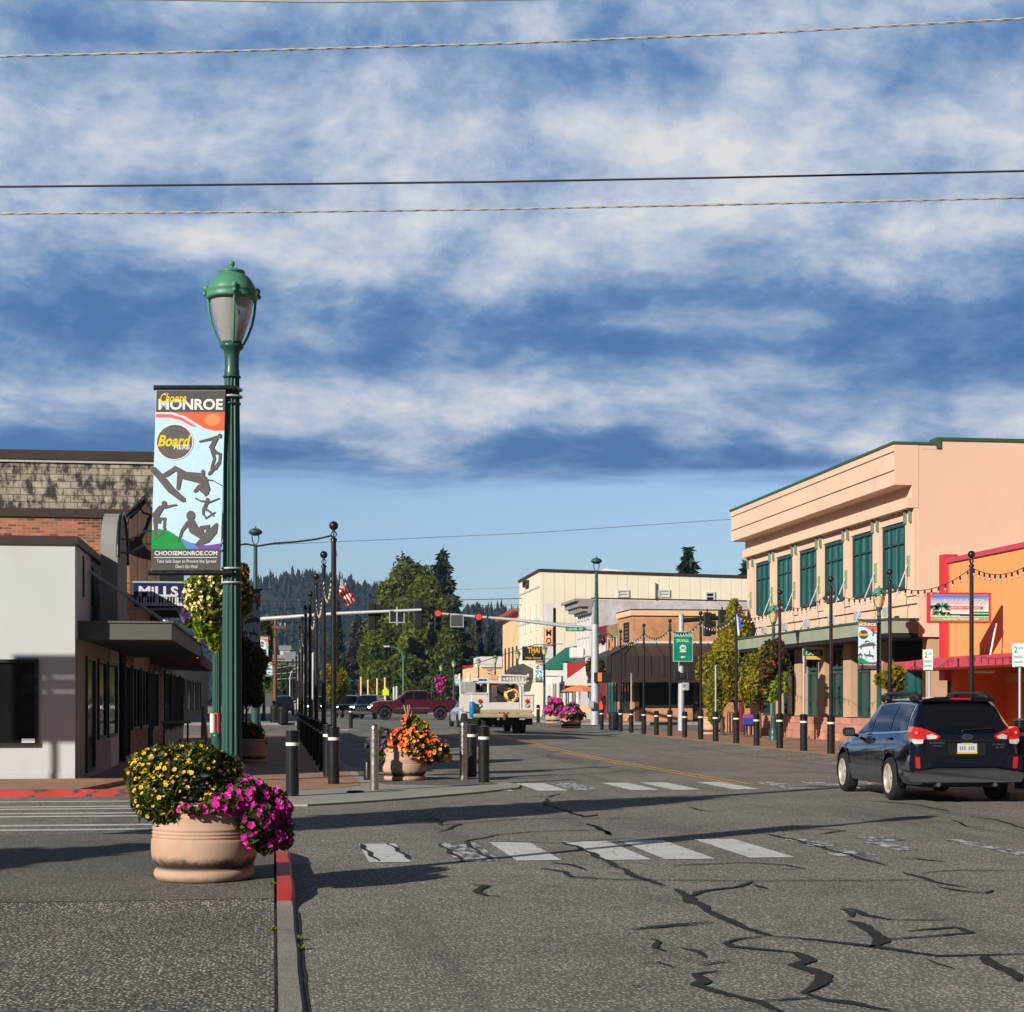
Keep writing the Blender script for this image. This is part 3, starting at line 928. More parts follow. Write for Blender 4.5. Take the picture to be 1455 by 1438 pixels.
for px0, px1 in ((119, 131), (136, 147), (150, 163)):
 y0, y1 = sorted((onX(px0, 1000, XF).y, onX(px1, 1000, XF).y))
 win(b, 'X', XF + .03, y0, y1, 0.75 if px0 > 131 else 0.15, 2.45, M['frame_dark'], M['glass_dark'], 1, 1, .07, .05, d=1)
cz0, cz1 = 2.74, 3.06
mb = MB()
mb.box((XF, 34.4, cz0), (-1.94, 48.2, cz1))
mb.box((XF, 34.37, cz1), (-1.90, 48.2, cz1 + .035))
can = mb.build('canopy', M['grey_canopy'], b)
for ya, yb in ((36.4, 35.2), (41, 39.5), (46, 44.5)):
 mb = MB()
 mb.tube([(XF, ya, 4.2), (-2.1, yb, cz1 + .06)], 0.03, 8)
 mb.tube([(-2.1, yb, cz1 + .06), (-1.95, yb, cz1 - .02)], 0.05, 8)
 mb.build('tie_rod', M['galv'], can)
mb = MB()
mb.box((XF + .001, 35.2, 3.6), (XF + .03, 35.35, 4.4))
mb.box((XF + .001, 36.9, 3.5), (XF + .03, 37.05, 4.3))
mb.build('wall_plate', M['black_metal'], b)
# grey arch-topped sign board standing along the canopy
s_ = thing('arched_sign', 'grey arch-topped sign board standing on the flat canopy beside the brick wall', 'sign', (-3.45, 38.3, cz1))
ya, yb = 36.75, 39.1
zt = onX(155, 727, -3.4).z
out_ = [(-3.5, ya, cz1 + .04), (-3.5, yb, cz1 + .04)]
for i in range(13):
 w = math.pi * i / 12
 out_.append((-3.5, (ya + yb) / 2 + (yb - ya) / 2 * math.cos(w), zt - 1.0 + 1.0 * math.sin(w)))
mb = MB()
mb.extr(out_, (0.34, 0, 0))
mb.build('board', M['grey_wall'], s_)
mb = MB()
for i in range(2, len(out_) - 1):
 a, b_ = Vector(out_[i]), Vector(out_[i + 1])
 mb.tube([a + Vector((.35, 0, 0)), b_ + Vector((.35, 0, 0))], .045, 6)
mb.build('rim', M['black_metal'], s_)
mb = MB()
for zz in (4.62, 4.9):
 mb.tube([(-3.2, 37.0, zz), (-2.95, 37.3, zz + .02), (-2.7, 38.3, zz + .3), (-2.2, 39.8, zz + .45), (-1.9, 40.2, zz + .2)], .022, 6)
mb.build('bracket', M['black_metal'], s_)
# ---- brick building with rust mansard
b = thing('brick_building', 'red brick shop with dark roof coping and rusty sloped street parapet', 'building', (-9, 52, 0.1))
YB = onX(190, 720, XF).y
mb = MB()
mb.box((-20, YB, -.1), (XF - .1, 60, 6.45))
mb.build('wall', M['brick_red'], b)
mb = MB()
mb.box((-20.05, YB - .06, 6.45), (XF - .15, 60, 6.68))
mb.build('coping', M['coping_brown'], b)
mb = MB()
mb.extr([(XF - .1, YB - .04, 4.4), (-3.02, YB - .04, 4.4), (-3.02, YB - .04, 6.2), (-3.42, YB - .04, 7.0), (XF - .15, YB - .04, 6.5)], (0, 13, 0))
mb.build('mansard', M['corrugated_brown'], b)
mb = MB()
mb.tube([(XF - .2, YB - .1, 6.5), (-3.42, YB - .1, 7.03), (-2.97, YB - .1, 6.2)], .05, 6)
mb.build('flashing', M['black_matte'], b)
mb = MB()
for i in range(16):
 mb.box((XF - .42, YB - .012, 4.6 + i * .12), (XF - .1, YB - .002, 4.6 + i * .12 + .09))
mb.build('quoin', M['brick_tan'], b)
mb = MB()
mb.box((XF - .099, YB - 2.6, 0), (XF, 60, 4.35))
sf = mb.build('shopfront', M['brick_red'], b)
mb = MB()
mb.box((XF - 2, 43.42, -.1), (XF - .3, YB - .01, 4.3))
mb.build('infill_wall', M['grey_wall'], b)
for y0, y1, z0 in ((44.6, 46.2, .1), (47, 49.4, .8), (50.2, 52.8, .8), (53.4, 54.6, .1), (55.2, 57.4, .7)):
 win(b, 'X', XF, y0, y1, z0, 2.5, M['frame_dark'], M['glass_dark'], 2, 1, .08, .06, d=1)
# horn-shaped wall lamp shadowed on the brick
l_ = thing('gooseneck_lamp', 'black gooseneck wall lamp with bell shade on the red brick wall', 'lamp', (-4.5, YB, 5.6))
mb = MB()
c = onY(176, 768, YB - .15)
mb.tube([c + Vector((.5, .12, .75)), c + Vector((.45, -.1, .85)), c + Vector((.15, -.25, .6)), c + Vector((.05, -.2, .25))], .03, 6)
mb.build('arm', M['black_metal'], l_)
mb = MB()
mb.lathe([(.04, .32), (.08, .2), (.16, .05), (.34, -.08), (.30, -.08), (.1, .05)], 14, c + Vector((0, -.2, 0)))
mb.build('shade', M['black_metal'], l_)
# shop sign with piano keys
c0, c1 = onY(190, 828, 44.0), onY(296, 863, 44.0)
s_ = thing('piano_key_sign', 'dark blue hanging sign with white lettering over a row of piano keys', 'sign', (c0.x, 44, c1.z))
M['sign_navy'] = mat('sign_navy', (0.012, 0.02, 0.085), 0.45, 0, 0.1, 2)
M['letter_white'] = mat('letter_white', (0.72, 0.74, 0.76), 0.5, 0, 0.03)
mb = MB()
mb.box((c0.x, 44, c1.z), (c1.x, 44.14, c0.z))
brd = mb.build('board', M['sign_navy'], s_)
mb = MB()
mb.box((c0.x - .03, 43.99, c0.z), (c1.x, 44.15, c0.z + .04))
mb.build('frame', M['galv'], s_)
mb = MB()
hgt = c0.z - c1.z
put_text(mb, 'MiLLS M', (c0.x + .12, 43.994, c1.z + hgt * .42), (1, 0, 0), (0, 0, 1), 1.36, hgt * .45, bold=0.035)
mb.build('lettering', M['letter_white'], s_)
mb = MB()
kw = (c1.x - c0.x - .16) / 24
for i in range(24):
 hh = hgt * .36 if i % 7 not in (2, 6) else hgt * .36
 mb.box((c0.x + .08 + i * kw, 43.985, c1.z + .03), (c0.x + .08 + (i + .86) * kw, 43.995, c1.z + .03 + hh))
for i in range(24):
 if i % 7 not in (2, 6):
  x = c0.x + .08 + (i + .93) * kw
  mb.box((x - kw * .33, 43.978, c1.z + .03 + hgt * .13), (x + kw * .33, 43.986, c1.z + .03 + hgt * .37), 1)
mb.build('piano_keyboard', [M['letter_white'], M['black_matte']], s_)
mb = MB()
mb.tube([(XF, 44.07, c1.z - .05), (c1.x, 44.07, c1.z - .05)], .03, 6)
mb.tube([(c1.x - .6, 44.07, c1.z - .05), (c1.x - .05, 43.6, c1.z - 1.0)], .03, 6)
mb.build('bracket', M['galv'], s_)
# ---- tall weathered block wall behind
b = thing('block_building', 'tall building with weathered grey block wall stained black under brown coping', 'building', (-12, 54, 0.1))
YK = 52.0
zt = onY(0, 655, YK).z
mb = MB()
mb.box((-40, YK, 6.3), (XF + .3, YK + 5, zt))
mb.build('wall', M['block_wall'], b)
mb = MB()
mb.box((-40, YK - .1, zt + .06), (XF + .34, YK + 5, zt + .33))
mb.build('coping', M['coping_brown'], b)
mb = MB()
mb.box((-40, YK - .06, zt - .02), (XF + .32, YK - .01, zt + .06))
mb.build('flashing', M['galv'], b)
mb = MB()
mb.box((XF - .399, 60.1, 0), (XF, 74, 4.2))
mb.build('shopfront', M['grey_wall'], b)
for y0, y1 in ((61, 64), (65, 66.2), (67, 70), (71, 73.4)):
 win(b, 'X', XF, y0, y1, .5, 2.6, M['frame_dark'], M['glass_dark'], 2, 1, .08, .06, d=1)
a_ = thing('shop_awning', 'brown sloped awning over the shaded shopfront behind the lamp post', 'awning', (XF, 57, 2.7))
M['awning_brown'] = mat('awning_brown', (0.13, 0.055, 0.025), 0.85, 0, 0.2, 2)
mb = MB()
mb.extr([(XF + .01, 54, 2.7), (-2.2, 54, 2.65), (-2.2, 54, 2.95), (XF + .01, 54, 4.3)], (0, 11, 0))
mb.build('fabric', M['awning_brown'], a_)
mb = MB()
for i in range(5):
 mb.tube([(XF + .05, 54.1 + i * 2.6, 4.2), (-2.25, 54.1 + i * 2.6, 2.8)], .02, 6)
mb.build('frame', M['frame_dark'], a_)
# ---- right: pink stucco building
XP = 20.4
YN, YFR = onX(1305, 900, XP).y, onX(1066, 900, XP).y
b = thing('pink_stucco_building', 'two-storey pale pink stucco building with stepped cornice and green framed windows', 'building', (30, 64, 0.13))
mb = MB()
mb.box((XP, YN, 3.62), (46, YFR, 9.62))
mb.build('wall', M['stucco_pink'], b)
cor = MB()
cor.box((XP - .36, YN + .004, 7.74), (XP + .1, YFR, 8.06))
cor.box((XP - .22, YN + .006, 8.06), (XP + .1, YFR, 8.46))
for q0, q1, dx_, m_ in ((8.46, 8.90, .80, 0), (8.90, 8.95, .73, 1), (8.95, 9.50, .80, 0), (9.50, 9.54, .75, 1), (9.54, 9.76, .82, 0)):
 cor.box((XP - dx_, YN + (.02 if m_ else .002), q0), (XP + .1, YFR + .2 - .05 * m_, q1), m_)
cor.extr([(XP - .36, YN - .012, 7.74), (XP, YN - .012, 7.74), (XP, YN - .012, 9.76), (XP - .80, YN - .012, 9.76), (XP - .80, YN - .012, 8.46), (XP - .22, YN - .012, 8.46), (XP - .22, YN - .012, 8.06), (XP - .36, YN - .012, 8.06)], (0, .013, 0))
cor.box((XP + .09, YN + .0, 9.61), (XP + .8, YN + .5, 9.765))
cor.build('cornice', [M['stucco_pink'], M['stucco_groove']], b)
mb = MB()
mb.box((XP - .86, YN - .05, 9.76), (XP + .6, YFR + .25, 9.84))
mb.box((XP + .6, YN - .05, 9.64), (XP + .74, YN + .6, 10.0))
mb.box((XP + .74, YN - .05, 9.90), (46, YN + .6, 10.0))
mb.build('coping', M['coping_green'], b)
mb = MB()
mb.box((XP + .741, YN + .001, 9.62), (46, YN + .5, 9.90))
mb.build('parapet', M['stucco_pink'], b)
wins = [(1077.3, 1096.9), (1107.3, 1128.9), (1139.6, 1163.5), (1175.2, 1201.4), (1214.7, 1243.1), (1257.5, 1289.5)]
wy = [sorted((onX(a, 900, XP).y, onX(c, 900, XP).y)) for a, c in wins]
pl = MB()                                                  # pilasters between and beside the windows
edges = [YN] + [v for p in reversed(wy) for v in p] + [YFR]
for k in range(0, len(edges), 2):
 a, c = edges[k], edges[k + 1]
 if c - a > 0.3:
  pl.box((XP - .14, a + .16 if k else a + .01, 4.95), (XP, c - .16 if k < len(edges) - 2 else c - .01, 7.74))
pl.box((XP - .08, YN + .05, 4.70), (XP, YFR - .05, 4.95))
pl.box((XP - .10, YN + .03, 7.42), (XP - .002, YFR - .03, 7.74))
pl.build('pilaster', M['stucco_pink'], b)
for a, c in wy:
 win(b, 'X', XP, a, c, 5.22, 7.38, M['frame_green'], M['glass_teal'], 3, 1, .10, .09, d=-1, splits=[6.72])
for k in range(0, len(edges), 2):
 for yy in (edges[k] + .25, edges[k + 1] - .25):
  mb = MB()
  mb.box((XP - .22, yy - .06, 7.30), (XP - .14, yy + .06, 7.72))
  mb.build('corbel', M['corbel'], b)
M['plate_green'] = mat('plate_green', S(146, 166, 122), 0.6, 0, 0.08, 3)
XC = 19.4
can = MB()
can.box((XC, YN + .02, 3.74), (XP, YFR + .5, 4.16))
can.box((XC - .05, YN - .03, 4.16), (XP, YFR + .55, 4.22), 1)
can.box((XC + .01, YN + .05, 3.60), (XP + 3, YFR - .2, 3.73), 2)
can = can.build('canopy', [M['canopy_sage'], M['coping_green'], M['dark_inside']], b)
mids = [(edges[k] + edges[k + 1]) / 2 for k in range(0, len(edges), 2)]
for yy in mids:
 mb = MB()
 mb.box((XP - .17, yy - .13, 5.6), (XP - .14, yy + .13, 6.25))
 mb.build('wall_plate', M['plate_green'], b)
 mb = MB()
 mb.tube([(XP - .18, yy, 5.95), (XC + .1, yy - .1, 4.22)], .022, 6)
 mb.build('tie_rod', M['galv'], can)
for yy in [YN + 1.6 + i * 2.9 for i in range(6)]:
 mb = MB()
 mb.box((XP - .55, yy - .22, 4.35), (XP - .42, yy + .22, 4.62))
 mb.box((XP - .45, yy - .03, 4.22), (XP - .40, yy + .03, 4.36))
 mb.build('floodlight', M['galv'], can)
# ground floor
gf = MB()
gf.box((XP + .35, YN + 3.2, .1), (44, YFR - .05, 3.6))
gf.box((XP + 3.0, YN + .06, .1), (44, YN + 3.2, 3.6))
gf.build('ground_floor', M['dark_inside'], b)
piers = [(1066, 1076), (1095, 1105), (1128.7, 1139), (1162.6, 1172), (1198, 1208.7), (1237, 1247)]
for p0, p1 in piers:
 y0, y1 = sorted((onX(p0, 1000, XP).y, onX(p1, 1000, XP).y))
 mb = MB()
 mb.box((XP, y0, 1.0), (XP + .36, y1, 3.6))
 mb.build('pier', M['pier_tan'], b)
pys = [sorted((onX(a, 1000, XP).y, onX(c, 1000, XP).y)) for a, c in piers]
pys.sort()
for i in range(len(pys) - 1):
 a, c = pys[i][1], pys[i + 1][0]
 win(b, 'X', XP + .33, a, c, .95 if i != 2 else .14, 2.7, M['frame_green'], M['glass_shop'], 2, 1, .11, .08, d=-1)
 win(b, 'X', XP + .33, a, c, 2.75, 3.55, M['frame_green'], M['glass_dark'], 3, 1, .1, .08, d=-1)
mb = MB()
yd0, yd1 = onX(1142, 1000, XP).y, onX(1152, 1000, XP).y
ends = [pys[0][0] - .1, yd1, yd0, pys[-1][1]]
mb.box((XP - .1, ends[0], .12), (XP + .3, min(ends[1], ends[2]), .97))
mb.box((XP - .1, max(ends[1], ends[2]), .12), (XP + .3, YFR, .97))
mb.build('base_wall', M['tile_pink'], b)
mb = MB()
mb.box((XP + .36, YN + .1, .12), (XP + 1.0, YN + .6, 3.6))
mb.box((XP + 2.6, YN + .04, .12), (XP + 3.2, YN + .5, 3.6))
mb.build('corner_pier', M['pier_tan'], b)
win(b, 'Y', YN + 3.2, XP + .5, XP + 2.8, .9, 2.7, M['frame_green'], M['glass_teal'], 3, 1, .1, .06, d=-1)
# hanging shop board under the canopy
s_ = thing('hanging_sign', 'green white and yellow hanging shop sign under the sage canopy', 'sign', (19.7, 62, 3))
c0, c1 = onX(1141, 914, 19.9), onX(1168, 938, 19.9)
yy = (c0.y + c1.y) / 2
x0, x1 = onY(1141, 900, yy).x, onY(1169, 900, yy).x
z1, z0 = onY(1150, 916, yy).z, onY(1150, 937, yy).z
mb = MB()
mb.box((x0, yy, z0), (x1, yy + .06, z1))
mb.build('board', M['white'], s_)
mb = MB()
mb.box((x0, yy - .012, z0 + .13), (x1, yy - .003, z0 + .36))
mb.build('green_band', mat('sign_green', S(30, 110, 62), 0.5, 0, 0.05), s_)
mb = MB()
mb.box((x0, yy - .012, z0), (x1, yy - .003, z0 + .11))
mb.build('yellow_band', mat('sign_yellow', S(226, 196, 60), 0.5, 0, 0.05), s_)
mb = MB()
put_text(mb, 'CARN', (x0 + .1, yy - .02, z0 + .16), (1, 0, 0), (0, 0, 1), (x1 - x0) * .7, .16)
mb.build('lettering', M['letter_white'], s_)
mb = MB()
mb.tube([(x0 + .1, yy + .03, z1), (x0 + .1, yy + .03, 3.72)], .015, 5)
mb.tube([(x1 - .1, yy + .03, z1), (x1 - .1, yy + .03, 3.72)], .015, 5)
mb.build('hanger', M['black_metal'], s_)
# ---- orange building
YO = onX(1347, 900, XP).y
b = thing('orange_building', 'bright orange one-storey shop with pink coping and pink awning', 'building', (28, 46, 0.13))
mb = MB()
mb.box((XP + .02, 27, 2.75), (40, YO, 5.78))
mb.build('wall', M['stucco_orange'], b)
mb = MB()
mb.box((XP - .06, 27, 5.78), (40, YO + .02, 5.92))
mb.build('coping', M['trim_pink'], b)
mb = MB()
mb.box((XP - .12, YO - .02, 2.2), (XP + .3, YO + .42, 6.05))
mb.build('corner_trim', M['trim_red'], b)
XA = 18.55
aw = MB()
aw.box((XA, 27, 2.50), (XA + .12, YO + .6, 2.74))
aw.extr([(XA + .12, 27, 2.58), (XP + .02, 27, 2.58), (XP + .02, 27, 2.92), (XA + .12, 27, 2.72)], (0, YO + .6 - 27, 0))
aw.box((XA + .12, YO + .5, 2.50), (XP, YO + .6, 2.74))
aw = aw.build('awning', M['trim_pink'], b)
mb = MB()
mb.box((XA + .121, 27, 2.52), (XP + .02, YO + .49, 2.575))
mb.build('soffit', mat('soffit', S(205, 140, 96), 0.8, 0, 0.1, 1), aw)
mb = MB()
mb.box((XP + 1.6, 27, .12), (39, YO, 2.75))
mb.build('shopfront', mat('shop_orange', S(214, 116, 58), 0.85, 0, 0.12, 0.8), b)
mb = MB()
mb.box((XP + .1, YO - .5, .12), (XP + 1.6, YO, 2.75))
PO = mat('pier_orange', S(226, 112, 40), 0.85, 0, 0.1, 0.8)
mb.build('pier', PO, b)
mb = MB()
mb.box((XP + .1, 44.5, .12), (XP + .5, 45, 2.75))
mb.build('pier', PO, b)
for y0, y1 in ((48.2, 49.3), (45.6, 47.4), (41.5, 44)):
 win(b, 'X', XP + 1.6, y0, y1, .3, 2.25, M['burgundy'], M['glass_dark'], 2, 1, .1, .06, d=-1)
mb = MB()
for i in range(11):
 mb.box((XP + .04, 45.4, .5 + i * .16), (XP + .08, 46.0, .58 + i * .16))
mb.build('poster', mat('poster_red', S(214, 40, 44), 0.7, 0, 0.05), b)
mb = MB()
mb.tube([(XP + .2, YO - 1.2, 2.45), (XP + .2, YO - 3.0, 2.42)], .05, 8)
mb.build('tube_light', M['white'], b)
mb = MB()
mb.box((XP + 1.45, 48, 2.12), (XP + 1.55, 50.5, 2.4))
mb.build('fascia_sign', mat('fascia_sign', S(190, 150, 110), .7, 0, .1, 2), b)
# big blade sign on the orange wall
YS = 46.9
c0, c1 = onY(1319.5, 841.5, YS), onY(1408, 885.5, YS)
s_ = thing('palm_tree_sign', 'red framed shop sign with palm trees and beach on the orange wall', 'sign', (c1.x, YS, c1.z))
fr = mat('frame_crimson', S(214, 48, 62), 0.5, 0, 0.06, 2)
mb = MB()
mb.box((c0.x, YS, c1.z), (c1.x, YS + .16, c0.z))
mb.build('cabinet', fr, s_)
def sky_ramp(gg, co, lo, hi):
 return None
x0, x1, z0, z1 = c0.x + .06, c1.x - .07, c1.z + .06, c0.z - .06
Wd, Hd = x1 - x0, z1 - z0
yl = YS - .004
PS = {}
for nm, c in (('blue', S(88, 140, 210)), ('pale', S(190, 212, 232)), ('cream', S(240, 232, 222)), ('sea', S(48, 84, 180)), ('navy', S(52, 40, 110)), ('green', S(120, 196, 130)), ('red', S(226, 52, 48)), ('palm', S(30, 128, 92)), ('coral', S(244, 186, 180)), ('trunk', S(150, 92, 70)), ('yellow', S(240, 196, 60))):
 PS[nm] = mat('sign_' + nm, c, 0.45, 0, 0.03)
def rect(nm, u0, u1, v0, v1, lay, mname):
 mb = MB()
 mb.box((x0 + u0 * Wd, yl - lay * .003, z0 + v0 * Hd), (x0 + u1 * Wd, yl - lay * .003 + .0025, z0 + v1 * Hd))
 return mb.build(nm, PS[mname], face)
mb = MB()
mb.box((x0, yl, z0), (x1, YS - .001, z1))
face = mb.build('sign_face', PS['cream'], s_)
for i in range(6):
 f_ = i / 5
 PS['sk%d' % i] = mat('sign_sky', tuple(S(84, 140, 212)[k] * (1 - f_) + S(232, 232, 232)[k] * f_ for k in range(3)), 0.45, 0, 0.03)
 rect('sky_band', 0, 1, .94 - .065 * (i + 1) + (0), 1 - .065 * i if i == 0 else .94 - .065 * i, 1, 'sk%d' % i)
rect('green_band', 0, 1, 0, .16, 1, 'green')
rect('sea_band', .27, 1, .20, .265, 1, 'sea')
rect('navy_band', .5, 1, .185, .235, 2, 'navy')
rect('red_band', .26, .90, .44, .56, 1, 'red')
rect('hedge_band', .72, 1, .29, .36, 1, 'palm')
mb = MB()
put_text(mb, 'VALLARTA', (x0 + .23 * Wd, yl - .009, z0 + .62 * Hd), (1, 0, 0), (0, 0, 1), .72 * Wd, .21 * Hd, bold=.03)
mb.build('lettering', PS['coral'], face)
mb = MB()
put_text(mb, 'CARNICERIA Y PANADERIA', (x0 + .30 * Wd, yl - .009, z0 + .465 * Hd), (1, 0, 0), (0, 0, 1), .56 * Wd, .07 * Hd)
put_text(mb, 'Authentic Mexican Food', (x0 + .2 * Wd, yl - .009, z0 + .04 * Hd), (1, 0, 0), (0, 0, 1), .62 * Wd, .09 * Hd)
mb.build('lettering', PS['cream'], face)
mb = MB()
for (u, v, s0) in ((.19, .56, .17), (.05, .55, .10), (.13, .33, .11), (.27, .30, .09)):
 for k in range(7):
  w = math.radians(-25 + k * 38)
  p = Vector((x0 + u * Wd, yl - .012, z0 + v * Hd))
  d_ = Vector((math.cos(w) * s0 * Wd, 0, math.sin(w) * s0 * Wd * .6 - .05))
  nr = Vector((-d_.z, 0, d_.x)) * .2
  mb.poly([p, p + d_ * .5 + nr, p + d_, p + d_ * .5 - nr])
mb.build('palm_fronds', PS['palm'], face)
mb = MB()
for (u, v) in ((.19, .56), (.05, .55), (.13, .33)):
 mb.poly([(x0 + (u - .03) * Wd, yl - .0105, z0 + .2 * Hd), (x0 + (u - .005) * Wd, yl - .0105, z0 + .2 * Hd), (x0 + (u + .008) * Wd, yl - .0105, z0 + v * Hd), (x0 + (u - .008) * Wd, yl - .0105, z0 + v * Hd)])
mb.build('palm_trunks', PS['trunk'], face)
mb = MB()
mb.tube([(XP - .3, YS + .2, c1.z), (XP - .5, YS + .2, 2.75)], .03, 6)
mb.tube([(XP + .1, YS + .2, c1.z - .02), (XP + .1, YS + .2, c1.z - .35)], .05, 6)
mb.build('support_post', M['white'], s_)
# ---- beyond the intersection, right side (street face x = 21)
XR = 21.0
FZ = 0.38
def yx(px):
 return onX(px, 900, XR).y
b = thing('brick_corner_shop', 'orange brick corner building with wraparound brown metal awning', 'building', (26, 106, FZ))
zt = onX(897, 875, XR).z
Y3 = yx(899)
mb = MB()
mb.box((XR, Y3, FZ), (36, Y3 + 4.4, zt))
mb.build('wall', M['brick_orange'], b)
mb = MB()
mb.box((XR - .12, Y3 - .12, zt), (36.1, Y3 + 4.4, zt + .32))
mb.build('parapet', M['stucco_peach'], b)
mb = MB()
mb.box((XR - .14, Y3 - .14, zt + .32), (36.1, Y3 + 4.4, zt + .38))
mb.build('coping', M['coping_brown'], b)
aw = MB()
o_ = 1.9
e0, e1, e2 = 5.0, 4.2, 2.75
P = lambda i, z: [(XR - i, Y3 + 4.3, z), (XR - i, Y3 - i, z), (36, Y3 - i, z)]
top, mid, low = P(0.0, e0), P(o_, e1), P(o_ + .02, e2)
for A, B in ((top, mid), (mid, low)):
 for k in range(2):
  aw.poly([A[k], B[k], B[k + 1], A[k + 1]][::-1])
inn = P(o_ - .12, e2)
aw.poly([low[0], inn[0], inn[1], low[1]])
aw.poly([low[1], inn[1], inn[2], low[2]])
aw.poly([top[0], mid[0], low[0], (XR, Y3 + 4.3, e2)])
aw = aw.build('awning', M['siding_brown'], b)
mb = MB()
for i in range(20):
 x = XR - o_ + .2 + i * .78
 mb.box((x, Y3 - o_ - .05, e2 + .3), (x + .05, Y3 - o_ - .02, e1))
 t0, t1 = Vector((max(x, XR), Y3 - .0, e0)), Vector((x, Y3 - o_, e1))
 mb.tube([t0 + Vector((0, -.02, .03)), t1 + Vector((0, -.02, .03))], .035, 4)
mb.box((XR - o_ - .06, Y3 - o_ - .07, e2 - .08), (36, Y3 - o_ + .06, e2 + .14))
mb.box((XR - o_ - .06, Y3 - o_ + .061, e2 - .08), (XR - o_ + .06, Y3 + 4.3, e2 + .14))
mb.build('standing_seam', M['coping_brown'], aw)
mb = MB()
mb.box((XR - .02, Y3 - .03, e0), (36, Y3 - .005, e0 + .12))
mb.build('string_course', M['white'], b)
mb = MB()
mb.box((XR + .4, Y3 - .03, FZ + .8), (35.9, Y3 - .004, 3.0))
mb.build('shop_glass', M['dark_inside'], b)
mb = MB()
PBR = mat('post_brown', (.09, .05, .035), .8, 0, .15, 2)
for x in (XR + .1, 24.6, 28.5, 31):
 mb = MB()
 mb.box((x, Y3 - .3, FZ), (x + .22, Y3 - .05, 3.0))
 mb.build('post', PBR, b)
win(b, 'X', XR, Y3 + 1.0, Y3 + 2.4, 5.15, zt - .35, M['frame_dark'], M['grey_canopy'], 1, 5, .08, .08, d=-1)
win(b, 'X', XR, Y3 + .8, Y3 + 3.6, FZ + .5, 2.7, M['frame_dark'], M['glass_dark'], 3, 1, .08, .08, d=-1)
b = thing('tan_brick_shop', 'narrow tan brick shopfront next to the orange brick corner building', 'building', (24, yx(868), FZ))
mb = MB()
mb.box((XR + .01, Y3 + 4.42, FZ), (34, Y3 + 8.2, onX(868, 888, XR).z))
mb.build('wall', M['brick_tan'], b)
win(b, 'X', XR + .01, Y3 + 4.8, Y3 + 7.8, 4.3, 5.6, M['frame_white'], M['glass_dark'], 3, 1, .1, .06, d=-1)
win(b, 'X', XR + .01, Y3 + 4.8, Y3 + 7.8, FZ + .4, 3.0, M['frame_dark'], M['glass_teal'], 3, 1, .1, .06, d=-1)
YG = yx(841)
b = thing('burgundy_shop', 'narrow burgundy and white shopfront between tan brick and grey buildings', 'building', (24, YG - 1, FZ))
mb = MB()
mb.box((XR + .02, Y3 + 8.22, FZ), (34, YG - .02, onX(850, 891, XR).z))
mb.build('wall', M['burgundy'], b)
win(b, 'X', XR + .02, Y3 + 8.4, YG - .3, 3.2, 5.3, M['frame_white'], M['white'], 2, 1, .1, .06, d=-1)
b = thing('grey_brick_building', 'tall grey painted brick building with bracketed cornice and long plain side wall', 'building', (30, YG + 4, FZ))
zt = onX(841, 852, XR).z
YG2 = yx(821)
mb = MB()
mb.extr([(XR, YG, FZ), (52, YG, FZ), (52, YG, zt - 1.6), (38, YG, zt - .75), (32.4, YG, zt - .35), (32.4, YG, zt - .1), (XR, YG, zt)], (0, YG2 - YG, 0))
mb.build('wall', M['brick_grey'], b)
mb = MB()
mb.box((XR - .25, YG - .02, zt - .9), (XR, YG2, zt - .45))
mb.box((XR - .9, YG - .04, zt - .45), (XR + .05, YG2 + .2, zt - .1))
mb.box((XR - 1.15, YG - .05, zt - .1), (XR + .1, YG2 + .3, zt + .06))
for i in range(6):
 y = YG + .2 + i * (YG2 - YG) / 6
 mb.box((XR - .75, y, zt - .75), (XR - .25, y + .25, zt - .45))
mb.build('cornice', M['grey_wall'], b)
mb = MB()
mb.extr([(XR - .01, YG - .05, zt + .06), (32.5, YG - .05, zt - .06), (32.5, YG - .05, zt + .02), (XR - .01, YG - .05, zt + .14)], (0, .3, 0))
mb.build('coping', M['coping_brown'], b)
for i in range(4):
 y = YG + .5 + i * (YG2 - YG - .6) / 4
 win(b, 'X', XR, y, y + 1.2, 4.6, 7.2, M['frame_white'], M['white'], 1, 2, .12, .08, d=-1)
YW2 = yx(775)
b = thing('white_shop_row', 'low white shops with green and red awnings below the tall cream building', 'building', (24, YG2 + 7, FZ))
mb = MB()
mb.box((XR + .03, YG2 + .02, FZ), (33, YW2 - .02, 4.0))
mb.build('wall', M['white_paint'], b)
n = 5
for i in range(n):
 y = YG2 + .6 + i * (YW2 - YG2 - .6) / n
 win(b, 'X', XR + .03, y, y + 2.0, FZ + .3, 3.0, M['frame_white'], M['glass_dark'], 2, 1, .12, .06, d=-1)
mb = MB()
mb.box((XR + .1, YG2 + .3, 4.0), (33, YW2 - .3, 4.5))
mb.build('parapet', M['grey_canopy'], b)
a_ = thing('green_awning', 'dark green sloped awning over the white shops', 'awning', (XR, YG2, 4))
mb = MB()
y0 = YG2 + .4
A, B, Cc = onY(777, 951, y0), onY(822, 917, y0), onY(800, 951, y0)
mb.extr([A, (B.x, y0, A.z), B], (0, 5.5, 0))
mb.build('fabric', M['awning_green'], a_)
mb = MB()
mb.box((A.x + .05, y0 + .1, A.z - .45), (A.x + 1.4, y0 + 5.4, A.z - .02))
mb.build('valance', M['white'], a_)
a_ = thing('red_awning', 'red awning with a white triangular end panel over the outdoor cafe', 'awning', (XR, YG, 4))
mb = MB()
y0 = YG - .9
mb.extr([onY(838, 942, y0), onY(803, 967, y0), onY(803, 974, y0), onY(840, 974, y0)], (0, .2, 0))
mb.build('end_panel', M['white'], a_)
mb = MB()
y0 = YG - .5
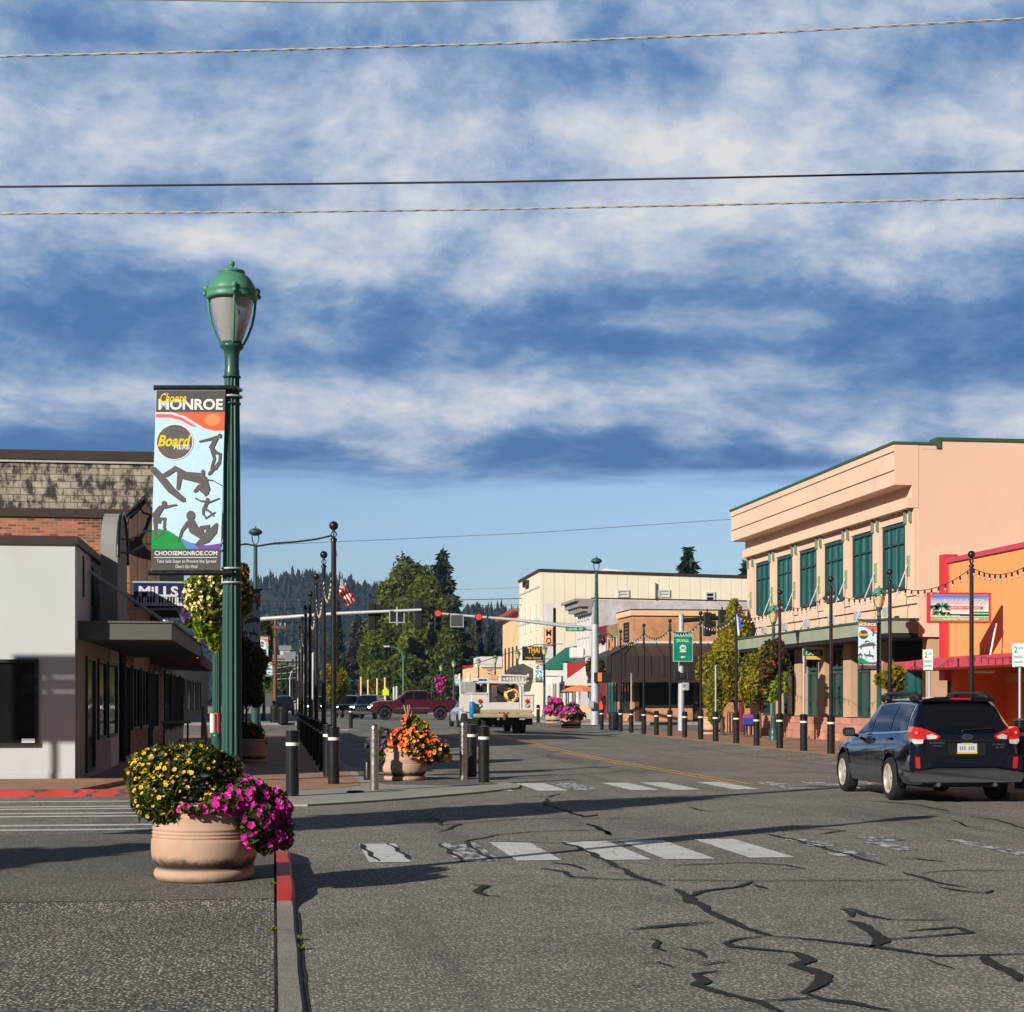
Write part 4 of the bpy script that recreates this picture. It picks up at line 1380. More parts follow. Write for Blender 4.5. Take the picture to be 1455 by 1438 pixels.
mb.extr([onY(806.5, 942, y0), onY(838, 942, y0), onY(838, 966, y0), onY(806.5, 966, y0)], (0, .3, 0))
mb.build('fabric', M['awning_red'], a_)
mb = MB()
y0 = YG - .55
mb.box(onY(802, 968, y0), onY(806, 942, y0) + Vector((0, .5, 0)))
mb.build('end_post', M['white'], a_)
s_ = thing('box_sign', 'plain white box sign above the red awning beside the grey building', 'sign', onY(820, 927, YG2))
mb = MB()
c0, c1 = onY(811.5, 935, YG2 - 3), onY(830, 920, YG2 - 3)
mb.bbox((c0.x, YG2 - 3, c0.z), (c1.x, YG2 - 2.2, c1.z), .08)
mb.build('panel', M['white'], s_)
mb = MB()
mb.box((c0.x + .3, YG2 - 2.9, c0.z - .4), (c1.x + .6, YG2 - 2.3, c0.z))
mb.build('bracket', M['grey_canopy'], s_)
b = thing('cream_building', 'tall cream building with vertical siding and dark roof edge', 'building', (32, 145, FZ))
YC0, YC1 = yx(767.5), yx(738)
zt = onX(767, 812, XR).z
mb = MB()
mb.box((XR, YC0, FZ), (66, YC1, zt - 1.9))
mb.extr([(XR, YC0, zt - 1.9), (66, YC0, zt - 1.9), (66, YC0, zt - 1.0), (XR, YC0, zt)], (0, YC1 - YC0, 0))
mb.build('wall', M['siding_cream'], b)
mb = MB()
mb.extr([(XR - .12, YC0 - .12, zt), (66, YC0 - .12, zt - 1.0), (66, YC0 - .12, zt - .8), (XR - .12, YC0 - .12, zt + .2)], (0, .4, 0))
mb.extr([(XR - .12, YC0 + .28, zt), (XR - .12, YC1 + .1, zt - .1), (XR - .12, YC1 + .1, zt + .1), (XR - .12, YC0 + .28, zt + .2)], (.4, 0, 0))
mb.build('coping', M['coping_brown'], b)
mb = MB()
ap = at(852, 805, 146)
mb.extr([(ap.x - 1, YC0 + 6, zt - 1), (ap.x + 11, YC0 + 6, zt - 1.2), (ap.x + 4, YC0 + 6, zt + .35), (ap.x + .6, YC0 + 6, zt + .75)], (0, 5, 0), 0)
mb.build('roof_gable', M['white'], b)
for p0, p1, q0, q1, dk in ((877, 894, 838, 849, 0), (935, 952, 838, 849, 0), (1002, 1016, 841, 855, 1)):
 A, B = onY(p0, q1, YC0), onY(p1, q0, YC0)
 win(b, 'Y', YC0, A.x, B.x, A.z, B.z, M['frame_white'], M['glass_dark'] if dk else M['white'], 1, 2, .14, .1, d=-1)
mb = MB()
A = onY(930, 828, YC0)
mb.tube([(A.x, YC0 - .15, A.z), (A.x, YC0 - .15, A.z - 1.3)], .1, 6)
mb.build('vent_pipe', M['galv'], b)
for k, q in enumerate((858, 905)):
 for i in range(4):
  y = YC0 + 1.2 + i * 3.2
  z = onX(760, q, XR).z
  win(b, 'X', XR, y, y + 1.1, z - 2.2, z, M['siding_cream'], M['frame_white'], 1, 2, .12, .05, d=-1)
win(b, 'X', XR, YC0 + 6, YC0 + 8, onX(752, 833, XR).z, onX(752, 824, XR).z, M['coping_brown'], PS['yellow'], 1, 1, .12, .3, d=-1)
mb = MB()
for q in (836, 882):
 z = onX(760, q, XR).z
 mb.box((XR - .06, YC0 + .1, z - .08), (XR, YC1 - .1, z + .08))
mb.build('string_course', M['frame_white'], b)
# white chimney-like sign tower and its vertical board
s_ = thing('sign_tower', 'white sign tower with orange edged vertical board reading M O', 'sign', at(780, 1020, 134))
y0 = 133.0
c0, c1 = onY(776.5, 908, y0), onY(786, 858, y0)
mb = MB()
mb.box((c0.x, y0, 2.0), (c1.x, y0 + 1.2, c1.z))
mb.build('tower', M['white'], s_)
mb = MB()
mb.box((c1.x, y0 + .2, 2.5), (c1.x + .25, y0 + 1, c1.z - .3))  # dark slab stands in for the shadow strip beside the tower
mb.build('shadow_strip', M['grey_canopy'], s_)
c0, c1 = onY(773, 917, y0), onY(785.5, 892, y0)
mb = MB()
mb.box((c0.x, y0 - .1, c0.z), (c1.x, y0 - .01, c1.z))
bo = mb.build('board', mat('board_orange', S(232, 150, 112), .6, 0, .05), s_)
mb = MB()
mb.box((c0.x + .06, y0 - .11, c0.z + .02), (c1.x - .06, y0 - .101, c1.z - .02))
mb.build('board_face', M['stucco_peach'], bo)
mb = MB()
wd = c1.x - c0.x
put_text(mb, 'M', (c0.x + wd * .22, y0 - .12, c0.z + .72), (1, 0, 0), (0, 0, 1), wd * .56, .48)
put_text(mb, 'O', (c0.x + wd * .22, y0 - .12, c0.z + .10), (1, 0, 0), (0, 0, 1), wd * .56, .48)
mb.build('lettering', M['black_matte'], bo)
s_ = thing('restaurant_sign', 'black blade sign with large yellow THAI lettering', 'sign', at(757, 939, 138))
y0 = 136.5
c0, c1 = onY(742.5, 938.5, y0), onY(773, 918.5, y0)
mb = MB()
mb.box((c0.x, y0, c0.z), (c1.x, y0 + .2, c1.z))
mb.build('board', M['black_matte'], s_)
mb = MB()
wd, hh = c1.x - c0.x, c1.z - c0.z
put_text(mb, 'THAI', (c0.x + wd * .24, y0 - .02, c0.z + hh * .52), (1, 0, 0), (0, 0, 1), wd * .56, hh * .42, bold=.04)
mb.ball((c0.x + wd * .5, y0 - .03, c0.z + hh * .40), .08, 8)
put_text(mb, 'Main Street', (c0.x + wd * .16, y0 - .02, c0.z + hh * .10), (1, 0, 0), (0, 0, 1), wd * .7, hh * .17)
mb.build('lettering', mat('letter_amber', S(244, 172, 30), .5, 0, .03, emit=0.0), s_)
a_ = thing('dark_awning', 'dark grey dome awning below the yellow lettered restaurant sign', 'awning', at(738, 985, 150))
y0 = 142
mb = MB()
pts = [onY(722, 962, y0), onY(731, 948, y0), onY(744, 943, y0), onY(757, 950, y0), onY(762, 964, y0)]
mb.extr(pts, (0, 4, 0))
mb.build('fabric', M['awning_dark'], a_)
b = thing('peach_building', 'peach stucco building with red tile roof and narrow tall windows', 'building', (26, 158, FZ))
YP0, YP1 = YC1 + .1, yx(714)
z0_, z1_ = onX(714, 882, XR).z, onX(738, 870, XR).z
mb = MB()
mb.extr([(XR + .02, YP0, FZ), (XR + .02, YP1, FZ), (XR + .02, YP1, z0_), (XR + .02, YP0, z1_)], (12, 0, 0))
mb.build('wall', M['stucco_peach'], b)
mb = MB()
mb.extr([(XR - .6, YP1 + .8, z0_ - .1), (XR - .6, YP0 - .01, z1_), (XR - .6, YP0 - .01, z1_ + .35), (XR - .6, YP1 + .8, z0_ + .25)], (13, 0, 0))
mb.build('roof', M['rooftile'], b)
for i in range(4):
 y = YP0 + 1.2 + i * (YP1 - YP0 - 1) / 4
 win(b, 'X', XR + .02, y, y + .7, 2.6, 6.4, M['frame_dark'], M['glass_dark'], 1, 3, .1, .05, d=-1)
b = thing('cream_block_building', 'low cream building with white parapet beyond the peach building', 'building', at(698, 1015, 170))
mb = MB()
c0, c1 = onY(676, 1000, 170), onY(714, 948, 170)
mb.box((c0.x, 170, FZ), (c1.x + 6, 182, c1.z))
mb.build('wall', M['stucco_peach'], b)
mb = MB()
c0, c1 = onY(683, 948, 169.9), onY(713.5, 933, 169.9)
mb.box((c0.x, 169.8, c0.z), (c1.x, 176, c1.z))
mb.build('parapet', M['white'], b)
win(b, 'Y', 170, c0.x + .3, c1.x - .3, 1.0, 3.0, M['frame_white'], M['glass_dark'], 3, 1, .1, .08, d=-1)
b = thing('red_building', 'bright red walled shop with a white panelled front at the far end of the street', 'building', at(645, 1015, 205))
c0, c1 = onY(621, 1000, 205), onY(644, 948, 205)
mb = MB()
mb.box((c0.x, 205, FZ), (c1.x, 214, c1.z))
mb.build('wall', M['red_wall'], b)
c2, c3 = onY(645, 1000, 206), onY(676, 947, 206)
mb = MB()
mb.box((c2.x, 206, FZ), (c3.x, 214, c3.z))
mb.build('front_wall', M['white'], b)
mb = MB()
mb.box((c2.x - .05, 205.7, c3.z - .55), (c3.x, 206, c3.z + .1))
mb.box((c2.x, 205.75, c3.z - 1.9), (c3.x, 205.95, c3.z - 1.5))
mb.build('fascia', M['red_wall'], b)
win(b, 'Y', 206, c2.x + .2, c3.x - .3, 1.2, 3.0, M['frame_white'], M['glass_dark'], 3, 1, .1, .08, d=-1)
# far pale buildings in the valley gap on the left, dark ones behind the shade
for k, (p0, p1, q0, d_, mt, lb) in enumerate(((372, 432, 936, 430, 'grey_canopy', 'long pale grey warehouse roof far down the valley between the poles'), (396, 430, 966, 300, 'white', 'low white shed far down the street behind the black poles'),
                                              (398, 412, 921, 620, 'white', 'small white house low on the far hillside'), (405, 418, 930, 560, 'stucco_peach', 'small cream house on the valley floor below the white house'))):
 A, B = at(p0, 1000, d_), at(p1, q0, d_)
 b = thing('distant_building', lb, 'building', (A.x, A.y, 0))
 mb = MB()
 mb.box((A.x, A.y, 0), (B.x, A.y + 10, B.z - .6))
 mb.build('wall', M[mt], b)
 mb = MB()
 mb.extr([(A.x - .5, A.y - .5, B.z - .6), (B.x + .5, A.y - .5, B.z - .6), (B.x + .5, A.y + 5, B.z + .8), (A.x - .5, A.y + 5, B.z + .8)], (0, .3, .3))
 mb.build('roof', M['grey_wall'], b)
b = thing('shaded_shop_row', 'dark row of shaded shops beyond the block building', 'building', (-10, 120, .3))
mb = MB()
mb.box((-30, 100, .2), (-6.2, 170, 5.2))
mb.build('wall', M['grey_canopy'], b)
for i in range(6):
 win(b, 'X', -6.2, 102 + i * 9, 108 + i * 9, .8, 3.2, M['frame_dark'], M['glass_dark'], 3, 1, .1, .06, d=1)
# ------------------------------------------------------------------ vegetation helpers
def leaves(mb, lobes, n, size, elong=1.7, shell=0.5, m=0, rnd=0.9, flat_bottom=None):
 L = np.array(lobes, float)
 wt = (L[:, 3] * L[:, 4] * L[:, 5]) ** (2 / 3)
 idx = rng.choice(len(L), n, p=wt / wt.sum())
 dv = rng.normal(size=(n, 3))
 dv /= np.linalg.norm(dv, axis=1)[:, None]
 r = 1 - shell * rng.random(n) ** 1.4 + rng.normal(0, .085, n)
 c = L[idx, :3] + dv * L[idx, 3:6] * r[:, None]
 nr = dv + rng.normal(0, rnd, (n, 3))
 nr /= np.linalg.norm(nr, axis=1)[:, None]
 a = np.cross(nr, rng.normal(size=(n, 3)))
 a /= np.linalg.norm(a, axis=1)[:, None]
 b = np.cross(nr, a)
 s = size * rng.uniform(.6, 1.35, n)[:, None]
 A, B = a * s * elong * .5, b * s * .5
 V = np.stack([c - A, c - B * .9 + nr * s * .12, c + A, c + B * .9 + nr * s * .12], 1)
 if flat_bottom is not None:
  V = V[c[:, 2] > flat_bottom]
 k = len(V)
 mb.raw(V.reshape(-1, 3).tolist(), np.arange(k * 4).reshape(k, 4).tolist(), m)
def sprays(mb, base, h, r, n, size, tiers=9, m=0, z0=0.06, droop=0.35, jag=0.35):
 """conifer boughs: elongated faces pointing out and down, in uneven whorls"""
 t = z0 + (1 - z0) * (1 - np.sqrt(rng.random(n)) * .995)
 ang = rng.random(n) * 2 * np.pi
 lob = 1 + jag * np.sin(ang * 3 + t * 31) * np.cos(t * 17 + ang)
 prof = np.clip(1 - t, 0, 1) ** .85 * (0.72 + 0.28 * np.cos(t * tiers * 2 * np.pi)) * lob
 rr = r * prof * (0.45 + 0.6 * np.sqrt(rng.random(n)))
 c = np.stack([base[0] + rr * np.cos(ang), base[1] + rr * np.sin(ang), base[2] + h * t - rr * droop * .5], 1)
 o = np.stack([np.cos(ang), np.sin(ang), -droop + rng.normal(0, .25, n)], 1) + rng.normal(0, .3, (n, 3))
 o /= np.linalg.norm(o, axis=1)[:, None]
 sd = np.cross(o, rng.normal(size=(n, 3)))
 sd /= np.linalg.norm(sd, axis=1)[:, None]
 s = size * rng.uniform(.6, 1.4, n)[:, None]
 V = np.stack([c - o * s, c - sd * s * .38, c + o * s, c + sd * s * .38], 1)
 mb.raw(V.reshape(-1, 3).tolist(), np.arange(n * 4).reshape(n, 4).tolist(), m)
def trunk(mb, base, h, r, limbs=6, spread=.4):
 base = Vector(base)
 pts = [base + Vector((random.uniform(-1, 1) * h * .012, random.uniform(-1, 1) * h * .012, h * i / 5)) for i in range(6)]
 mb.tube(pts, [r * (1.25 if i == 0 else 1 - .16 * i) for i in range(6)], 8)
 for k in range(limbs):
  t = random.uniform(.35, .9)
  p = base + Vector((0, 0, h * t))
  w = random.uniform(0, 6.28)
  l = h * spread * random.uniform(.6, 1.1)
  e = p + Vector((math.cos(w) * l, math.sin(w) * l, l * random.uniform(.5, 1.0)))
  mb.tube([p, p.lerp(e, .5) + Vector((0, 0, l * .06)), e], [r * .45, r * .3, r * .1], 6)
def crown_lobes(c, rx, rz, k, sc=0.5, ry=None):
 c = Vector(c)
 out_ = []
 for i in range(k):
  d_ = Vector((random.gauss(0, 1), random.gauss(0, 1), random.gauss(0, 1))).normalized()
  q = random.uniform(.35, .72)
  s_ = random.uniform(.7, 1.25) * sc
  out_.append((c.x + d_.x * rx * q, c.y + d_.y * (ry or rx) * q, c.z + d_.z * rz * q, rx * s_, (ry or rx) * s_, rz * s_ * .85))
 return out_
M['leaf_dark'] = leaf_mat('leaf_dark', (0.025, 0.045, 0.010), (0.24, 0.27, 0.05), 0.32, 1.0, .25)
M['leaf_mid'] = leaf_mat('leaf_mid', (0.035, 0.065, 0.010), (0.38, 0.40, 0.07), 0.36, 1.0, .22)
M['leaf_yellow'] = leaf_mat('leaf_yellow', (0.10, 0.11, 0.012), (0.48, 0.36, 0.03), 0.3, .9, .8)
M['leaf_hedge'] = leaf_mat('leaf_hedge', (0.09, 0.11, 0.010), (0.72, 0.60, 0.05), 0.36, 1.0, .9)
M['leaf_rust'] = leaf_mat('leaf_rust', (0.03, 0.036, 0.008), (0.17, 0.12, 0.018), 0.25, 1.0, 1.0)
M['needle_green'] = leaf_mat('needle_green', (0.012, 0.030, 0.013), (0.045, 0.075, 0.028), 0.12, .8, .4)
M['needle_blue'] = leaf_mat('needle_blue', (0.030, 0.042, 0.032), (0.095, 0.115, 0.075), 0.12, .8, .4)
M['needle_gold'] = leaf_mat('needle_gold', (0.06, 0.065, 0.016), (0.19, 0.17, 0.05), 0.15, .8, .4)
M['needle_grey'] = leaf_mat('needle_grey', (0.045, 0.048, 0.042), (0.13, 0.135, 0.115), 0.12, .8, .4)
def conifer(px, ytop, halfw, d, label, mt='needle_green', n=5000, base_y=None, size=None, tiers=10, jag=.35, zb=0.3):
 base = at(px, HY, d)
 base.z = zb
 top = at(px, ytop, d).z
 r = halfw / F * d
 t_ = thing('conifer_tree', label, 'tree', base, 'conifers behind the buildings')
 mb = MB()
 mb.tube([base, base + Vector((0, 0, (top - zb) * .95))], [r * .12, r * .02], 8)
 mb.build('trunk', M['bark'], t_)
 mb = MB()
 sprays(mb, base, top - zb, r, n, size or r * .17, tiers, jag=jag)
 mb.build('crown', M[mt], t_)
 return t_
def broadleaf(px, ytop, ybot, halfw, d, label, mt, n, size, k=16, name='broadleaf_tree', zb=.3, group='trees across the street end', ry=None, sc=.5, bottom=None):
 base = at(px, HY, d)
 base.z = zb
 z1, z0 = at(px, ytop, d).z, at(px, ybot, d).z
 r = halfw / F * d
 t_ = thing(name, label, 'tree', base, group)
 mb = MB()
 trunk(mb, base, max(z0 - zb, (z1 - zb) * .45) + .3 * (z1 - z0), max(.05, r * .07), 7, .3)
 mb.build('trunk', M['bark'], t_)
 c = Vector((base.x, base.y, (z0 + z1) / 2))
 rzz = (z1 - z0) / 2
 mb = MB()
 lob = crown_lobes(c, r * .98, rzz * .98, k, sc, ry)
 lob.append((c.x, c.y, c.z, r * .62, (ry or r) * .62, rzz * .7))
 leaves(mb, lob, n, size, shell=.55, flat_bottom=bottom)
 mb.build('crown', M[mt], t_)
 return t_
# the dark group of tall trees at the end of the street, and single trees round it
broadleaf(586, 781, 960, 36, 232, 'tallest dark evergreen top in the tree group behind the traffic signals', 'leaf_dark', 26000, .42, 20)
conifer(629, 783, 56, 226, 'blue-grey pointed spruce on the right of the dark tree group', 'needle_blue', 16000, size=.8)
broadleaf(560, 822, 985, 34, 214, 'broad mid green tree on the left of the dark tree group', 'leaf_mid', 28000, .40, 20)
broadleaf(607, 812, 1000, 40, 206, 'big rounded tree in the middle of the dark tree group', 'leaf_mid', 32000, .40, 22)
broadleaf(532, 868, 1000, 22, 200, 'lower green tree on the left edge of the tree group', 'leaf_mid', 17000, .38, 16)
broadleaf(641, 856, 1000, 22, 198, 'dark shaded tree right of the red traffic signal', 'leaf_dark', 17000, .38, 16)
broadleaf(566, 930, 1012, 46, 196, 'low spreading green tree at the foot of the tree group', 'leaf_mid', 24000, .36, 22)
broadleaf(612, 950, 1014, 26, 192, 'low dark tree beside the red building', 'leaf_dark', 12000, .36, 16)
broadleaf(662, 962, 1014, 16, 186, 'bushy green tree in front of the red building', 'leaf_mid', 8000, .34, 12)
conifer(672, 885, 17, 262, 'golden green narrow conifer under the right traffic signal', 'needle_gold', 4000, jag=.2)
conifer(697, 892, 22, 250, 'deep green conifer left of the peach building', 'needle_green', 4500)
conifer(684, 905, 16, 245, 'smaller dark conifer between golden conifer and peach building', 'needle_green', 3500)
broadleaf(706, 918, 1000, 14, 240, 'yellowish green tree touching the peach building wall', 'leaf_mid', 3500, .6, 12)
broadleaf(404, 950, 1008, 24, 250, 'dark bushy trees low in the valley gap left of the black poles', 'leaf_dark', 7000, .4, 14)
conifer(480, 852, 22, 262, 'dark conifer behind the tall black light poles', 'needle_green', 5000)
conifer(508, 872, 34, 240, 'grey drooping cedar left of the dark tree group', 'needle_grey', 6000, jag=.6)
broadleaf(476, 944, 1004, 21, 138, 'small golden yellow maple across the intersection', 'leaf_yellow', 11000, .24, 16, group='street trees in autumn colour')
broadleaf(376, 862, 985, 12, 120, 'dark narrow tree behind the left street banners', 'leaf_dark', 4000, .4, 12)
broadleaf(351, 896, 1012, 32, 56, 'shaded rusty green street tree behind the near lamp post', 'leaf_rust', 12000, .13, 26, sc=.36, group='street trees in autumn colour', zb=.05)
conifer(977, 776, 62, 215, 'dark pointed fir rising behind the cream building', 'needle_green', 4500, jag=.6)
conifer(1058, 795, 42, 190, 'dark fir just left of the pink building cornice', 'needle_green', 3500, jag=.6)
# right pavement trees
broadleaf(1044, 850, 968, 25, 75, 'tall yellow-green tree with feathery top left of the sage canopy', 'leaf_hedge', 22000, .09, 26, group='street trees in autumn colour', zb=.13, sc=.38)
broadleaf(1026, 905, 1004, 34, 74, 'bushy yellow-green tree behind the black bollards', 'leaf_hedge', 26000, .10, 18, group='street trees in autumn colour', zb=.13)
broadleaf(1080, 915, 1006, 30, 69, 'round green street tree with pale forked trunk under the canopy', 'leaf_hedge', 24000, .095, 18, group='street trees in autumn colour', zb=.13)
broadleaf(1268, 936, 986, 23, 46.5, 'young orange-yellow sapling beside the blue car roof', 'leaf_yellow', 2600, .10, 10, group='street trees in autumn colour', zb=.13)
broadleaf(1017, 962, 1032, 17, 70.5, 'bushy shrub growing in the concrete planter by the bollards', 'leaf_hedge', 5000, .10, 12, name='planter_shrub', zb=.6, group='planter plants')
# off to the left of the picture: the shrubby tree whose shadow falls on the near pavement
t_ = thing('conifer_tree', 'small pointed conifer standing on the left pavement corner', 'tree', (-9.6, 10.7, .1))
mb = MB()
mb.tube([(-9.6, 10.7, .1), (-9.6, 10.7, 4.6)], [.12, .02], 8)
mb.build('trunk', M['bark'], t_)
mb = MB()
sprays(mb, (-9.6, 10.7, .1), 5.0, 3.4, 14000, .34, 5)
mb.build('crown', M['needle_green'], t_)
t_ = thing('columnar_tree', 'slim clipped columnar tree beside the tall utility pole', 'tree', (-7.1, 16.2, .1))
mb = MB()
mb.tube([(-7.1, 16.2, .1), (-7.1, 16.2, 6)], [.1, .04], 8)
mb.build('trunk', M['bark'], t_)
mb = MB()
leaves(mb, [(-7.1, 16.2, 5.4, .95, .95, 2.5), (-7.1, 16.2, 5.0, .8, .8, 1.4)], 14000, .17)
mb.build('crown', M['needle_green'], t_)
# ------------------------------------------------------------------ planters and flowers
M['planter'] = bpy.data.materials.new('planter_concrete')
M['planter'].use_nodes = True
_t = M['planter'].node_tree
_g = G(_t)
_co = _g.n('ShaderNodeTexCoord').outputs['Object']
_sp = _g.n('ShaderNodeSeparateXYZ', {0: _co})
_n = _g.noise(_co, 3.0, 5.0, .65)
_c = _g.n('ShaderNodeHueSaturation', {'Color': S(192, 160, 138) + (1,), 'Value': _g.n('ShaderNodeMapRange', {0: _n, 1: .3, 2: .7, 3: .88, 4: 1.1}).outputs[0]}).outputs[0]
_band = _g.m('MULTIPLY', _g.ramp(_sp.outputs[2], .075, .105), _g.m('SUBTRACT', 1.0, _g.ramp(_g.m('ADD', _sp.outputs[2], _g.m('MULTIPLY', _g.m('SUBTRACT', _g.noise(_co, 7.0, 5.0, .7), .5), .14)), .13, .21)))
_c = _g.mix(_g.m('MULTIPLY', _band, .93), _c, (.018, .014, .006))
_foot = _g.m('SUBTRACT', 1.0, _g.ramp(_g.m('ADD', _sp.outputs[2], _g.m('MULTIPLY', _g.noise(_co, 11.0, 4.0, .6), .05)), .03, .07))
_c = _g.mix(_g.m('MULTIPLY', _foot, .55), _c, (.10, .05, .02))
_pit = _g.n('ShaderNodeTexVoronoi', {'Vector': _co, 'Scale': 42.0}).outputs['Distance']
_pitm = _g.m('MULTIPLY', _g.m('SUBTRACT', 1.0, _g.ramp(_pit, .10, .16)), _g.ramp(_g.noise(_co, 9.0, 3.0, .6), .52, .62))
_c = _g.mix(_g.m('MULTIPLY', _pitm, .6), _c, (.13, .08, .05))
_t.links.new(_c, _t.nodes['Principled BSDF'].inputs['Base Color'])
_t.nodes['Principled BSDF'].inputs['Roughness'].default_value = .9
_bp = _g.n('ShaderNodeBump', {'Height': _g.m('ADD', _g.noise(_co, 90.0, 4.0, .6), _g.m('MULTIPLY', _pitm, -1.5)), 'Strength': .35, 'Distance': .006})
_t.links.new(_bp.outputs[0], _t.nodes['Principled BSDF'].inputs['Normal'])
M['soil'] = mat('soil', (.03, .02, .013), .95, 0, .3, 10)
def make_planter(label, loc, s=1.0, group='concrete planters', rz=0.0):
 t_ = thing('planter', label, 'planter', (0, 0, 0), group)
 prof = [(.385, 0), (.400, .02), (.405, .05), (.395, .078), (.372, .094), (.368, .102), (.385, .118), (.408, .145), (.422, .19), (.427, .25), (.425, .31), (.420, .328),
   (.413, .331), (.413, .343), (.419, .347), (.419, .356), (.412, .360), (.412, .370), (.418, .374), (.418, .384), (.411, .388), (.411, .398), (.416, .402), (.417, .418), (.410, .424),
   (.411, .50), (.413, .535), (.405, .541), (.405, .548), (.425, .556), (.432, .575), (.431, .600), (.424, .615), (.375, .618), (.368, .60), (.365, .50), (.0001, .50)]
 mb = MB()
 mb.lathe(prof, 64, (0, 0, 0), 0)
 mb.build('pot', M['planter'], t_, world=False)
 mb = MB()
 mb.lathe([(.366, .52), (.2, .545), (.0001, .55)], 24)
 mb.build('soil', M['soil'], t_, world=False)
 t_.location = loc
 t_.scale = (s, s, s)
 t_.rotation_euler = (0, 0, rz)
 return t_
def petals(mb, p, n, r, k=5, m=0, mc=None, cup=.25, cr=.28):
 n = Vector(n).normalized()
 a = n.cross(Vector((random.gauss(0, 1), random.gauss(0, 1), random.gauss(0, 1)))).normalized()
 b = n.cross(a)
 p = Vector(p)
 w0 = random.uniform(0, 6)
 vs = [p]
 for i in range(k * 2):
  w = w0 + math.pi * i / k
  rr = r * (1 if i % 2 == 0 else .72)
  vs.append(p + (a * math.cos(w) + b * math.sin(w)) * rr + n * r * cup)
 fs = [(0, 1 + i, 1 + (i + 1) % (2 * k)) for i in range(2 * k)]
 mb.add(vs, fs, m)
 if mc is not None:
  vs = [p + n * r * .22 + (a * math.cos(i * 1.256) + b * math.sin(i * 1.256)) * r * cr for i in range(5)]
  mb.add(vs, [(0, 1, 2, 3, 4)], mc)
def surf_pts(lobes, n, zmin=-9, bias=(0, 0, 0), jit=.06):
 L = np.array(lobes, float)
 wt = (L[:, 3] * L[:, 4] * L[:, 5]) ** (2 / 3)
 res = []
 while len(res) < n:
  i = rng.choice(len(L), p=wt / wt.sum())
  d_ = rng.normal(size=3) + np.array(bias)
  d_ /= np.linalg.norm(d_)
  p = L[i, :3] + d_ * L[i, 3:6] * (1 + abs(rng.normal(0, jit)))
  if p[2] < zmin:
   continue
  # keep only points on the outside of the union
  q = ((p - L[:, :3]) / L[:, 3:6])
  if ((q ** 2).sum(1) < .72).any():
   continue
  res.append((p, d_))
 return res
M['fl_yellow'] = mat('flower_yellow', (.74, .50, .012), .6, 0, .12, 20)
M['fl_amber'] = mat('flower_amber', (.52, .24, .01), .6, 0, .12, 20)
M['fl_magenta'] = mat('flower_magenta', (.54, .008, .27), .55, 0, .2, 14)
M['fl_plum'] = mat('flower_plum', (.25, .004, .14), .55, 0, .2, 14)
M['fl_orange'] = mat('flower_orange', (.78, .17, .018), .6, 0, .2, 16)
M['fl_orange2'] = mat('flower_orange_light', (.85, .34, .05), .6, 0, .15, 16)
M['fl_red'] = mat('flower_red', (.62, .035, .02), .6, 0, .15, 16)
M['fl_purple'] = mat('flower_purple', (.13, .03, .24), .6, 0, .2, 16)
M['fl_cream'] = mat('flower_cream', (.72, .62, .22), .6, 0, .1, 16)
M['lf_feather'] = leaf_mat('leaf_feathery', (.026, .044, .010), (.12, .15, .026), .25, .9, 9.0)
M['lf_petunia'] = leaf_mat('leaf_petunia', (.03, .055, .012), (.12, .17, .03), .3, .8, 8.0)
M['lf_lime'] = leaf_mat('leaf_lime', (.14, .23, .015), (.40, .50, .04), .35, .7, 6.0)
M['lf_basket'] = leaf_mat('leaf_basket', (.06, .09, .012), (.22, .24, .03), .3, .9, 5.0)
# near planter
PD = 14.28
PB = at(290.5, HY, PD)
PB.z = near_z(PB.x, PB.y)
make_planter('big tan concrete planter overflowing with yellow and magenta flowers beside the red kerb', PB, 1.0, rz=.6)
WT = lambda px, py, dd=0.0: at(px, py, PD + dd)
t_ = thing('yellow_flower_bush', 'feathery bush with many small yellow flowers in the near planter', 'plant', PB + Vector((0, 0, .55)), 'near planter plants')
yl = []
for px, py, rx, rz_, dd in ((262, 1112, 64, 46, 0), (222, 1102, 38, 36, -.05), (232, 1135, 40, 30, -.2), (300, 1108, 42, 38, .1), (270, 1088, 48, 30, .05), (305, 1138, 34, 26, -.1), (248, 1150, 30, 20, -.22), (212, 1146, 16, 10, -.2), (205, 1085, 18, 14, 0), (322, 1122, 22, 28, 0.1)):
 c = WT(px, py, dd)
 k = PD / F
 yl.append((c.x, c.y, c.z, rx * k, min(rx * k * 1.1, .36), rz_ * k))
mb = MB()
leaves(mb, yl, 15000, .034, 2.6, .42)
leaves(mb, yl, 9000, .022, 4.0, .1, rnd=1.5)
mb.build('foliage', M['lf_feather'], t_)
mb = MB()
for p, n in surf_pts(yl, 460, bias=(-.75, -.35, .55)):
 petals(mb, p, Vector(n) * .6 + Vector((-.25, -.4, .5)) + Vector(rng.normal(0, .25, 3)), random.uniform(.014, .024), 5, 0, 1)
for p, n in surf_pts(yl, 110, bias=(0, 0, .3)):
 petals(mb, p, Vector(n) + Vector(rng.normal(0, .3, 3)), random.uniform(.011, .017), 5, 0, 1)
tag(mb.build('blossom', [M['fl_yellow'], M['fl_amber']], t_), kind='stuff')
t_ = thing('magenta_petunia', 'magenta petunias spilling over the right rim of the near planter', 'plant', PB + Vector((.3, 0, .5)), 'near planter plants')
pl_ = []
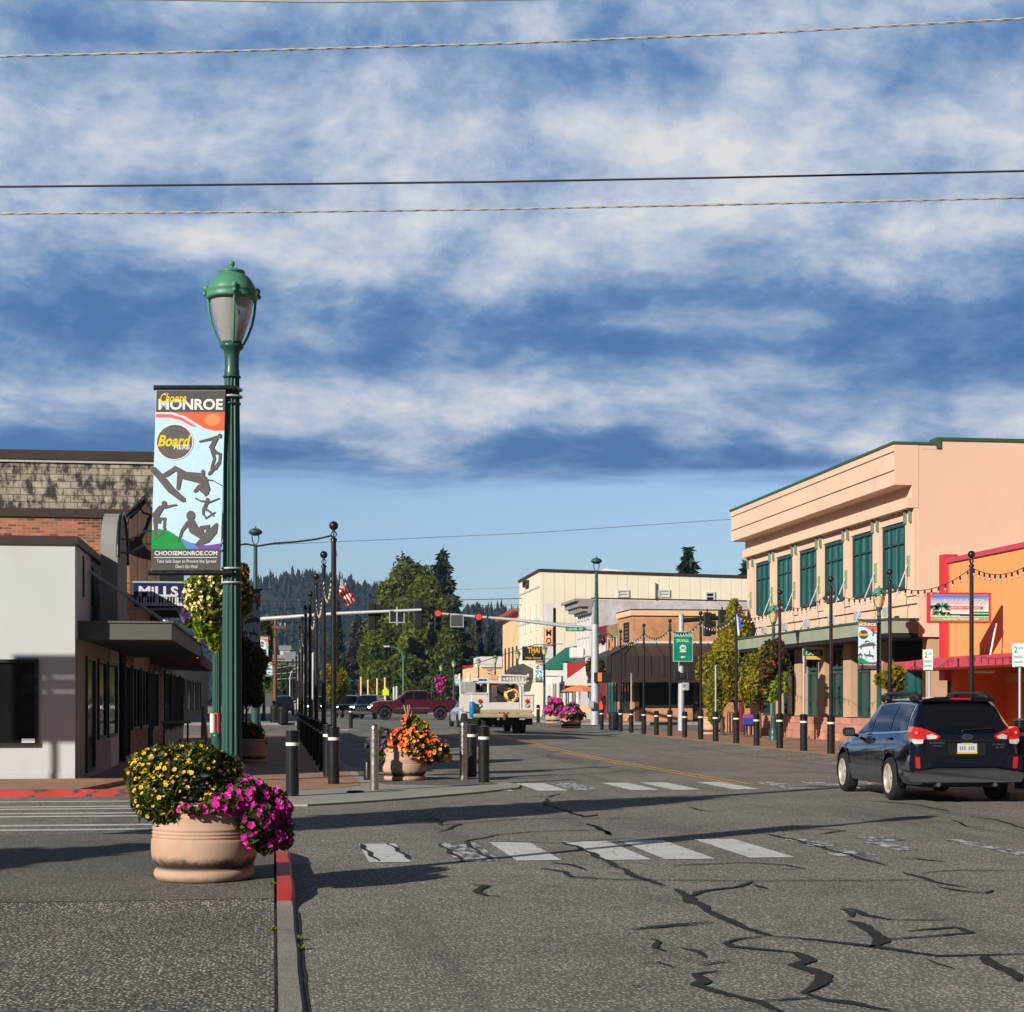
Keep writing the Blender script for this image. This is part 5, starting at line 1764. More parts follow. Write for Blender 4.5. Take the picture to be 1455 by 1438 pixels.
for px, py, rx, rz_, dd in ((352, 1135, 30, 26, -.2), (380, 1150, 30, 28, -.1), (392, 1178, 22, 26, -.12), (362, 1168, 24, 26, -.28), (318, 1142, 26, 12, -.36), (402, 1190, 12, 18, -.05), (376, 1196, 16, 16, -.2), (345, 1120, 16, 16, -.1), (274, 1150, 18, 6, -.44), (360, 1188, 14, 14, -.3)):
 c = WT(px, py, dd)
 k = PD / F
 pl_.append((c.x, c.y, c.z, rx * k, max(.04, rx * k * .9), rz_ * k))
mb = MB()
leaves(mb, pl_, 2600, .045, 1.5, .5)
mb.build('foliage', M['lf_petunia'], t_)
mb = MB()
for p, n in surf_pts(pl_, 150, bias=(.1, -.55, .2)):
 petals(mb, p, Vector(n) * .8 + Vector((-.25, -.7, .25)) + Vector(rng.normal(0, .22, 3)), random.uniform(.026, .037), 5, 0, 1, .38, .2)
for p, n in surf_pts(pl_, 120, bias=(.3, .2, -.1)):
 petals(mb, p, Vector(n) + Vector(rng.normal(0, .4, 3)), random.uniform(.024, .035), 5, 1, None, .42)
tag(mb.build('blossom', [M['fl_magenta'], M['fl_plum']], t_), kind='stuff')
# weed tufts at planter foot and kerb
for px, py, lb, mt in ((221, 1252, 'dry straw-coloured weed tuft at the foot of the near planter', 'leaf_yellow'), (388, 1258, 'small green weed growing at the end of the red kerb paint', 'lf_lime'), (387, 1320, 'tiny green weed in the gap behind the grey kerb', 'lf_lime'), (425, 1332, 'tiny green weed in the gap beside the kerb and road', 'lf_lime'), (428, 1345, 'second tiny weed in the road side kerb gap', 'lf_lime')):
 p = gnd(px, py, .10 if py < 1300 else .02)
 p.z = near_z(p.x, p.y) if p.x < .1 else .005
 mb = MB()
 for i in range(26):
  w = random.uniform(0, 6.28)
  l = random.uniform(.02, .055)
  e = p + Vector((math.cos(w) * l, math.sin(w) * l, random.uniform(.008, .03)))
  sd = Vector((-math.sin(w), math.cos(w), 0)) * .005
  mb.poly([p - sd, p + sd, e + sd * .6, e - sd * .6])
 o = mb.build('weed', M[mt])
 tag(o, lb, 'weed', 'weeds in the pavement gaps')
# litter leaves on the pavement
for px, py, lb in ((86, 1308, 'small orange fallen leaf on the coarse pavement'), (376, 1290, 'small pale green fallen leaf near the grey kerb'), (80, 1249, 'small dark green fallen leaf on the smooth pavement')):
 p = gnd(px, py, .1)
 p.z = near_z(p.x, p.y) + .006
 mb = MB()
 mb.poly([p + Vector(v) for v in ((-.02, 0, 0), (0, -.012, .004), (.022, 0, .002), (0, .012, .006))])
 tag(mb.build('fallen_leaf', M['fl_orange'] if px == 86 else M['lf_lime']), lb, 'leaf', 'fallen leaves')
# orange flower planter at the far corner
OB = gnd(577, 1110, .03)
OB.y += .35
make_planter('tan concrete planter with bright orange flowers at the far street corner', OB, 1.0, rz=2.0)
OD = OB.y * CS + OB.x * SN
WO = lambda px, py, dd=0.0: at(px, py, OD + dd)
def plant_group(name, label, cat, spec, D, leafm, nleaf, lsize, blooms, group, loc, bsize, bias=(-.4, -.5, .4), mc=None):
 t_ = thing(name, label, cat, loc, group)
 k = D / F
 lob = []
 for px, py, rx, rz_, dd in spec:
  c = at(px, py, D + dd)
  lob.append((c.x, c.y, c.z, rx * k, max(.05, rx * k * .9), rz_ * k))
 mb = MB()
 leaves(mb, lob, nleaf, lsize, 1.5, .5)
 mb.build('foliage', M[leafm], t_)
 if blooms:
  mb = MB()
  mats = []
  for bi, (mname, cnt) in enumerate(blooms):
   mats.append(M[mname])
   for p, n in surf_pts(lob, cnt, bias=bias):
    petals(mb, p, Vector(n) * .7 + Vector((-.2, -.5, .3)) + Vector(rng.normal(0, .2, 3)), bsize * random.uniform(.8, 1.25), 5, bi, None, .3)
  tag(mb.build('blossom', mats, t_), kind='stuff')
 return t_
plant_group('orange_flower_plant', 'mound of bright orange lantana flowers in the far corner planter', 'plant',
   [(590, 1060, 34, 22, -.1), (575, 1056, 22, 20, -.15), (612, 1066, 24, 18, -.1), (592, 1040, 18, 16, 0), (583, 1030, 12, 14, 0), (622, 1072, 14, 10, -.1), (560, 1066, 10, 8, -.2)], OD, 'lf_petunia', 3200, .07,
   [('fl_orange', 150), ('fl_orange2', 60), ('fl_red', 50)], 'corner planter plants', OB + Vector((.1, 0, .55)), .036)
plant_group('lime_foliage_plant', 'upright bright green leafy plant above the orange flowers', 'plant', [(588, 1030, 12, 10, 0), (600, 1032, 8, 6, 0), (628, 1076, 12, 5, -.1)], OD, 'lf_lime', 500, .09,
   [('fl_orange', 5)], 'corner planter plants', OB + Vector((.1, 0, .9)), .05)
plant_group('purple_flower_plant', 'dark purple petunias on the left of the far corner planter', 'plant', [(548, 1052, 18, 18, .1), (540, 1060, 14, 14, 0), (526, 1056, 8, 8, 0), (545, 1072, 10, 14, -.1)], OD, 'lf_petunia', 1200, .07,
   [('fl_purple', 40)], 'corner planter plants', OB + Vector((-.3, 0, .55)), .04)
st = thing('plant_stake', 'bundle of tan stakes tied above the orange flower planter', 'stake', OB + Vector((.12, 0, .6)))
mb = MB()
for a, c in ((-.10, .03), (.10, -.02), (.02, .08), (-.03, .0)):
 b0 = WO(581, 1040, 0)
 mb.tube([b0, b0 + Vector((a * .1, 0, .22)), b0 + Vector((a, c, .52))], .012, 5)
mb.build('sticks', mat('stick', S(196, 150, 112), .8, 0, .1, 6), st)
# planters across the street, right
for px, by, s_, lb, pl_lb, blooms, hgt in (
  (813, 1035, 1.12, 'tan planter with dark green shrub and pink flowers before the cafe', 'green shrub over pink flowers in the planter before the cafe', [('fl_magenta', 26)], 22),
  (789, 1028, 1.15, 'tan planter full of magenta flowers under the far green lamp post', 'spreading magenta flowers in the planter under the far lamp post', [('fl_magenta', 60)], 20),
  (1016, 1044, 1.25, 'tan concrete planter holding a shrub behind the black bollards', None, None, 0)):
 p = gnd(px, by, .38 if px < 900 else .13)
 p.y += .4
 make_planter(lb, p, s_, rz=random.uniform(0, 6))
 if pl_lb:
  D = p.y * CS + p.x * SN
  plant_group('planter_flowers', pl_lb, 'plant', [(px, by - 26, 11, 10, 0), (px - 8, by - 19, 9, 6, -.1), (px + 9, by - 19, 9, 6, -.1), (px - 2, by - 18, 14, 6, -.2)], D, 'lf_petunia', 1400, .13, blooms, 'flowers across the street', p + Vector((0, 0, .5)), .09)
# dark potted plants in the shade on the left pavement
for px, by, lb, s_ in ((357, 1084, 'large tan pot standing in the shade behind the near lamp post', .95), (222, 1062, 'dark pot with spiky palm in the shaded shop entrance', .7)):
 p = gnd(px, by, .04)
 p.y += .3
 make_planter(lb, p, s_, 'shaded pots')
 D = p.y * CS + p.x * SN
 if px > 300:
  plant_group('pot_plant', 'trailing leafy plant in the shaded pot behind the lamp post', 'plant', [(360, 1042, 16, 12, 0), (368, 1055, 9, 12, -.1), (352, 1036, 12, 10, .1)], D, 'leaf_dark', 1200, .08, [('fl_red', 6)], 'shaded pot plants', p + Vector((0, 0, .5)), .04)
 else:
  t_ = thing('spiky_palm', 'spiky potted palm in the shaded shop entrance', 'plant', p + Vector((0, 0, .3)), 'shaded pot plants')
  mb = MB()
  top = p + Vector((0, 0, 1.5))
  for i in range(34):
   w = random.uniform(0, 6.28)
   el = random.uniform(-.3, 1.2)
   d_ = Vector((math.cos(w) * math.cos(el), math.sin(w) * math.cos(el), math.sin(el)))
   sd = d_.cross(Vector((0, 0, 1))).normalized() * .018
   l = random.uniform(.4, .7)
   m_ = top + d_ * l * .6
   e = top + d_ * l + Vector((0, 0, -.12))
   mb.poly([top - sd * .5, top + sd * .5, m_ + sd])
   mb.poly([top - sd * .5, m_ + sd, e, m_ - sd])
  mb.build('fronds', M['leaf_mid'], t_)
  mb = MB()
  mb.tube([p + Vector((0, 0, .3)), top], .05, 8)
  mb.build('stem', M['bark'], t_)
# ------------------------------------------------------------------ street lamps
M['lamp_glass'] = mat('lamp_glass', (0.80, 0.79, 0.77), 0.22, 0, .12, 4, .1, 12, spec=.6, coat=.4)
M['lamp_glass_old'] = mat('lamp_glass_yellowed', S(214, 190, 140), 0.25, 0, .15, 4, spec=.6, coat=.4)
_t = M['lamp_glass'].node_tree
_b = _t.nodes['Principled BSDF']
_b.inputs['Transmission Weight'].default_value = .6
_b.inputs['Roughness'].default_value = .3
def make_lamp(label, glass):
 t_ = thing('street_lamp', label, 'street lamp', (0, 0, 0), 'green street lamps')
 mb = MB()
 mb.lathe([(.19, 0), (.19, .08), (.165, .12), (.175, .2), (.15, .36), (.125, .42), (.11, .46)], 24)
 mb.lathe([(.105, .46), (.102, .84), (.108, .85), (.108, .89), (.09, .92)], 24)
 mb.build('base', M['green_paint'], t_, world=False)
 mb = MB()
 mb.lathe([(.0865, .9), (.083, 1.6), (.076, 2.7), (.069, 3.6), (.063, 4.27)], 72, flute=(12, .22))
 mb.build('post', M['green_paint'], t_, world=False)
 for z in (3.98, 4.10, 4.21):
  mb = MB()
  mb.ring((0, 0, z), .069, .010, 'Z', 20, 6)
  mb.build('band', M['green_paint'], t_, world=False)
 mb = MB()
 mb.lathe([(.064, 4.22), (.066, 4.26), (.060, 4.28), (.062, 4.38), (.070, 4.43), (.098, 4.455), (.104, 4.47), (.098, 4.485), (.086, 4.49), (.086, 4.52)], 28)
 mb.build('collar', M['green_paint'], t_, world=False)
 mb = MB()
 mb.lathe([(.082, 4.50), (.105, 4.56), (.135, 4.65), (.160, 4.74), (.176, 4.82), (.184, 4.88)], 32)
 mb.build('glass', glass, t_, world=False)
 mb = MB()
 mb.lathe([(.035, 4.5), (.05, 4.6), (.045, 4.78), (.001, 4.84)], 12)
 mb.build('bulb', M['white'], t_, world=False)
 mb = MB()
 for k in range(4):
  w = k * math.pi / 2 + .12
  pr = [(.098, 4.49), (.135, 4.56), (.172, 4.66), (.192, 4.76), (.202, 4.88)]
  mb.tube([(r * math.cos(w), r * math.sin(w), z) for r, z in pr], .011, 8)
  mb.ball((.228 * math.cos(w), .228 * math.sin(w), 4.905), .022, 8)
  mb.ball((.215 * math.cos(w), .215 * math.sin(w), 4.95), .03, 8)
 mb.lathe([(.185, 4.862), (.215, 4.868), (.222, 4.885), (.217, 4.90), (.217, 4.925), (.225, 4.935), (.222, 4.945), (.2, 4.95)], 36)
 mb.build('cage', M['green_light'], t_, world=False)
 mb = MB()
 mb.lathe([(.205, 4.948), (.203, 4.962), (.192, 4.99), (.176, 5.02), (.150, 5.055), (.118, 5.08), (.104, 5.086), (.104, 5.092), (.112, 5.096), (.110, 5.112), (.085, 5.122), (.045, 5.135), (.022, 5.142),
              (.014, 5.152), (.016, 5.158), (.024, 5.166), (.026, 5.18), (.018, 5.196), (.0005, 5.202)], 36)
 mb.build('cap', M['green_light'], t_, world=False)
 return t_
LP0 = make_lamp('green fluted lamp post with clear lantern standing behind the near flower planter', M['lamp_glass'])
lamp_near = at(329.5, HY, 14.95)
lamp_near.z = near_z(lamp_near.x, lamp_near.y)
LP0.location = lamp_near
LP0.scale = (.995, .995, .995)
LP1 = make_lamp('green lamp post with a yellow-green flower basket directly behind the near lamp post', M['lamp_glass_old'])
p = at(308, HY, 33.2)
LP1.location = (p.x, p.y, .03)
lamp2 = Vector((p.x, p.y, .03))
lamp_sites = [  # px, depth, label
 (1249, 54.5, 'green lamp post with horse banner in front of the pink building'),
 (1099, 64.5, 'green lamp post with red flower basket under the sage canopy edge'),
 (773.5, 121, 'green lamp post with blue banner before the green awning'),
 (735.7, 133, 'green lamp post left of the yellow lettered restaurant sign'),
 (703.6, 147, 'green lamp post in front of the low cream building'),
 (680, 157, 'green lamp post at the left corner of the low cream building'),
 (644.6, 165, 'green lamp post with pale banner beside the red wall'),
 (626.7, 184, 'green lamp post with magenta flower basket before the red building'),
 (601.4, 208, 'farthest green lamp post before the dark trees')]
LAMP = {}
for px, d, lb in lamp_sites:
 p = at(px, HY, d)
 z = .13 if d < 80 else .38
 place(LP1, False, (p.x, p.y, z), lb, s=.965 if d < 80 else .98)
 LAMP[px] = Vector((p.x, p.y, z))
# tall mast lights at the intersection
def make_mast(label, loc, h, z0, mt):
 t_ = thing('mast_light', label, 'street lamp', loc, 'tall intersection lights')
 x, y, z = loc
 mb = MB()
 mb.tube([(x, y, z0), (x, y, h - .75)], [.13, .085], 10)
 mb.build('post', M[mt], t_)
 mb = MB()
 for s_ in (-1, 1):
  mb.tube([(x, y, h - .75), (x + s_ * .12, y, h - .6), (x + s_ * .15, y, h - .4), (x + s_ * .12, y, h - .22)], .025, 6)
 mb.tube([(x, y, h - .02), (x, y, h + .1)], .03, 6)
 mb.build('yoke', M[mt], t_)
 mb = MB()
 mb.lathe([(.08, h - .32), (.2, h - .28), (.30, h - .2), (.32, h - .16), (.26, h - .08), (.12, h), (.001, h + .02)], 20, (x, y, 0))
 mb.build('lamp_head', M[mt], t_)
 return t_
p = at(363, HY, 78)
make_mast('tall green pole light with saucer lamp head left of the light poles', (p.x, p.y, .1), at(363, 751, 78).z, .1, 'green_paint')
p2 = at(847.5, HY, 95)
make_mast('tall green pole light with saucer lamp head above the signal pole', (p2.x, p2.y, .38), at(847.5, 793, 95).z, 5.5, 'green_paint')
# ------------------------------------------------------------------ banners
BC = {}
for nm, c in (('black', (.085, .081, .082)), ('sil', (.12, .11, .113)), ('white', (.78, .78, .78)), ('blue', S(196, 230, 246)), ('orange', S(238, 104, 70)), ('pink', S(236, 110, 120)), ('lorange', S(252, 150, 96)), ('green', S(24, 150, 70)), ('dgreen', S(14, 110, 60)), ('violet', S(120, 70, 170)), ('wave', S(96, 140, 210)), ('yellow', S(226, 204, 40)), ('grey', S(90, 88, 90))):
 BC[nm] = mat('banner_' + nm, c, .4, 0, .05, 4, .12, 9)
def limb(mb, pts, w, f, m=0):
 """stroke of varying width in banner coordinates, rounded ends"""
 if len(pts) == 2 and abs(pts[0][0] - pts[1][0]) < 1 and abs(pts[0][1] - pts[1][1]) < 8:
  mb.poly([f(pts[0][0] + w * .5 * math.cos(a), pts[0][1] + w * .6 * math.sin(a)) for a in np.linspace(0, 6.283, 15)[:-1]], m)
  return
 ws = w if isinstance(w, (list, tuple)) else [w] * len(pts)
 P = [Vector(p) for p in pts]
 L, Rr = [], []
 for i, p in enumerate(P):
  a, b = P[max(0, i - 1)], P[min(len(P) - 1, i + 1)]
  t = (b - a).normalized()
  n = Vector((-t.y, t.x)) * ws[i] * .5
  L.append(p + n)
  Rr.append(p - n)
 t0 = (P[0] - P[1]).normalized() * ws[0] * .5
 t1 = (P[-1] - P[-2]).normalized() * ws[-1] * .5
 ring = [P[0] + t0] + L + [P[-1] + t1] + Rr[::-1]
 mb.poly([f(q.x, q.y) for q in ring], m)
def make_banner(label, o, Wb, Hb, ux, lean, nrm, style, detail=True):
 """o: lower left corner; artwork coordinates x 0..290, y 0..785 (down from the top)"""
 o, ux, nrm = Vector(o), Vector(ux).normalized(), Vector(nrm).normalized()
 uz = Vector((0, 0, 1)) + ux * lean
 t_ = thing('street_banner', label, 'banner', o, 'street banners on lamp posts')
 def fn(lay):
  return lambda x, y: o + ux * (x / 290 * Wb) + uz * ((1 - y / 785) * Hb) + nrm * (.006 + lay * .0004)
 f0 = fn(0)
 mb = MB()
 q = [o, o + ux * Wb, o + ux * Wb + uz * Hb, o + uz * Hb]
 mb.extr([v - nrm * .006 for v in q], nrm * .011)
 cloth = mb.build('cloth', BC['blue'], t_)
 for zz in (-.012, Hb + .012):
  mb = MB()
  a = o + uz * zz - ux * .02
  mb.tube([a, a + ux * (Wb + .12)], .022, 8)
  mb.build('bracket_arm', M['black_metal'], t_)
 lay = [0]
 def part(nm, mname, polys=(), limbs=(), text=()):
  lay[0] += 1
  f = fn(lay[0])
  mb = MB()
  for pl in polys:
   mb.poly([f(*p) for p in pl])
  for k, (pts, w) in enumerate(limbs):
   fk = fn(lay[0] + .05 * k)
   limb(mb, pts, w, fk)
  for (t, x, y, w, h, bo, sl) in text:
   put_text(mb, t, f(x, y + h), ux, uz, w / 290 * Wb, h / 785 * Hb, bold=bo, slant=sl)
  return mb.build(nm, BC[mname], cloth)
 part('header', 'black', [[(2, 6), (290, 6), (290, 100), (2, 100)]])
 part('orange_wave', 'orange', [[(70, 100), (290, 100), (290, 178), (250, 180), (205, 168), (170, 146), (125, 118), (90, 108)]])
 if detail:
  part('pink_wave', 'pink', [[(2, 108), (60, 108), (110, 122), (160, 152), (178, 164), (150, 158), (105, 134), (60, 122), (2, 122)]])
  part('white_wave', 'white', [[(2, 100), (70, 100), (120, 116), (168, 148), (160, 150), (112, 122), (62, 108), (2, 107)]])
  part('orange_glow', 'lorange', [[(240 + 34 * math.cos(a), 132 + 26 * math.sin(a)) for a in np.linspace(0, 6.2, 14)]])
 circ = [(84 + 74 * math.cos(a), 228 + 74 * math.sin(a)) for a in np.linspace(0, 2 * math.pi, 28)[:-1]]
 if style == 'board':
  part('badge_ring', 'white', [[(84 + 79 * math.cos(a), 228 + 79 * math.sin(a)) for a in np.linspace(0, 2 * math.pi, 28)[:-1]]])
 part('badge', 'black' if style == 'horse' else 'sil', [circ])
 part('title', 'white', text=[('MONROE', 12, 42, 270, 48, .035, 0)])
 part('script', 'yellow', text=[('Choose', 14, 18, 110, 42, .02, .22), ('Board' if style == 'board' else 'Round', 14, 198, 128, 50, .035, .22)])
 if style == 'board':
  part('badge_text', 'white', text=[('HERE', 82, 240, 66, 20, .02, 0)])
 part('hill', 'green', [[(0, 608), (30, 602), (70, 610), (105, 632), (140, 660), (165, 688), (0, 688)]])
 part('wave', 'wave', [[(120, 640), (160, 660), (215, 672), (290, 672), (290, 688), (150, 688)]])
 part('violet_wave', 'violet', [[(180, 668), (230, 674), (290, 664), (290, 688), (200, 688)]])
 if style == 'board':
  S_ = [
   # wakeboarder across the middle
   ([(-2, 345), (30, 380), (75, 435), (128, 478)], [26, 30, 30, 22]), ([(52, 372), (92, 340), (112, 352), (104, 430)], [16, 22, 26, 14]), ([(98, 345), (130, 372), (190, 382), (216, 402)], [20, 34, 44, 30]),
   ([(40, 372), (75, 350)], 14), ([(206, 352), (206, 400), (212, 440)], [14, 16, 30]), ([(214, 380), (225, 430), (220, 452)], [16, 26, 20]), ([(196, 418), (175, 440)], [20, 14]), ([(222, 390), (250, 394), (288, 416)], [6, 4, 3]),
   # jumper, upper right
   ([(188, 226), (232, 216), (262, 206)], [7, 11, 13]), ([(272, 202), (272, 204)], 17), ([(258, 210), (238, 252), (258, 275)], [18, 22, 15]), ([(250, 268), (276, 280), (274, 318), (258, 345)], [15, 13, 10, 8]), ([(240, 258), (252, 300), (240, 345)], [15, 12, 9]), ([(232, 366), (262, 330), (275, 310)], [13, 12, 10]),
   # rider at the left edge
   ([(48, 494), (48, 497)], 22), ([(100, 498), (60, 506), (28, 512)], [6, 12, 16]), ([(35, 510), (12, 545), (28, 570)], [24, 32, 22]), ([(20, 560), (52, 558), (50, 600)], [18, 14, 9]), ([(12, 560), (16, 630)], [18, 9]), ([(14, 645), (45, 622), (56, 600)], [7, 9, 7]),
   # small rider
   ([(178, 470), (200, 482), (222, 484)], [7, 6, 9]), ([(228, 476), (228, 479)], 14), ([(278, 470), (250, 482), (226, 490)], [5, 6, 9]), ([(226, 488), (216, 514)], [14, 15]), ([(216, 514), (240, 528), (256, 546)], [11, 8, 6]), ([(212, 514), (212, 540), (224, 552)], [11, 8, 6]), ([(222, 558), (262, 530)], 5),
   # surfer lower right
   ([(160, 545), (160, 552)], 36), ([(150, 575), (125, 610), (112, 660)], [18, 12, 8]), ([(160, 570), (175, 605), (205, 625)], [34, 42, 36]), ([(205, 600), (235, 590), (228, 625)], [22, 18, 12]), ([(188, 672), (226, 645), (256, 610), (270, 580)], [14, 38, 34, 10])]
 else:
  S_ = [([(225, 130), (232, 160)], [30, 26]), ([(212, 150), (245, 190), (290, 210)], [24, 30, 20]), ([(240, 190), (232, 250)], [30, 22]),
              ([(110, 345), (150, 330), (172, 345)], [30, 20, 22]), ([(20, 430), (70, 405), (150, 390), (235, 380), (262, 400)], [30, 50, 56, 60, 36]), ([(60, 420), (40, 470)], [14, 10]), ([(235, 400), (245, 460)], [16, 10]),
              ([(10, 560), (40, 540), (60, 565)], [40, 40, 20]), ([(14, 570), (20, 620)], [18, 10]), ([(52, 565), (50, 620)], [12, 8]),
              ([(92, 545), (120, 560), (190, 565), (245, 575)], [16, 28, 40, 22]), ([(178, 500), (178, 550)], [14, 24]), ([(130, 570), (115, 625)], [12, 8]), ([(225, 580), (240, 630)], [12, 8]), ([(96, 525), (100, 560)], [10, 18])]
 part('silhouette', 'sil', limbs=S_)
 part('footer', 'black', [[(0, 688), (290, 688), (290, 780), (0, 780)]])
 if detail:
  part('footer_text', 'white', [[(14, 724), (276, 724), (276, 727), (14, 727)]], text=[('CHOOSEMONROE.COM', 14, 697, 262, 19, .02, 0), ('Take Safe Steps to Prevent the Spread', 24, 734, 248, 18, .0, 0), ("Don't Go Viral", 104, 756, 90, 15, .0, 0)])
 else:
  part('footer_text', 'white', text=[('CHOOSEMONROE.COM', 14, 700, 262, 22, .02, 0)])
 return t_
D0 = 14.86
bl, br, tl_ = at(214.5, 812, D0), at(313, 814, D0), at(222, 553, D0)
Wb = (br - bl).length
Hb = tl_.z - bl.z
uxn = Vector((CS, -SN, 0))
make_banner('pale blue street banner with board sport silhouettes hanging on the near green lamp post', bl, Wb, Hb, uxn, (tl_ - bl).dot(uxn) / Hb, Vector((-SN, -CS, 0)), 'board')
mb = MB()
for z in (tl_.z + .01, tl_.z - .05, bl.z + .03, bl.z - .09):
 mb.ring((lamp_near.x, lamp_near.y, z), .083, .010, 'Z', 24, 6)
clamp = thing('banner_clamp', 'steel straps clamping the banner arms round the near lamp post', 'clamp', lamp_near + Vector((0, 0, 3)))
mb.build('strap', M['galv'], clamp)
p = LAMP[1249]
D1 = 54.3
bl, br, tl_ = at(1219.5, 951, D1), at(1245.5, 951, D1), at(1220, 881.5, D1)
make_banner('street banner with horse silhouettes on the lamp post before the pink building', bl, (br - bl).length, tl_.z - bl.z, uxn, .0, Vector((-SN, -CS, 0)), 'horse', False)
for px0, px1, q0, q1, d, st_, lb in ((761, 771.5, 940, 969, 120.6, 'board', 'small blue street banner on the far lamp post before the green awning'),
                                     (646, 654.5, 958, 975, 164.6, 'board', 'small pale street banner beside the red wall'),
                                     (603, 611, 963, 979, 207.6, 'board', 'smallest street banner before the dark trees'),
                                     (692, 700, 952, 972, 146.6, 'board', 'small banner in front of the low cream building'),
                                     (346, 370, 838, 925, 58, 'horse', 'sunlit edge of a street banner behind the flower basket'),
                                     (369, 381, 903, 946, 88, 'board', 'dark street banner left of the wooden utility pole'),
                                     (377, 387, 940, 962, 110, 'horse', 'farthest left street banner near the wooden utility pole')):
 bl, br = at(px0, q1, d), at(px1, q1, d)
 make_banner(lb, bl, (br - bl).length, at(px0, q0, d).z - bl.z, uxn, 0, Vector((-SN, -CS, 0)), st_, False)
# poles that carry the left banners beyond
for px, d, lb in ((343, 58.3, 'green lamp post hidden behind the flower basket'), (367, 88.3, 'green lamp post carrying the dark banner'), (375, 110.3, 'green lamp post carrying the farthest left banner')):
 p = at(px, HY, d)
 place(LP1, False, (p.x, p.y, .1 if d < 100 else .38), lb, s=.98)
# flower baskets on lamps
def basket(label, px, d, spec, leafm, nl, ls, blooms, bs, trail=None, group='hanging flower baskets'):
 k = d / F
 c = at(px, spec[0][1], d)
 t_ = thing('flower_basket', label, 'flower basket', c, group)
 lob = []
 for qx, qy, rx, rz_, dd in spec:
  q = at(qx, qy, d + dd)
  lob.append((q.x, q.y, q.z, rx * k, rx * k, rz_ * k))
 mb = MB()
 leaves(mb, lob, nl, ls, 1.5, .45)
 mb.build('foliage', M[leafm], t_)
 if trail:
  lob2 = []
  for qx, qy, rx, rz_, dd in trail[0]:
   q = at(qx, qy, d + dd)
   lob2.append((q.x, q.y, q.z, rx * k, rx * k, rz_ * k))
  mb = MB()
  leaves(mb, lob2, trail[2], trail[3], 1.3, .6)
  mb.build('trailing_vine', M[trail[1]], t_)
 mats = []
 mb = MB()
 for bi, (mname, cnt) in enumerate(blooms):
  mats.append(M[mname])
  for p, n in surf_pts(lob, cnt, bias=(-.4, -.5, .2)):
   petals(mb, p, Vector(n) * .7 + Vector((-.25, -.5, .3)) + Vector(rng.normal(0, .25, 3)), bs * random.uniform(.8, 1.2), 5, bi)
 tag(mb.build('blossom', mats, t_), kind='stuff')
 mb = MB()
 x, y, z = c
 mb.lathe([(.12, z - .45), (.26, z - .3), (.32, z - .12), (.30, z - .12), (.1, z - .4)], 14, (x, y, 0))
 mb.build('pot', M['black_matte'], t_)
 return t_
basket('basket of cream-yellow flowers with lime vines hanging on the second lamp post', 309, 32.95,
       [(306, 845, 40, 32, -.15), (286, 848, 24, 26, -.2), (332, 845, 24, 30, .1), (345, 850, 14, 26, .1), (300, 870, 26, 18, -.2), (318, 830, 28, 18, 0), (338, 872, 10, 16, .1)], 'lf_basket', 6500, .085,
       [('fl_cream', 260)], .035,
       ([(290, 888, 14, 14, -.25), (302, 902, 10, 14, -.2), (306, 916, 7, 10, -.15), (285, 872, 12, 12, -.2), (296, 826, 26, 9, -.2), (284, 900, 5, 8, -.2)], 'lf_lime', 1500, .12))
tag(plant_group('basket_red_flower', 'dark red flowers at the top right of the second lamp basket', 'plant', [(346, 816, 8, 16, .2), (340, 808, 6, 8, .2)], 33, 'leaf_dark', 300, .08, [('fl_red', 22)], None, at(346, 816, 33), .03), None)
tag(plant_group('basket_purple_flower', 'purple flowers trailing at the left under the second lamp basket', 'plant', [(268, 880, 7, 12, .2), (262, 872, 5, 6, .2)], 33.4, 'leaf_dark', 200, .07, [('fl_purple', 26)], None, at(268, 880, 33), .04), None)
basket('basket of red and pink flowers with lime vine on the lamp post under the canopy', 1099, 64.2,
       [(1100, 935, 17, 22, -.3), (1092, 945, 14, 18, -.3), (1108, 945, 12, 20, -.2), (1100, 920, 14, 12, -.3), (1086, 965, 7, 16, -.3)], 'leaf_rust', 2600, .14, [('fl_red', 34), ('fl_magenta', 12)], .03,
       ([(1109, 965, 9, 16, -.3), (1103, 978, 9, 14, -.3), (1116, 978, 7, 7, -.3), (1099, 990, 6, 6, -.3), (1117, 945, 5, 14, -.3)], 'lf_lime', 700, .15))
basket('basket of magenta flowers before the red building at the street end', 627, 183.5, [(627, 975, 7, 9, 0), (624, 966, 6, 7, 0), (630, 968, 5, 6, 0)], 'leaf_rust', 500, .3, [('fl_magenta', 60)], .14)
p = at(838, HY, 105)
basket('russet flower basket half hidden behind the grey signal pole', 846, 97, [(841, 949, 9, 13, 0), (852, 950, 8, 11, 0), (846, 946, 10, 9, 0)], 'leaf_rust', 1500, .16, [('fl_orange', 10)], .06)
LPb = place(LP1, False, (at(849, HY, 97.4).x, at(849, HY, 97.4).y, .38), 'green lamp post right behind the grey signal pole', s=.98)
# flyer taped to the second lamp
t_ = thing('flyer', 'rolled white and red flyer taped to the second lamp post', 'flyer', lamp2 + Vector((0, 0, 1.2)))
mb = MB()
c0 = at(302, 1042, 33.0)
mb.tube([at(302.5, 1041, 32.95), at(302.5, 1014, 32.95)], .055, 12)
mb.build('white_sheet', M['white'], t_)
mb = MB()
mb.tube([at(308.5, 1040, 33.0), at(308.5, 1013, 33.0)], .05, 12)
mb.build('red_sheet', mat('flyer_red', S(214, 90, 90), .6, 0, .1, 6), t_)
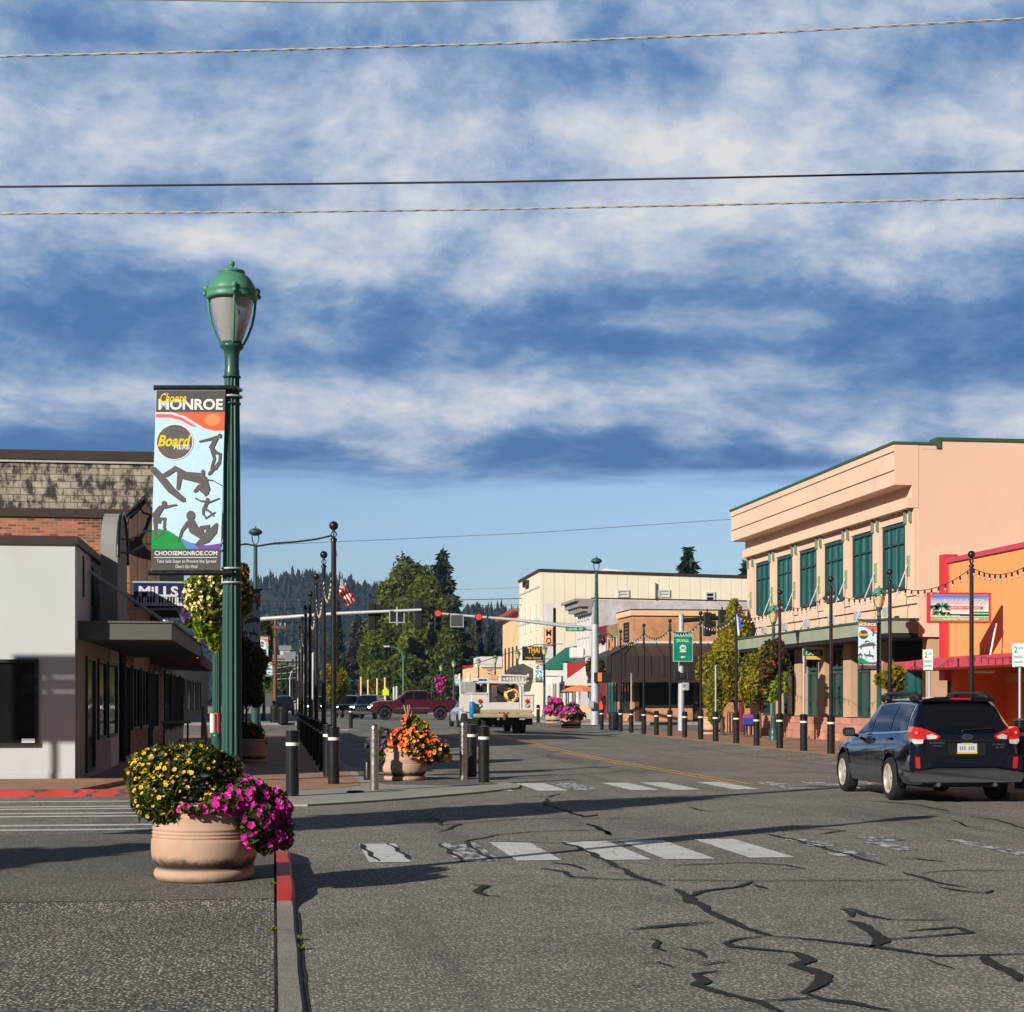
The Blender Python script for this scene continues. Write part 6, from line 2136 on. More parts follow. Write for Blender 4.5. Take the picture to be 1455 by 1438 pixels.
# ------------------------------------------------------------------ bollards and light poles
def make_bollard(label, h=1.06, r=.105, pole=None, group=None, name='bollard', cat='bollard', band_z=.80):
 t_ = thing(name, label, cat, (0, 0, 0), group)
 mb = MB()
 z1 = h * .86
 prof = [(r * 1.0, 0), (r, h * .74)]
 z = h * .84
 prof += [(r, h * .84)]
 for k in range(4):
  z = h * (.845 + .035 * k)
  prof += [(r * 1.1, z), (r * 1.1, z + h * .021), (r * .9, z + h * .024), (r * .9, z + h * .034)]
 prof += [(r * 1.12, h * .985), (r * 1.08, h * .995), (r * .8, h), (.0005, h * 1.01)]
 mb.lathe(prof, 24, smooth=False)
 mb.build('body', M['black_metal'], t_, world=False)
 mb = MB()
 mb.lathe([(r * 1.02, h * .765), (r * 1.02, h * .815)], 24)
 mb.build('reflective_band', M['white_band'], t_, world=False)
 if pole:
  mb = MB()
  mb.tube([(0, 0, h), (0, 0, pole - .34)], [.055, .046], 12)
  mb.lathe([(.062, pole - .36), (.062, pole - .32), (.03, pole - .3)], 12)
  mb.build('pole', M['black_metal'], t_, world=False)
  mb = MB()
  for w in (0, math.pi / 2):
   a, c = math.cos(w) * .055, math.sin(w) * .055
   for s_ in (-1, 1):
    mb.tube([(0, 0, pole - .32), (s_ * a, s_ * c, pole - .24), (0, 0, pole - .15)], .012, 5)
  mb.ball((0, 0, pole - .08), .085, 16)
  mb.build('finial', M['black_metal'], t_, world=False)
 return t_
BO = make_bollard('x', group='black bollards')
LPO = make_bollard('x', pole=4.84, group='string light poles on bollards', name='light_pole', cat='light pole')
first = {'b': True, 'p': True}
def put_b(x, y, z, label, s=1.0, group=None):
 o = place(BO, first['b'], (x, y, z), label, random.uniform(0, 6), group, s)
 first['b'] = False
 return o
def put_p(x, y, z, label, h=None, lean=0.0, group=None):
 o = place(LPO, first['p'], (x, y, z), label, 0, group)
 o.rotation_euler = (0, lean, 0)
 first['p'] = False
 return o
ORD = ['first', 'second', 'third', 'fourth', 'fifth', 'sixth', 'seventh', 'eighth', 'ninth', 'tenth', 'eleventh', 'twelfth']
XL = 1.1
left_poles, LPY = [], [32.55, 39.0, 45.8, 53.2, 61.0, 69.0, 76.0]
for i, y in enumerate(LPY):
 put_p(XL, y, .03, ORD[i] + ' black light pole from the near end of the left kerb row', group='left row of string light poles')
 left_poles.append(Vector((XL, y, .03 + 4.84 - .38)))
for i in range(6):
 put_b(XL, (LPY[i] + LPY[i + 1]) / 2, .03, ORD[i] + ' plain black bollard back along the left kerb row, between light poles', group='left kerb row of bollards')
q = gnd(415.5, 1131, .03)
put_b(q.x, q.y, .03, 'black bollard with white band standing alone at the near left street corner', group='corner bollards')
for px, py, lb in ((687.5, 1112, 'black bollard with dented louvre at the outer edge of the far left corner'), (670, 1104, 'black bollard between the steel bollard and the outer corner bollard')):
 q = gnd(px, py, .03)
 put_b(q.x, q.y, .03, lb, group='corner bollards')
q = gnd(498.5, 1036, .15)
put_b(q.x, q.y, road_z(q.x, q.y), 'small distant black bollard in front of the dark cars', group='corner bollards')
t0 = thing('steel_bollard', 'x', 'bollard', (0, 0, 0), 'brushed steel bollards')
mb = MB()
prof = [(.075, 0), (.075, .88)]
for k in range(4):
 z = .885 + k * .045
 prof += [(.079, z), (.079, z + .028), (.062, z + .031), (.062, z + .044)]
prof += [(.079, 1.065), (.076, 1.09), (.06, 1.12), (.03, 1.14), (.0005, 1.145)]
mb.lathe(prof, 24, smooth=False)
mb.build('body', M['steel'], t0, world=False)
for i, (px, py, lb) in enumerate(((532, 1123, 'brushed steel bollard standing left of the orange flower planter'), (658.5, 1108, 'brushed steel bollard beside the two black bollards at the corner'))):
 q = gnd(px, py, .03)
 place(t0, i == 0, (q.x, q.y, .03), lb)
# right row, measured: px, base y, kind
SIGN_MT = mat('sign_white', (.70, .72, .72), .5, 0, .04, 3)
SIGN_GR = mat('sign_green_text', S(20, 140, 110), .5, 0, .04, 3)
SIGN_ED = mat('sign_back', (.42, .47, .46), .5, .3, .05, 3)
def make_psign(label, loc, h, base_b=True, face=0.0, group='parking signs on bollards'):
 t_ = make_bollard(label, group=group, name='parking_sign', cat='sign') if base_b else thing('parking_sign', label, 'sign', (0, 0, 0), group)
 mb = MB()
 mb.tube([(0, 0, 1.06 if base_b else 0), (0, 0, h)], .028, 8)
 mb.build('post', M['galv'], t_, world=False)
 mb = MB()
 w, hh = .155, .48
 z0, z1 = h - hh, h + .02
 r_ = .03
 pts = []
 for cx, cz, a0 in ((w - r_, z1 - r_, 0), (-w + r_, z1 - r_, 90), (-w + r_, z0 + r_, 180), (w - r_, z0 + r_, 270)):
  for k in range(4):
   a = math.radians(a0 + k * 30)
   pts.append((cx + r_ * math.cos(a), -.045, cz + r_ * math.sin(a)))
 mb.extr(pts, (0, .008, 0))
 pl = mb.build('sign_plate', SIGN_MT, t_, world=False)
 mb = MB()
 put_text(mb, '2', (-.115, -.0475, h - .18), (1, 0, 0), (0, 0, 1), .09, .14, bold=.03)
 put_text(mb, 'HOUR', (.0, -.0475, h - .11), (1, 0, 0), (0, 0, 1), .12, .055)
 put_text(mb, 'PARKING', (-.115, -.0475, h - .30), (1, 0, 0), (0, 0, 1), .23, .065)
 put_text(mb, '8AM-6PM', (-.10, -.0475, h - .40), (1, 0, 0), (0, 0, 1), .2, .05)
 mb.box((-.10, -.0475, h - .485), (.10, -.0465, h - .465))
 mb.build('lettering', SIGN_GR, pl, world=False)
 t_.location = loc
 t_.rotation_euler = (0, 0, face)
 return t_
right_row = [(855, 1037, 'b'), (881.8, 1039.4, 'p'), (897, 1041, 's'), (914.8, 1043, 'p'), (932.9, 1044.5, 'b'), (952, 1045.8, 'p'), (973, 1047.9, 'b'), (995.6, 1050.4, 'p'), (1016.9, 1053.5, 's'),
             (1046.3, 1056, 'p'), (1075, 1059.2, 'b'), (1108, 1063, 'p'), (1142, 1067, 's'), (1180.8, 1071, 'p')]
right_poles = []
nb = {'b': 0, 'p': 0, 's': 0}
sign_lb = ['edge-on parking sign by the brown awning, farthest of the right row', 'edge-on parking sign in front of the yellow-green trees', 'edge-on parking sign before the pink building door']
for px, py, k in reversed(right_row):
 q = gnd(px, py, .13)
 if k == 'b':
  put_b(q.x, q.y, .13, ORD[nb['b']] + ' plain black bollard, counted from the near end of the right pavement row', .97, 'right row of bollards')
 elif k == 'p':
  put_p(q.x, q.y, .13, ORD[nb['p'] + 2] + ' black light pole from the near end of the right pavement row', group='right row of string light poles')
  right_poles.append(Vector((q.x, q.y, .13 + 4.84 - .38)))
 else:
  make_psign(sign_lb[2 - nb['s']], (q.x, q.y, .13), 2.72, True, R(62))
 nb[k] += 1
q = at(764.7, HY, 105)
put_b(q.x, q.y, .3, 'black bollard right of the white utility truck across the street', 1.0, 'right row of bollards')
near_right = []
for px, d, lb in ((1380.5, 39.9, 'first black light pole from the near end of the right row, before the orange wall'), (1264.5, 45.4, 'second black light pole from the near end of the right row, beside the horse banner')):
 q = at(px, HY, d)
 put_p(q.x, q.y, .13, lb, group='right row of string light poles')
 near_right.append(Vector((q.x, q.y, .13 + 4.84 - .38)))
q = at(1495, HY, 34.5)
put_p(q.x, q.y, .13, 'black light pole just beyond the right picture edge', group='right row of string light poles')
right_all = [Vector((q.x, q.y, .13 + 4.84 - .38))] + near_right + right_poles
q = gnd(1451, 1120, .13)
put_b(q.x, q.y, .13, 'large black bollard at the right picture edge behind the blue car', 1.06, 'right row of bollards')
q = at(1320.5, HY, 42.5)
make_psign('white parking sign with green lettering left of the orange building pole', (q.x, q.y, .13), 2.66, True, R(-64))
q = at(1449, HY, 37.5)
make_psign('nearest white parking sign with green lettering at the right edge', (q.x, q.y, .13), 2.64, True, R(-58))
# string lights from pole to pole
M['bulb_glass'] = mat('bulb_glass', (.48, .45, .40), .15, 0, .1, 9, spec=.7, coat=.5)
bulb_me = None
def strand(A, B, label, n, sag, group, drop=.05):
 t_ = thing('string_light', label, 'string lights', A, group)
 pts = []
 for i in range(n * 2 + 1):
  f = i / (n * 2)
  p = A.lerp(B, f)
  p.z -= sag * 4 * f * (1 - f)
  pts.append(p)
 mb = MB()
 mb.tube(pts, .009, 5, caps=False)
 mb.build('cable', M['black_matte'], t_)
 o0 = None
 for i in range(n):
  p = pts[i * 2 + 1]
  if o0 is None:
   mb = MB()
   mb.lathe([(.018, -.01), (.024, -.02), (.024, -.085), (.018, -.09)], 8, (0, 0, 0))
   o0 = mb.build('socket', M['black_matte'], None)
   mb = MB()
   mb.lathe([(.014, -.09), (.026, -.12), (.028, -.135), (.02, -.158), (.0005, -.165)], 8, (0, 0, 0))
   g0 = mb.build('bulb', M['bulb_glass'], o0, world=False)
   o0.parent = t_
   o0.location = p - A
  else:
   c = copy_tree(o0, t_)
   c.location = p - A
 return t_
for i in range(len(right_all) - 1):
 if i < 9:
  nn = [14, 12, 11, 12, 12, 13, 11, 11, 11][i]
  strand(right_all[i], right_all[i + 1], 'string of festoon bulbs between the %s and %s poles of the right row' % (('outermost',) + tuple(ORD))[i:i + 2], nn, .32, 'festoon lights on the right row')
for i in range(len(left_poles) - 1):
 strand(left_poles[i] + Vector((0, 0, -.15)), left_poles[i + 1] + Vector((0, 0, -.15)), 'string of festoon bulbs between the %s and %s poles of the left row' % (ORD[i], ORD[i + 1]), 16, .62, 'festoon lights on the left row')
# cable feeding the left strand
t_ = thing('feed_cable', 'wavy black cable from behind the near lamp to the first left light pole', 'cable', left_poles[0])
pts = [at(a, b_, 33) for a, b_ in ((300, 790), (330, 776), (350, 773), (366, 776), (390, 772), (420, 770), (450, 766), (470, 761.5), (474.5, 764))]
mb = MB()
mb.tube(pts, .018, 6)
mb.build('cable', M['black_matte'], t_)
mb = MB()
mb.tube([at(472.5, 764, 33), at(475, 772, 33)], .035, 8)
mb.tube([at(475, 772, 33), at(479, 790, 32.7)], .008, 5)
mb.build('plug', M['black_matte'], t_)
# ------------------------------------------------------------------ flags
def cloth_grid(name, parent, P, nu, nv, mf, mats):
 mb = MB()
 vs = [P(i / nu, j / nv) for j in range(nv + 1) for i in range(nu + 1)]
 for j in range(nv):
  for i in range(nu):
   a = j * (nu + 1) + i
   mb.add([vs[a], vs[a + 1], vs[a + nu + 2], vs[a + nu + 1]], [(0, 1, 2, 3)], mf((i + .5) / nu, (j + .5) / nv), True)
 return mb.build(name, mats, parent)
FR = mat('flag_red', S(190, 26, 34), .7, 0, .06, 5)
FW = mat('flag_white', (.76, .74, .72), .7, 0, .04, 5)
FB = mat('flag_blue', S(52, 60, 116), .7, 0, .06, 5)
t_ = thing('american_flag', 'red white and blue striped flag drooping from the first left light pole', 'flag', at(482, 880, 33.2))
ft = [at(482, 814, 33.4), at(484, 826, 33.4), at(484, 846, 33.4)]
def flagP(u, v):
 # hoist hangs on the pole, fly end droops to the lower right
 top = at(481 + 24.5 * u ** .9, 817 + 27 * u + 10 * u * u, 33.3)
 bot = at(480.5 + 13 * u + 2 * math.sin(u * 6), 845 + 1.0 * u + 15 * u ** 2.0, 33.3)
 p = top.lerp(bot, v)
 p.y += .07 * math.sin(u * 11 + v * 4)
 return p
cloth_grid('cloth', t_, flagP, 26, 26, lambda u, v: 2 if (u < .40 and v < .54) else (0 if int(v * 7) % 2 == 0 else 1), [FR, FW, FB])
mb = MB()
for i in range(5):
 for j in range(4):
  p = flagP(.04 + .08 * i, .06 + .13 * j) + Vector((0, -.012, 0))
  mb.poly([p + Vector((-.018, 0, -.015)), p + Vector((.018, 0, -.015)), p + Vector((0, 0, .02))])
mb.build('star', FW, t_)
mb = MB()
mb.tube([at(480.5, 846, 32.9), at(483, 813, 33.3)], .012, 6)
mb.build('staff', M['black_metal'], t_)
t_ = thing('feather_flag', 'blue and white flag leaning from a light pole by the sage canopy', 'flag', at(1048, 900, 60))
mb = MB()
D_ = 59.9
mb.extr([at(1047.5, 871, D_), at(1050, 870.5, D_), at(1053.8, 892, D_), at(1050.5, 893, D_)], (0, .03, 0))
mb.build('blue_cloth', mat('flag_bright_blue', S(20, 100, 230), .6, 0, .05, 3), t_)
mb = MB()
mb.extr([at(1046.6, 874, D_), at(1048, 873, D_), at(1051, 903, D_), at(1048.5, 903, D_)], (0, .03, 0))
mb.build('white_cloth', FW, t_)
t_ = thing('planter_box', 'dark planter box with metal plants on the corner of the sage canopy', 'planter box', at(1056, 905, 74))
mb = MB()
a, c = at(1048, 905, 75), at(1065, 893, 75)
mb.bbox((a.x, 74.8, a.z), (c.x, 75.4, c.z), .05)
mb.build('box', M['black_matte'], t_)
mb = MB()
leaves(mb, [((a.x + c.x) / 2, 75.1, c.z, .25, .25, .25)], 120, .2)
mb.build('foliage', M['leaf_dark'], t_)
# ------------------------------------------------------------------ traffic signals
M['signal_dark'] = mat('signal_housing', (.016, .022, .019), .5, 0, .15, 3)
M['sig_red'] = mat('signal_red_lens', (1.0, .03, .02), .3, 0, 0, emit=2.2)
M['sig_off'] = mat('signal_off_lens', (.035, .012, .008), .3, 0, .1, 4)
M['sig_hand'] = mat('signal_hand_lens', (1.0, .13, .03), .3, 0, 0, emit=1.2)
def signal(label, c, s=1.0, lit=True, back=False):
 """three-section traffic signal, c = centre of the top lens"""
 t_ = thing('traffic_signal', label, 'traffic signal', c, 'traffic signals on mast arms')
 x, y, z = c
 mb = MB()
 mb.bbox((x - .19 * s, y, z - 1.0 * s), (x + .19 * s, y + .28 * s, z + .22 * s), .04)
 mb.tube([(x, y + .14, z + .2 * s), (x, y + .14, z + .4 * s)], .04, 6)
 mb.build('housing', M['signal_dark'], t_)
 if not back:
  for k in range(3):
   zz = z - k * .38 * s
   mb = MB()
   prof = []
   for i in range(16):
    w = 2 * math.pi * i / 16
    prof.append((x + .15 * s * math.cos(w), y - .012, zz + .15 * s * math.sin(w)))
   mb.poly(prof[::-1])
   mb.build('lens', M['sig_red'] if (k == 0 and lit) else M['sig_off'], t_)
   mb = MB()
   vs = []
   for i in range(10):
    w = math.radians(-20 + 220 * i / 9)
    for yy in (y, y - .22 * s):
     vs.append((x + .175 * s * math.cos(w), yy, zz + .175 * s * math.sin(w)))
   mb.add(vs, [(2 * i, 2 * i + 1, 2 * i + 3, 2 * i + 2) for i in range(9)], 0, True)
   mb.build('visor', M['signal_dark'], t_)
 else:
  mb = MB()
  for k in range(3):
   zz = z - k * .38 * s
   mb.tube([(x + .19 * s, y + .14, zz), (x + .42 * s, y + .14, zz)], [.16 * s, .17 * s], 10)
  mb.build('visor', M['signal_dark'], t_)
 return t_
# left mast arm
pl = at(363, HY, 77.6)
t_ = thing('signal_mast_arm', 'long grey mast arm reaching right from the left corner', 'mast arm', (pl.x, pl.y, .1), 'signal mast arms')
a, e = at(366, 880, 77.6), at(599, 866.5, 76.5)
mb = MB()
mb.tube([a, a.lerp(e, .5) + Vector((0, 0, .05)), e], [.10, .08, .06], 10)
mb.build('arm', M['galv'], t_)
mb = MB()
mb.tube([(pl.x, pl.y, .1), (pl.x, pl.y, a.z + .5)], [.19, .16], 12)
mb.build('pole', M['green_paint'], t_)
signal('dark rear view of a traffic signal at the middle of the left mast arm', at(528.5, 864, 77), .95, False, True)
signal('dark rear view of a traffic signal at the tip of the left mast arm', at(594.5, 861, 76.6), .95, False, True)
def backsign(label, c0, c1, face_mat, mid=True):
 t_ = thing('mast_arm_sign', label, 'sign', c0)
 mb = MB()
 mb.box((c0.x, c0.y, c0.z), (c1.x, c0.y + .04, c1.z))
 mb.build('panel', face_mat, t_)
 mb = MB()
 for x in (c0.x, c1.x - .04):
  mb.box((x, c0.y - .015, c0.z - .02), (x + .04, c0.y + .055, c1.z + .02))
 xm = (c0.x + c1.x) / 2
 if mid:
  mb.box((xm - .03, c0.y - .02, c0.z - .1), (xm + .03, c0.y - .005, c1.z + .15))
 for z in (c0.z, c1.z - .04):
  mb.box((c0.x + .04, c0.y - .015, z), (c1.x - .04, c0.y + .05, z + .04))
 mb.build('frame', M['galv'], t_)
backsign('dark blank back of a sign hanging on the left mast arm', at(553, 885, 76.6), at(575, 867, 76.6), M['signal_dark'])
# right signal pole
pr = gnd(845.5, 1033, .0)
pr = at(845.5, HY, 95)
t_ = thing('signal_mast_arm', 'grey signal pole with mast arm reaching left over the far crossing', 'mast arm', (pr.x, pr.y, .3), 'signal mast arms')
a, e = at(843, 894, 95), at(621, 871.5, 95.5)
mb = MB()
mb.tube([(pr.x, pr.y, .3), (pr.x, pr.y, at(845, 887, 95).z)], [.25, .19], 14)
mb.build('pole', M['galv'], t_)
mb = MB()
mb.tube([a, a.lerp(e, .5) + Vector((0, 0, .08)), e], [.12, .09, .06], 10)
mb.build('arm', M['galv'], t_)
signal('traffic signal showing red at the left tip of the right mast arm', at(622.5, 871.5, 94.6))
signal('traffic signal showing red in the middle of the right mast arm', at(680.5, 876.5, 94.6))
backsign('framed grey sign back hanging between the two red traffic signals', at(640, 891, 94.9), at(659, 873, 94.9), mat('sign_grey', (.09, .095, .10), .5, .2, .08, 2), False)
SGN = mat('sign_street_green', S(8, 140, 108), .45, 0, .05, 3)
t_ = thing('street_name_sign', 'green street name sign reading Lewis St on the right mast arm', 'sign', at(818, 897, 94.7))
a, c = at(804, 897, 94.7), at(831.5, 890.8, 94.7)
mb = MB()
mb.box((a.x, a.y, a.z), (c.x, a.y + .03, c.z))
mb.build('panel', SGN, t_)
mb = MB()
put_text(mb, 'LEWIS  ST', (a.x + .1, a.y - .008, a.z + .05), (1, 0, 0), (0, 0, 1), c.x - a.x - .2, c.z - a.z - .1, bold=.03)
mb.build('lettering', M['letter_white'], t_)
t_ = thing('pedestrian_signal', 'pedestrian signal with glowing orange hand on the grey signal pole', 'pedestrian signal', at(854, 962, 94.6))
a = at(854, 966, 94.6)
mb = MB()
mb.bbox((a.x - .35, a.y, a.z - .15), (a.x + .55, a.y + .3, a.z + .4), .04)
mb.build('housing', M['signal_dark'], t_)
mb = MB()
mb.box((a.x - .17, a.y - .012, a.z - .08), (a.x + .03, a.y - .003, a.z + .32))
for i in range(4):
 mb.box((a.x - .17 + i * .055, a.y - .013, a.z + .3), (a.x - .135 + i * .055, a.y - .004, a.z + .38))
mb.build('hand_symbol', M['sig_hand'], t_)
# junction box and sticker on the pole
t_ = thing('control_box', 'white push-button box low on the grey signal pole', 'box', at(841, 1002, 94.6))
a = at(842, 1004, 94.5)
mb = MB()
mb.bbox((a.x - .25, a.y, a.z - .1), (a.x + .1, a.y + .2, a.z + .3), .03)
mb.build('housing', M['galv'], t_)
# near right signal pole with the green direction sign
pc = at(968, HY, 86)
t_ = thing('signal_mast_arm', 'pale signal pole behind the green direction sign with arm to the right', 'mast arm', (pc.x, pc.y, .13), 'signal mast arms')
mb = MB()
zt = at(968, 874, 86).z
mb.tube([(pc.x, pc.y, .13), (pc.x, pc.y, zt)], [.17, .13], 14)
mb.ball((pc.x, pc.y, zt), .14, 10, sz=.6)
mb.build('pole', M['galv'], t_)
mb = MB()
mb.tube([at(970, 881.5, 86), at(1052, 877, 87)], [.12, .08], 10)
mb.build('arm', M['signal_dark'], t_)
signal('dark traffic signal seen from the side over the brown awning', at(1006, 876, 85.6), .95, False, True)
signal('dark traffic signal half hidden by the columnar yellow-green tree', at(1027, 873.5, 85.6), .95, False, True)
signal_ped = thing('pedestrian_signal', 'pair of dark pedestrian signals below the green direction sign', 'pedestrian signal', at(968, 962, 85.7))
mb = MB()
for px0, px1 in ((958.5, 966.5), (976, 988)):
 a, c = at(px0, 967, 85.6), at(px1, 953.5, 85.6)
 mb.bbox((a.x, a.y, a.z), (c.x, a.y + .35, c.z), .04)
mb.bbox(tuple(at(966.5, 965, 85.6)), (at(974, 965, 85.6).x, at(974, 965, 85.6).y + .4, at(974, 956, 85.6).z), .03)
mb.build('housing', M['signal_dark'], signal_ped)
t_ = thing('control_box', 'grey cabinet box strapped to the pale signal pole under the pedestrian signals', 'box', at(975, 978, 85.7))
a, c = at(971, 981, 85.6), at(980, 970, 85.6)
mb = MB()
mb.bbox((a.x, a.y, a.z), (c.x, a.y + .3, c.z), .03)
mb.build('housing', M['galv'], t_)
t_ = thing('direction_sign', 'green direction sign with white lettering, route shield and left arrow', 'sign', at(971, 940, 85.5))
a, c = at(956.3, 940, 85.5), at(985.3, 897.3, 85.5)
mb = MB()
Wd, Hd = c.x - a.x, c.z - a.z
mb.box((a.x, a.y, a.z), (c.x, a.y + .03, c.z))
pn = mb.build('panel', mat('sign_border', (.62, .68, .64), .5, 0, .04, 3), t_)
mb = MB()
mb.box((a.x + .025, a.y - .004, a.z + .025), (c.x - .025, a.y - .0005, c.z - .025))
mb.build('panel_face', SGN, pn)
mb = MB()
yy = a.y - .008
put_text(mb, 'CARNATION', (a.x + .05 * Wd, yy, a.z + .83 * Hd), (1, 0, 0), (0, 0, 1), .9 * Wd, .10 * Hd, bold=.03)
put_text(mb, 'DUVALL', (a.x + .19 * Wd, yy, a.z + .65 * Hd), (1, 0, 0), (0, 0, 1), .62 * Wd, .10 * Hd, bold=.03)
cx, cz = a.x + .5 * Wd, a.z + .44 * Hd
sh = [(.17 * math.cos(w), .15 * math.sin(w) + .02) for w in np.linspace(-.5, math.pi + .5, 14)] + [(-.09, -.09), (-.17, -.14), (-.17, -.18), (.17, -.18), (.17, -.14), (.09, -.09)]
mb.poly([(cx + u * Wd, yy, cz + v * Hd * .72) for u, v in sh][::-1])
ar = [(-.14, 0), (-.02, .05), (-.02, .022), (.12, .022), (.12, -.022), (-.02, -.022), (-.02, -.05)]
mb.poly([(cx + u * Wd, yy, a.z + .15 * Hd + v * Hd * .95) for u, v in ar])
mb.build('lettering', M['letter_white'], pn)
mb = MB()
put_text(mb, '203', (cx - .1 * Wd, yy - .004, cz - .02 * Hd), (1, 0, 0), (0, 0, 1), .2 * Wd, .075 * Hd, bold=.02)
mb.build('route_number', M['black_matte'], pn)
# ------------------------------------------------------------------ smaller street things
# utility pole far left, with crossarm
def utility_pole(label, px, ytop, d, arm, zb=.38, name='utility_pole', r=.15):
 p = at(px, HY, d)
 top = at(px, ytop, d).z
 t_ = thing(name, label, 'utility pole', (p.x, p.y, zb), 'wooden utility poles')
 mb = MB()
 mb.tube([(p.x, p.y, zb), (p.x + .05, p.y, top)], [r * 1.2, r * .8], 10)
 mb.build('pole', M['wood_pole'], t_)
 mb = MB()
 mb.box((p.x - arm, p.y - .22, top - .75), (p.x + arm, p.y - .1, top - .5))
 for s_ in (-1, 1):
  mb.tube([(p.x + s_ * arm * .55, p.y - .16, top - .72), (p.x, p.y - .16, top - 1.5)], .03, 5)
 mb.build('crossarm', M['wood_pole'], t_)
 mb = MB()
 for s_ in (-.92, -.5, .5, .92):
  mb.lathe([(.03, top - .5), (.07, top - .45), (.05, top - .38), (.07, top - .33), (.02, top - .25)], 8, (p.x + s_ * arm, p.y - .16, 0))
 mb.build('insulator', M['galv'], t_)
 return p, top
utility_pole('brown wooden utility pole with crossarm left of the black light poles', 390.5, 881, 150, .95)
utility_pole('small far wooden utility pole behind the brown one', 392, 930, 235, 1.2, r=.18)
# pole that carries the near wires, standing left of the picture
t_ = thing('utility_pole', 'tall wooden utility pole with transformer carrying the wires, left of the planter corner', 'utility pole', (-7.4, 15.9, .1), 'wooden utility poles')
mb = MB()
mb.tube([(-7.4, 15.9, .1), (-7.4, 15.9, 11.2)], [.19, .14], 12)
mb.build('pole', M['wood_pole'], t_)
mb = MB()
mb.lathe([(.001, 5.75), (.28, 5.8), (.30, 5.9), (.30, 6.8), (.26, 6.9), (.001, 6.95)], 18, (-7.05, 15.9, 0))
mb.lathe([(.001, 5.75), (.28, 5.8), (.30, 5.9), (.30, 6.8), (.26, 6.9), (.001, 6.95)], 18, (-7.75, 15.9, 0))
mb.build('transformer', M['galv'], t_)
mb = MB()
mb.box((-8.9, 15.7, 10.3), (-5.9, 15.82, 10.45))
mb.build('crossarm', M['wood_pole'], t_)
# sign on a post left of the picture (its shadow lies on the white wall)
t_ = thing('post_sign', 'grey slotted sign board on a thin post by the white stucco building', 'sign', (-12.1, 27.2, .1))
mb = MB()
fx, fy = -12.1, 27.2
for z0, z1 in ((5.3, 6.20), (6.27, 6.47), (6.54, 6.9)):
 mb.box((fx - .6, fy, z0), (fx + .6, fy + .08, z1))
mb.box((fx - .02, fy + .01, 5.3), (fx + .06, fy + .07, 6.9))
mb.box((fx - .6, fy + .005, 5.3), (fx - .5, fy + .075, 6.9))
mb.build('panel', M['grey_wall'], t_)
mb = MB()
mb.tube([(fx + .12, fy + .04, 0), (fx + .12, fy + .04, 5.4)], .05, 8)
mb.build('post', M['galv'], t_)
# curved arm street light before the tall trees
for px, ytop, d, dx, lb in ((573, 920, 175, -22, 'green curved arm street light in front of the dark tree group'), (412, 950, 200, 14, 'thin far street light pole between the dark poles')):
 p = at(px, HY, d)
 z = at(px, ytop, d).z
 e = at(px + dx, ytop - 1.5, d)
 t_ = thing('arm_street_light', lb, 'street lamp', (p.x, p.y, .38), 'curved arm street lights')
 mb = MB()
 mb.tube([(p.x, p.y, .38), (p.x, p.y, z - 1.0), (p.x + (e.x - p.x) * .15, p.y, z - .35), (p.x + (e.x - p.x) * .5, p.y, z - .02), (e.x, p.y, e.z)], [.1, .07, .06, .05, .04], 8)
 mb.build('pole', M['galv'] if dx > 0 else M['green_light'], t_)
 mb = MB()
 mb.bbox((min(e.x, e.x - .4), p.y - .12, e.z - .08), (max(e.x, e.x - .4) + .2, p.y + .12, e.z + .06), .04)
 mb.build('lamp_head', M['white'], t_)
# street name sign pole across the intersection
t_ = thing('street_name_sign', 'distant green street name sign on a thin pole before the yellow maple', 'sign', at(509, 1015, 140))
mb = MB()
mb.tube([at(509.5, 1012, 140), at(509.5, 966, 140)], .06, 6)
mb.build('post', M['galv'], t_)
mb = MB()
a, c = at(496, 968.5, 140), at(508, 966, 140)
mb.box(tuple(a), (c.x, a.y + .04, c.z))
mb.build('panel', SGN, t_)
# row of stout timber posts
for i, (px, q) in enumerate(((513, 964), (523, 968), (536, 966), (547, 965))):
 t_ = thing('timber_post', ORD[i] + ' pale timber post from the left in front of the tree group', 'post', at(px, 1012, 150), 'timber posts before the trees')
 mb = MB()
 b0 = at(px, 1012, 150)
 mb.tube([b0, (b0.x, b0.y, at(px, q, 150).z)], [.09, .075], 8)
 mb.lathe([(.1, 0), (.1, .08), (.001, .16)], 8, (b0.x, b0.y, at(px, q, 150).z))
 mb.build('shaft', M['stucco_peach'], t_)
# fluorescent crossing sign
t_ = thing('crossing_sign', 'fluorescent yellow-green crossing sign in front of the tree group', 'sign', at(548, 1012, 148))
FL = mat('fluorescent', (.60, .78, .01), .5, 0, .03, 3, emit=0.0)
mb = MB()
mb.extr([at(543.5, 988, 148), at(552.5, 988, 148), at(552.5, 981, 148), at(548, 976.5, 148), at(543.5, 981, 148)], (0, .04, 0))
mb.build('panel', FL, t_)
mb = MB()
mb.tube([at(548, 1012, 148.1), at(548, 978, 148.1)], .05, 6)
mb.build('post', M['galv'], t_)
for px, q0, lb in ((559.5, 976, 'left of two small white posts before the trees'), (563.5, 975, 'right of two small white posts before the trees')):
 t_ = thing('marker_post', lb, 'post', at(px, 1012, 150), 'white marker posts')
 mb = MB()
 a, c = at(px - 1.2, 1010, 150), at(px + 1.2, q0, 150)
 mb.bbox((a.x, a.y, a.z), (c.x, a.y + .12, c.z), .02)
 mb.build('shaft', M['white'], t_)
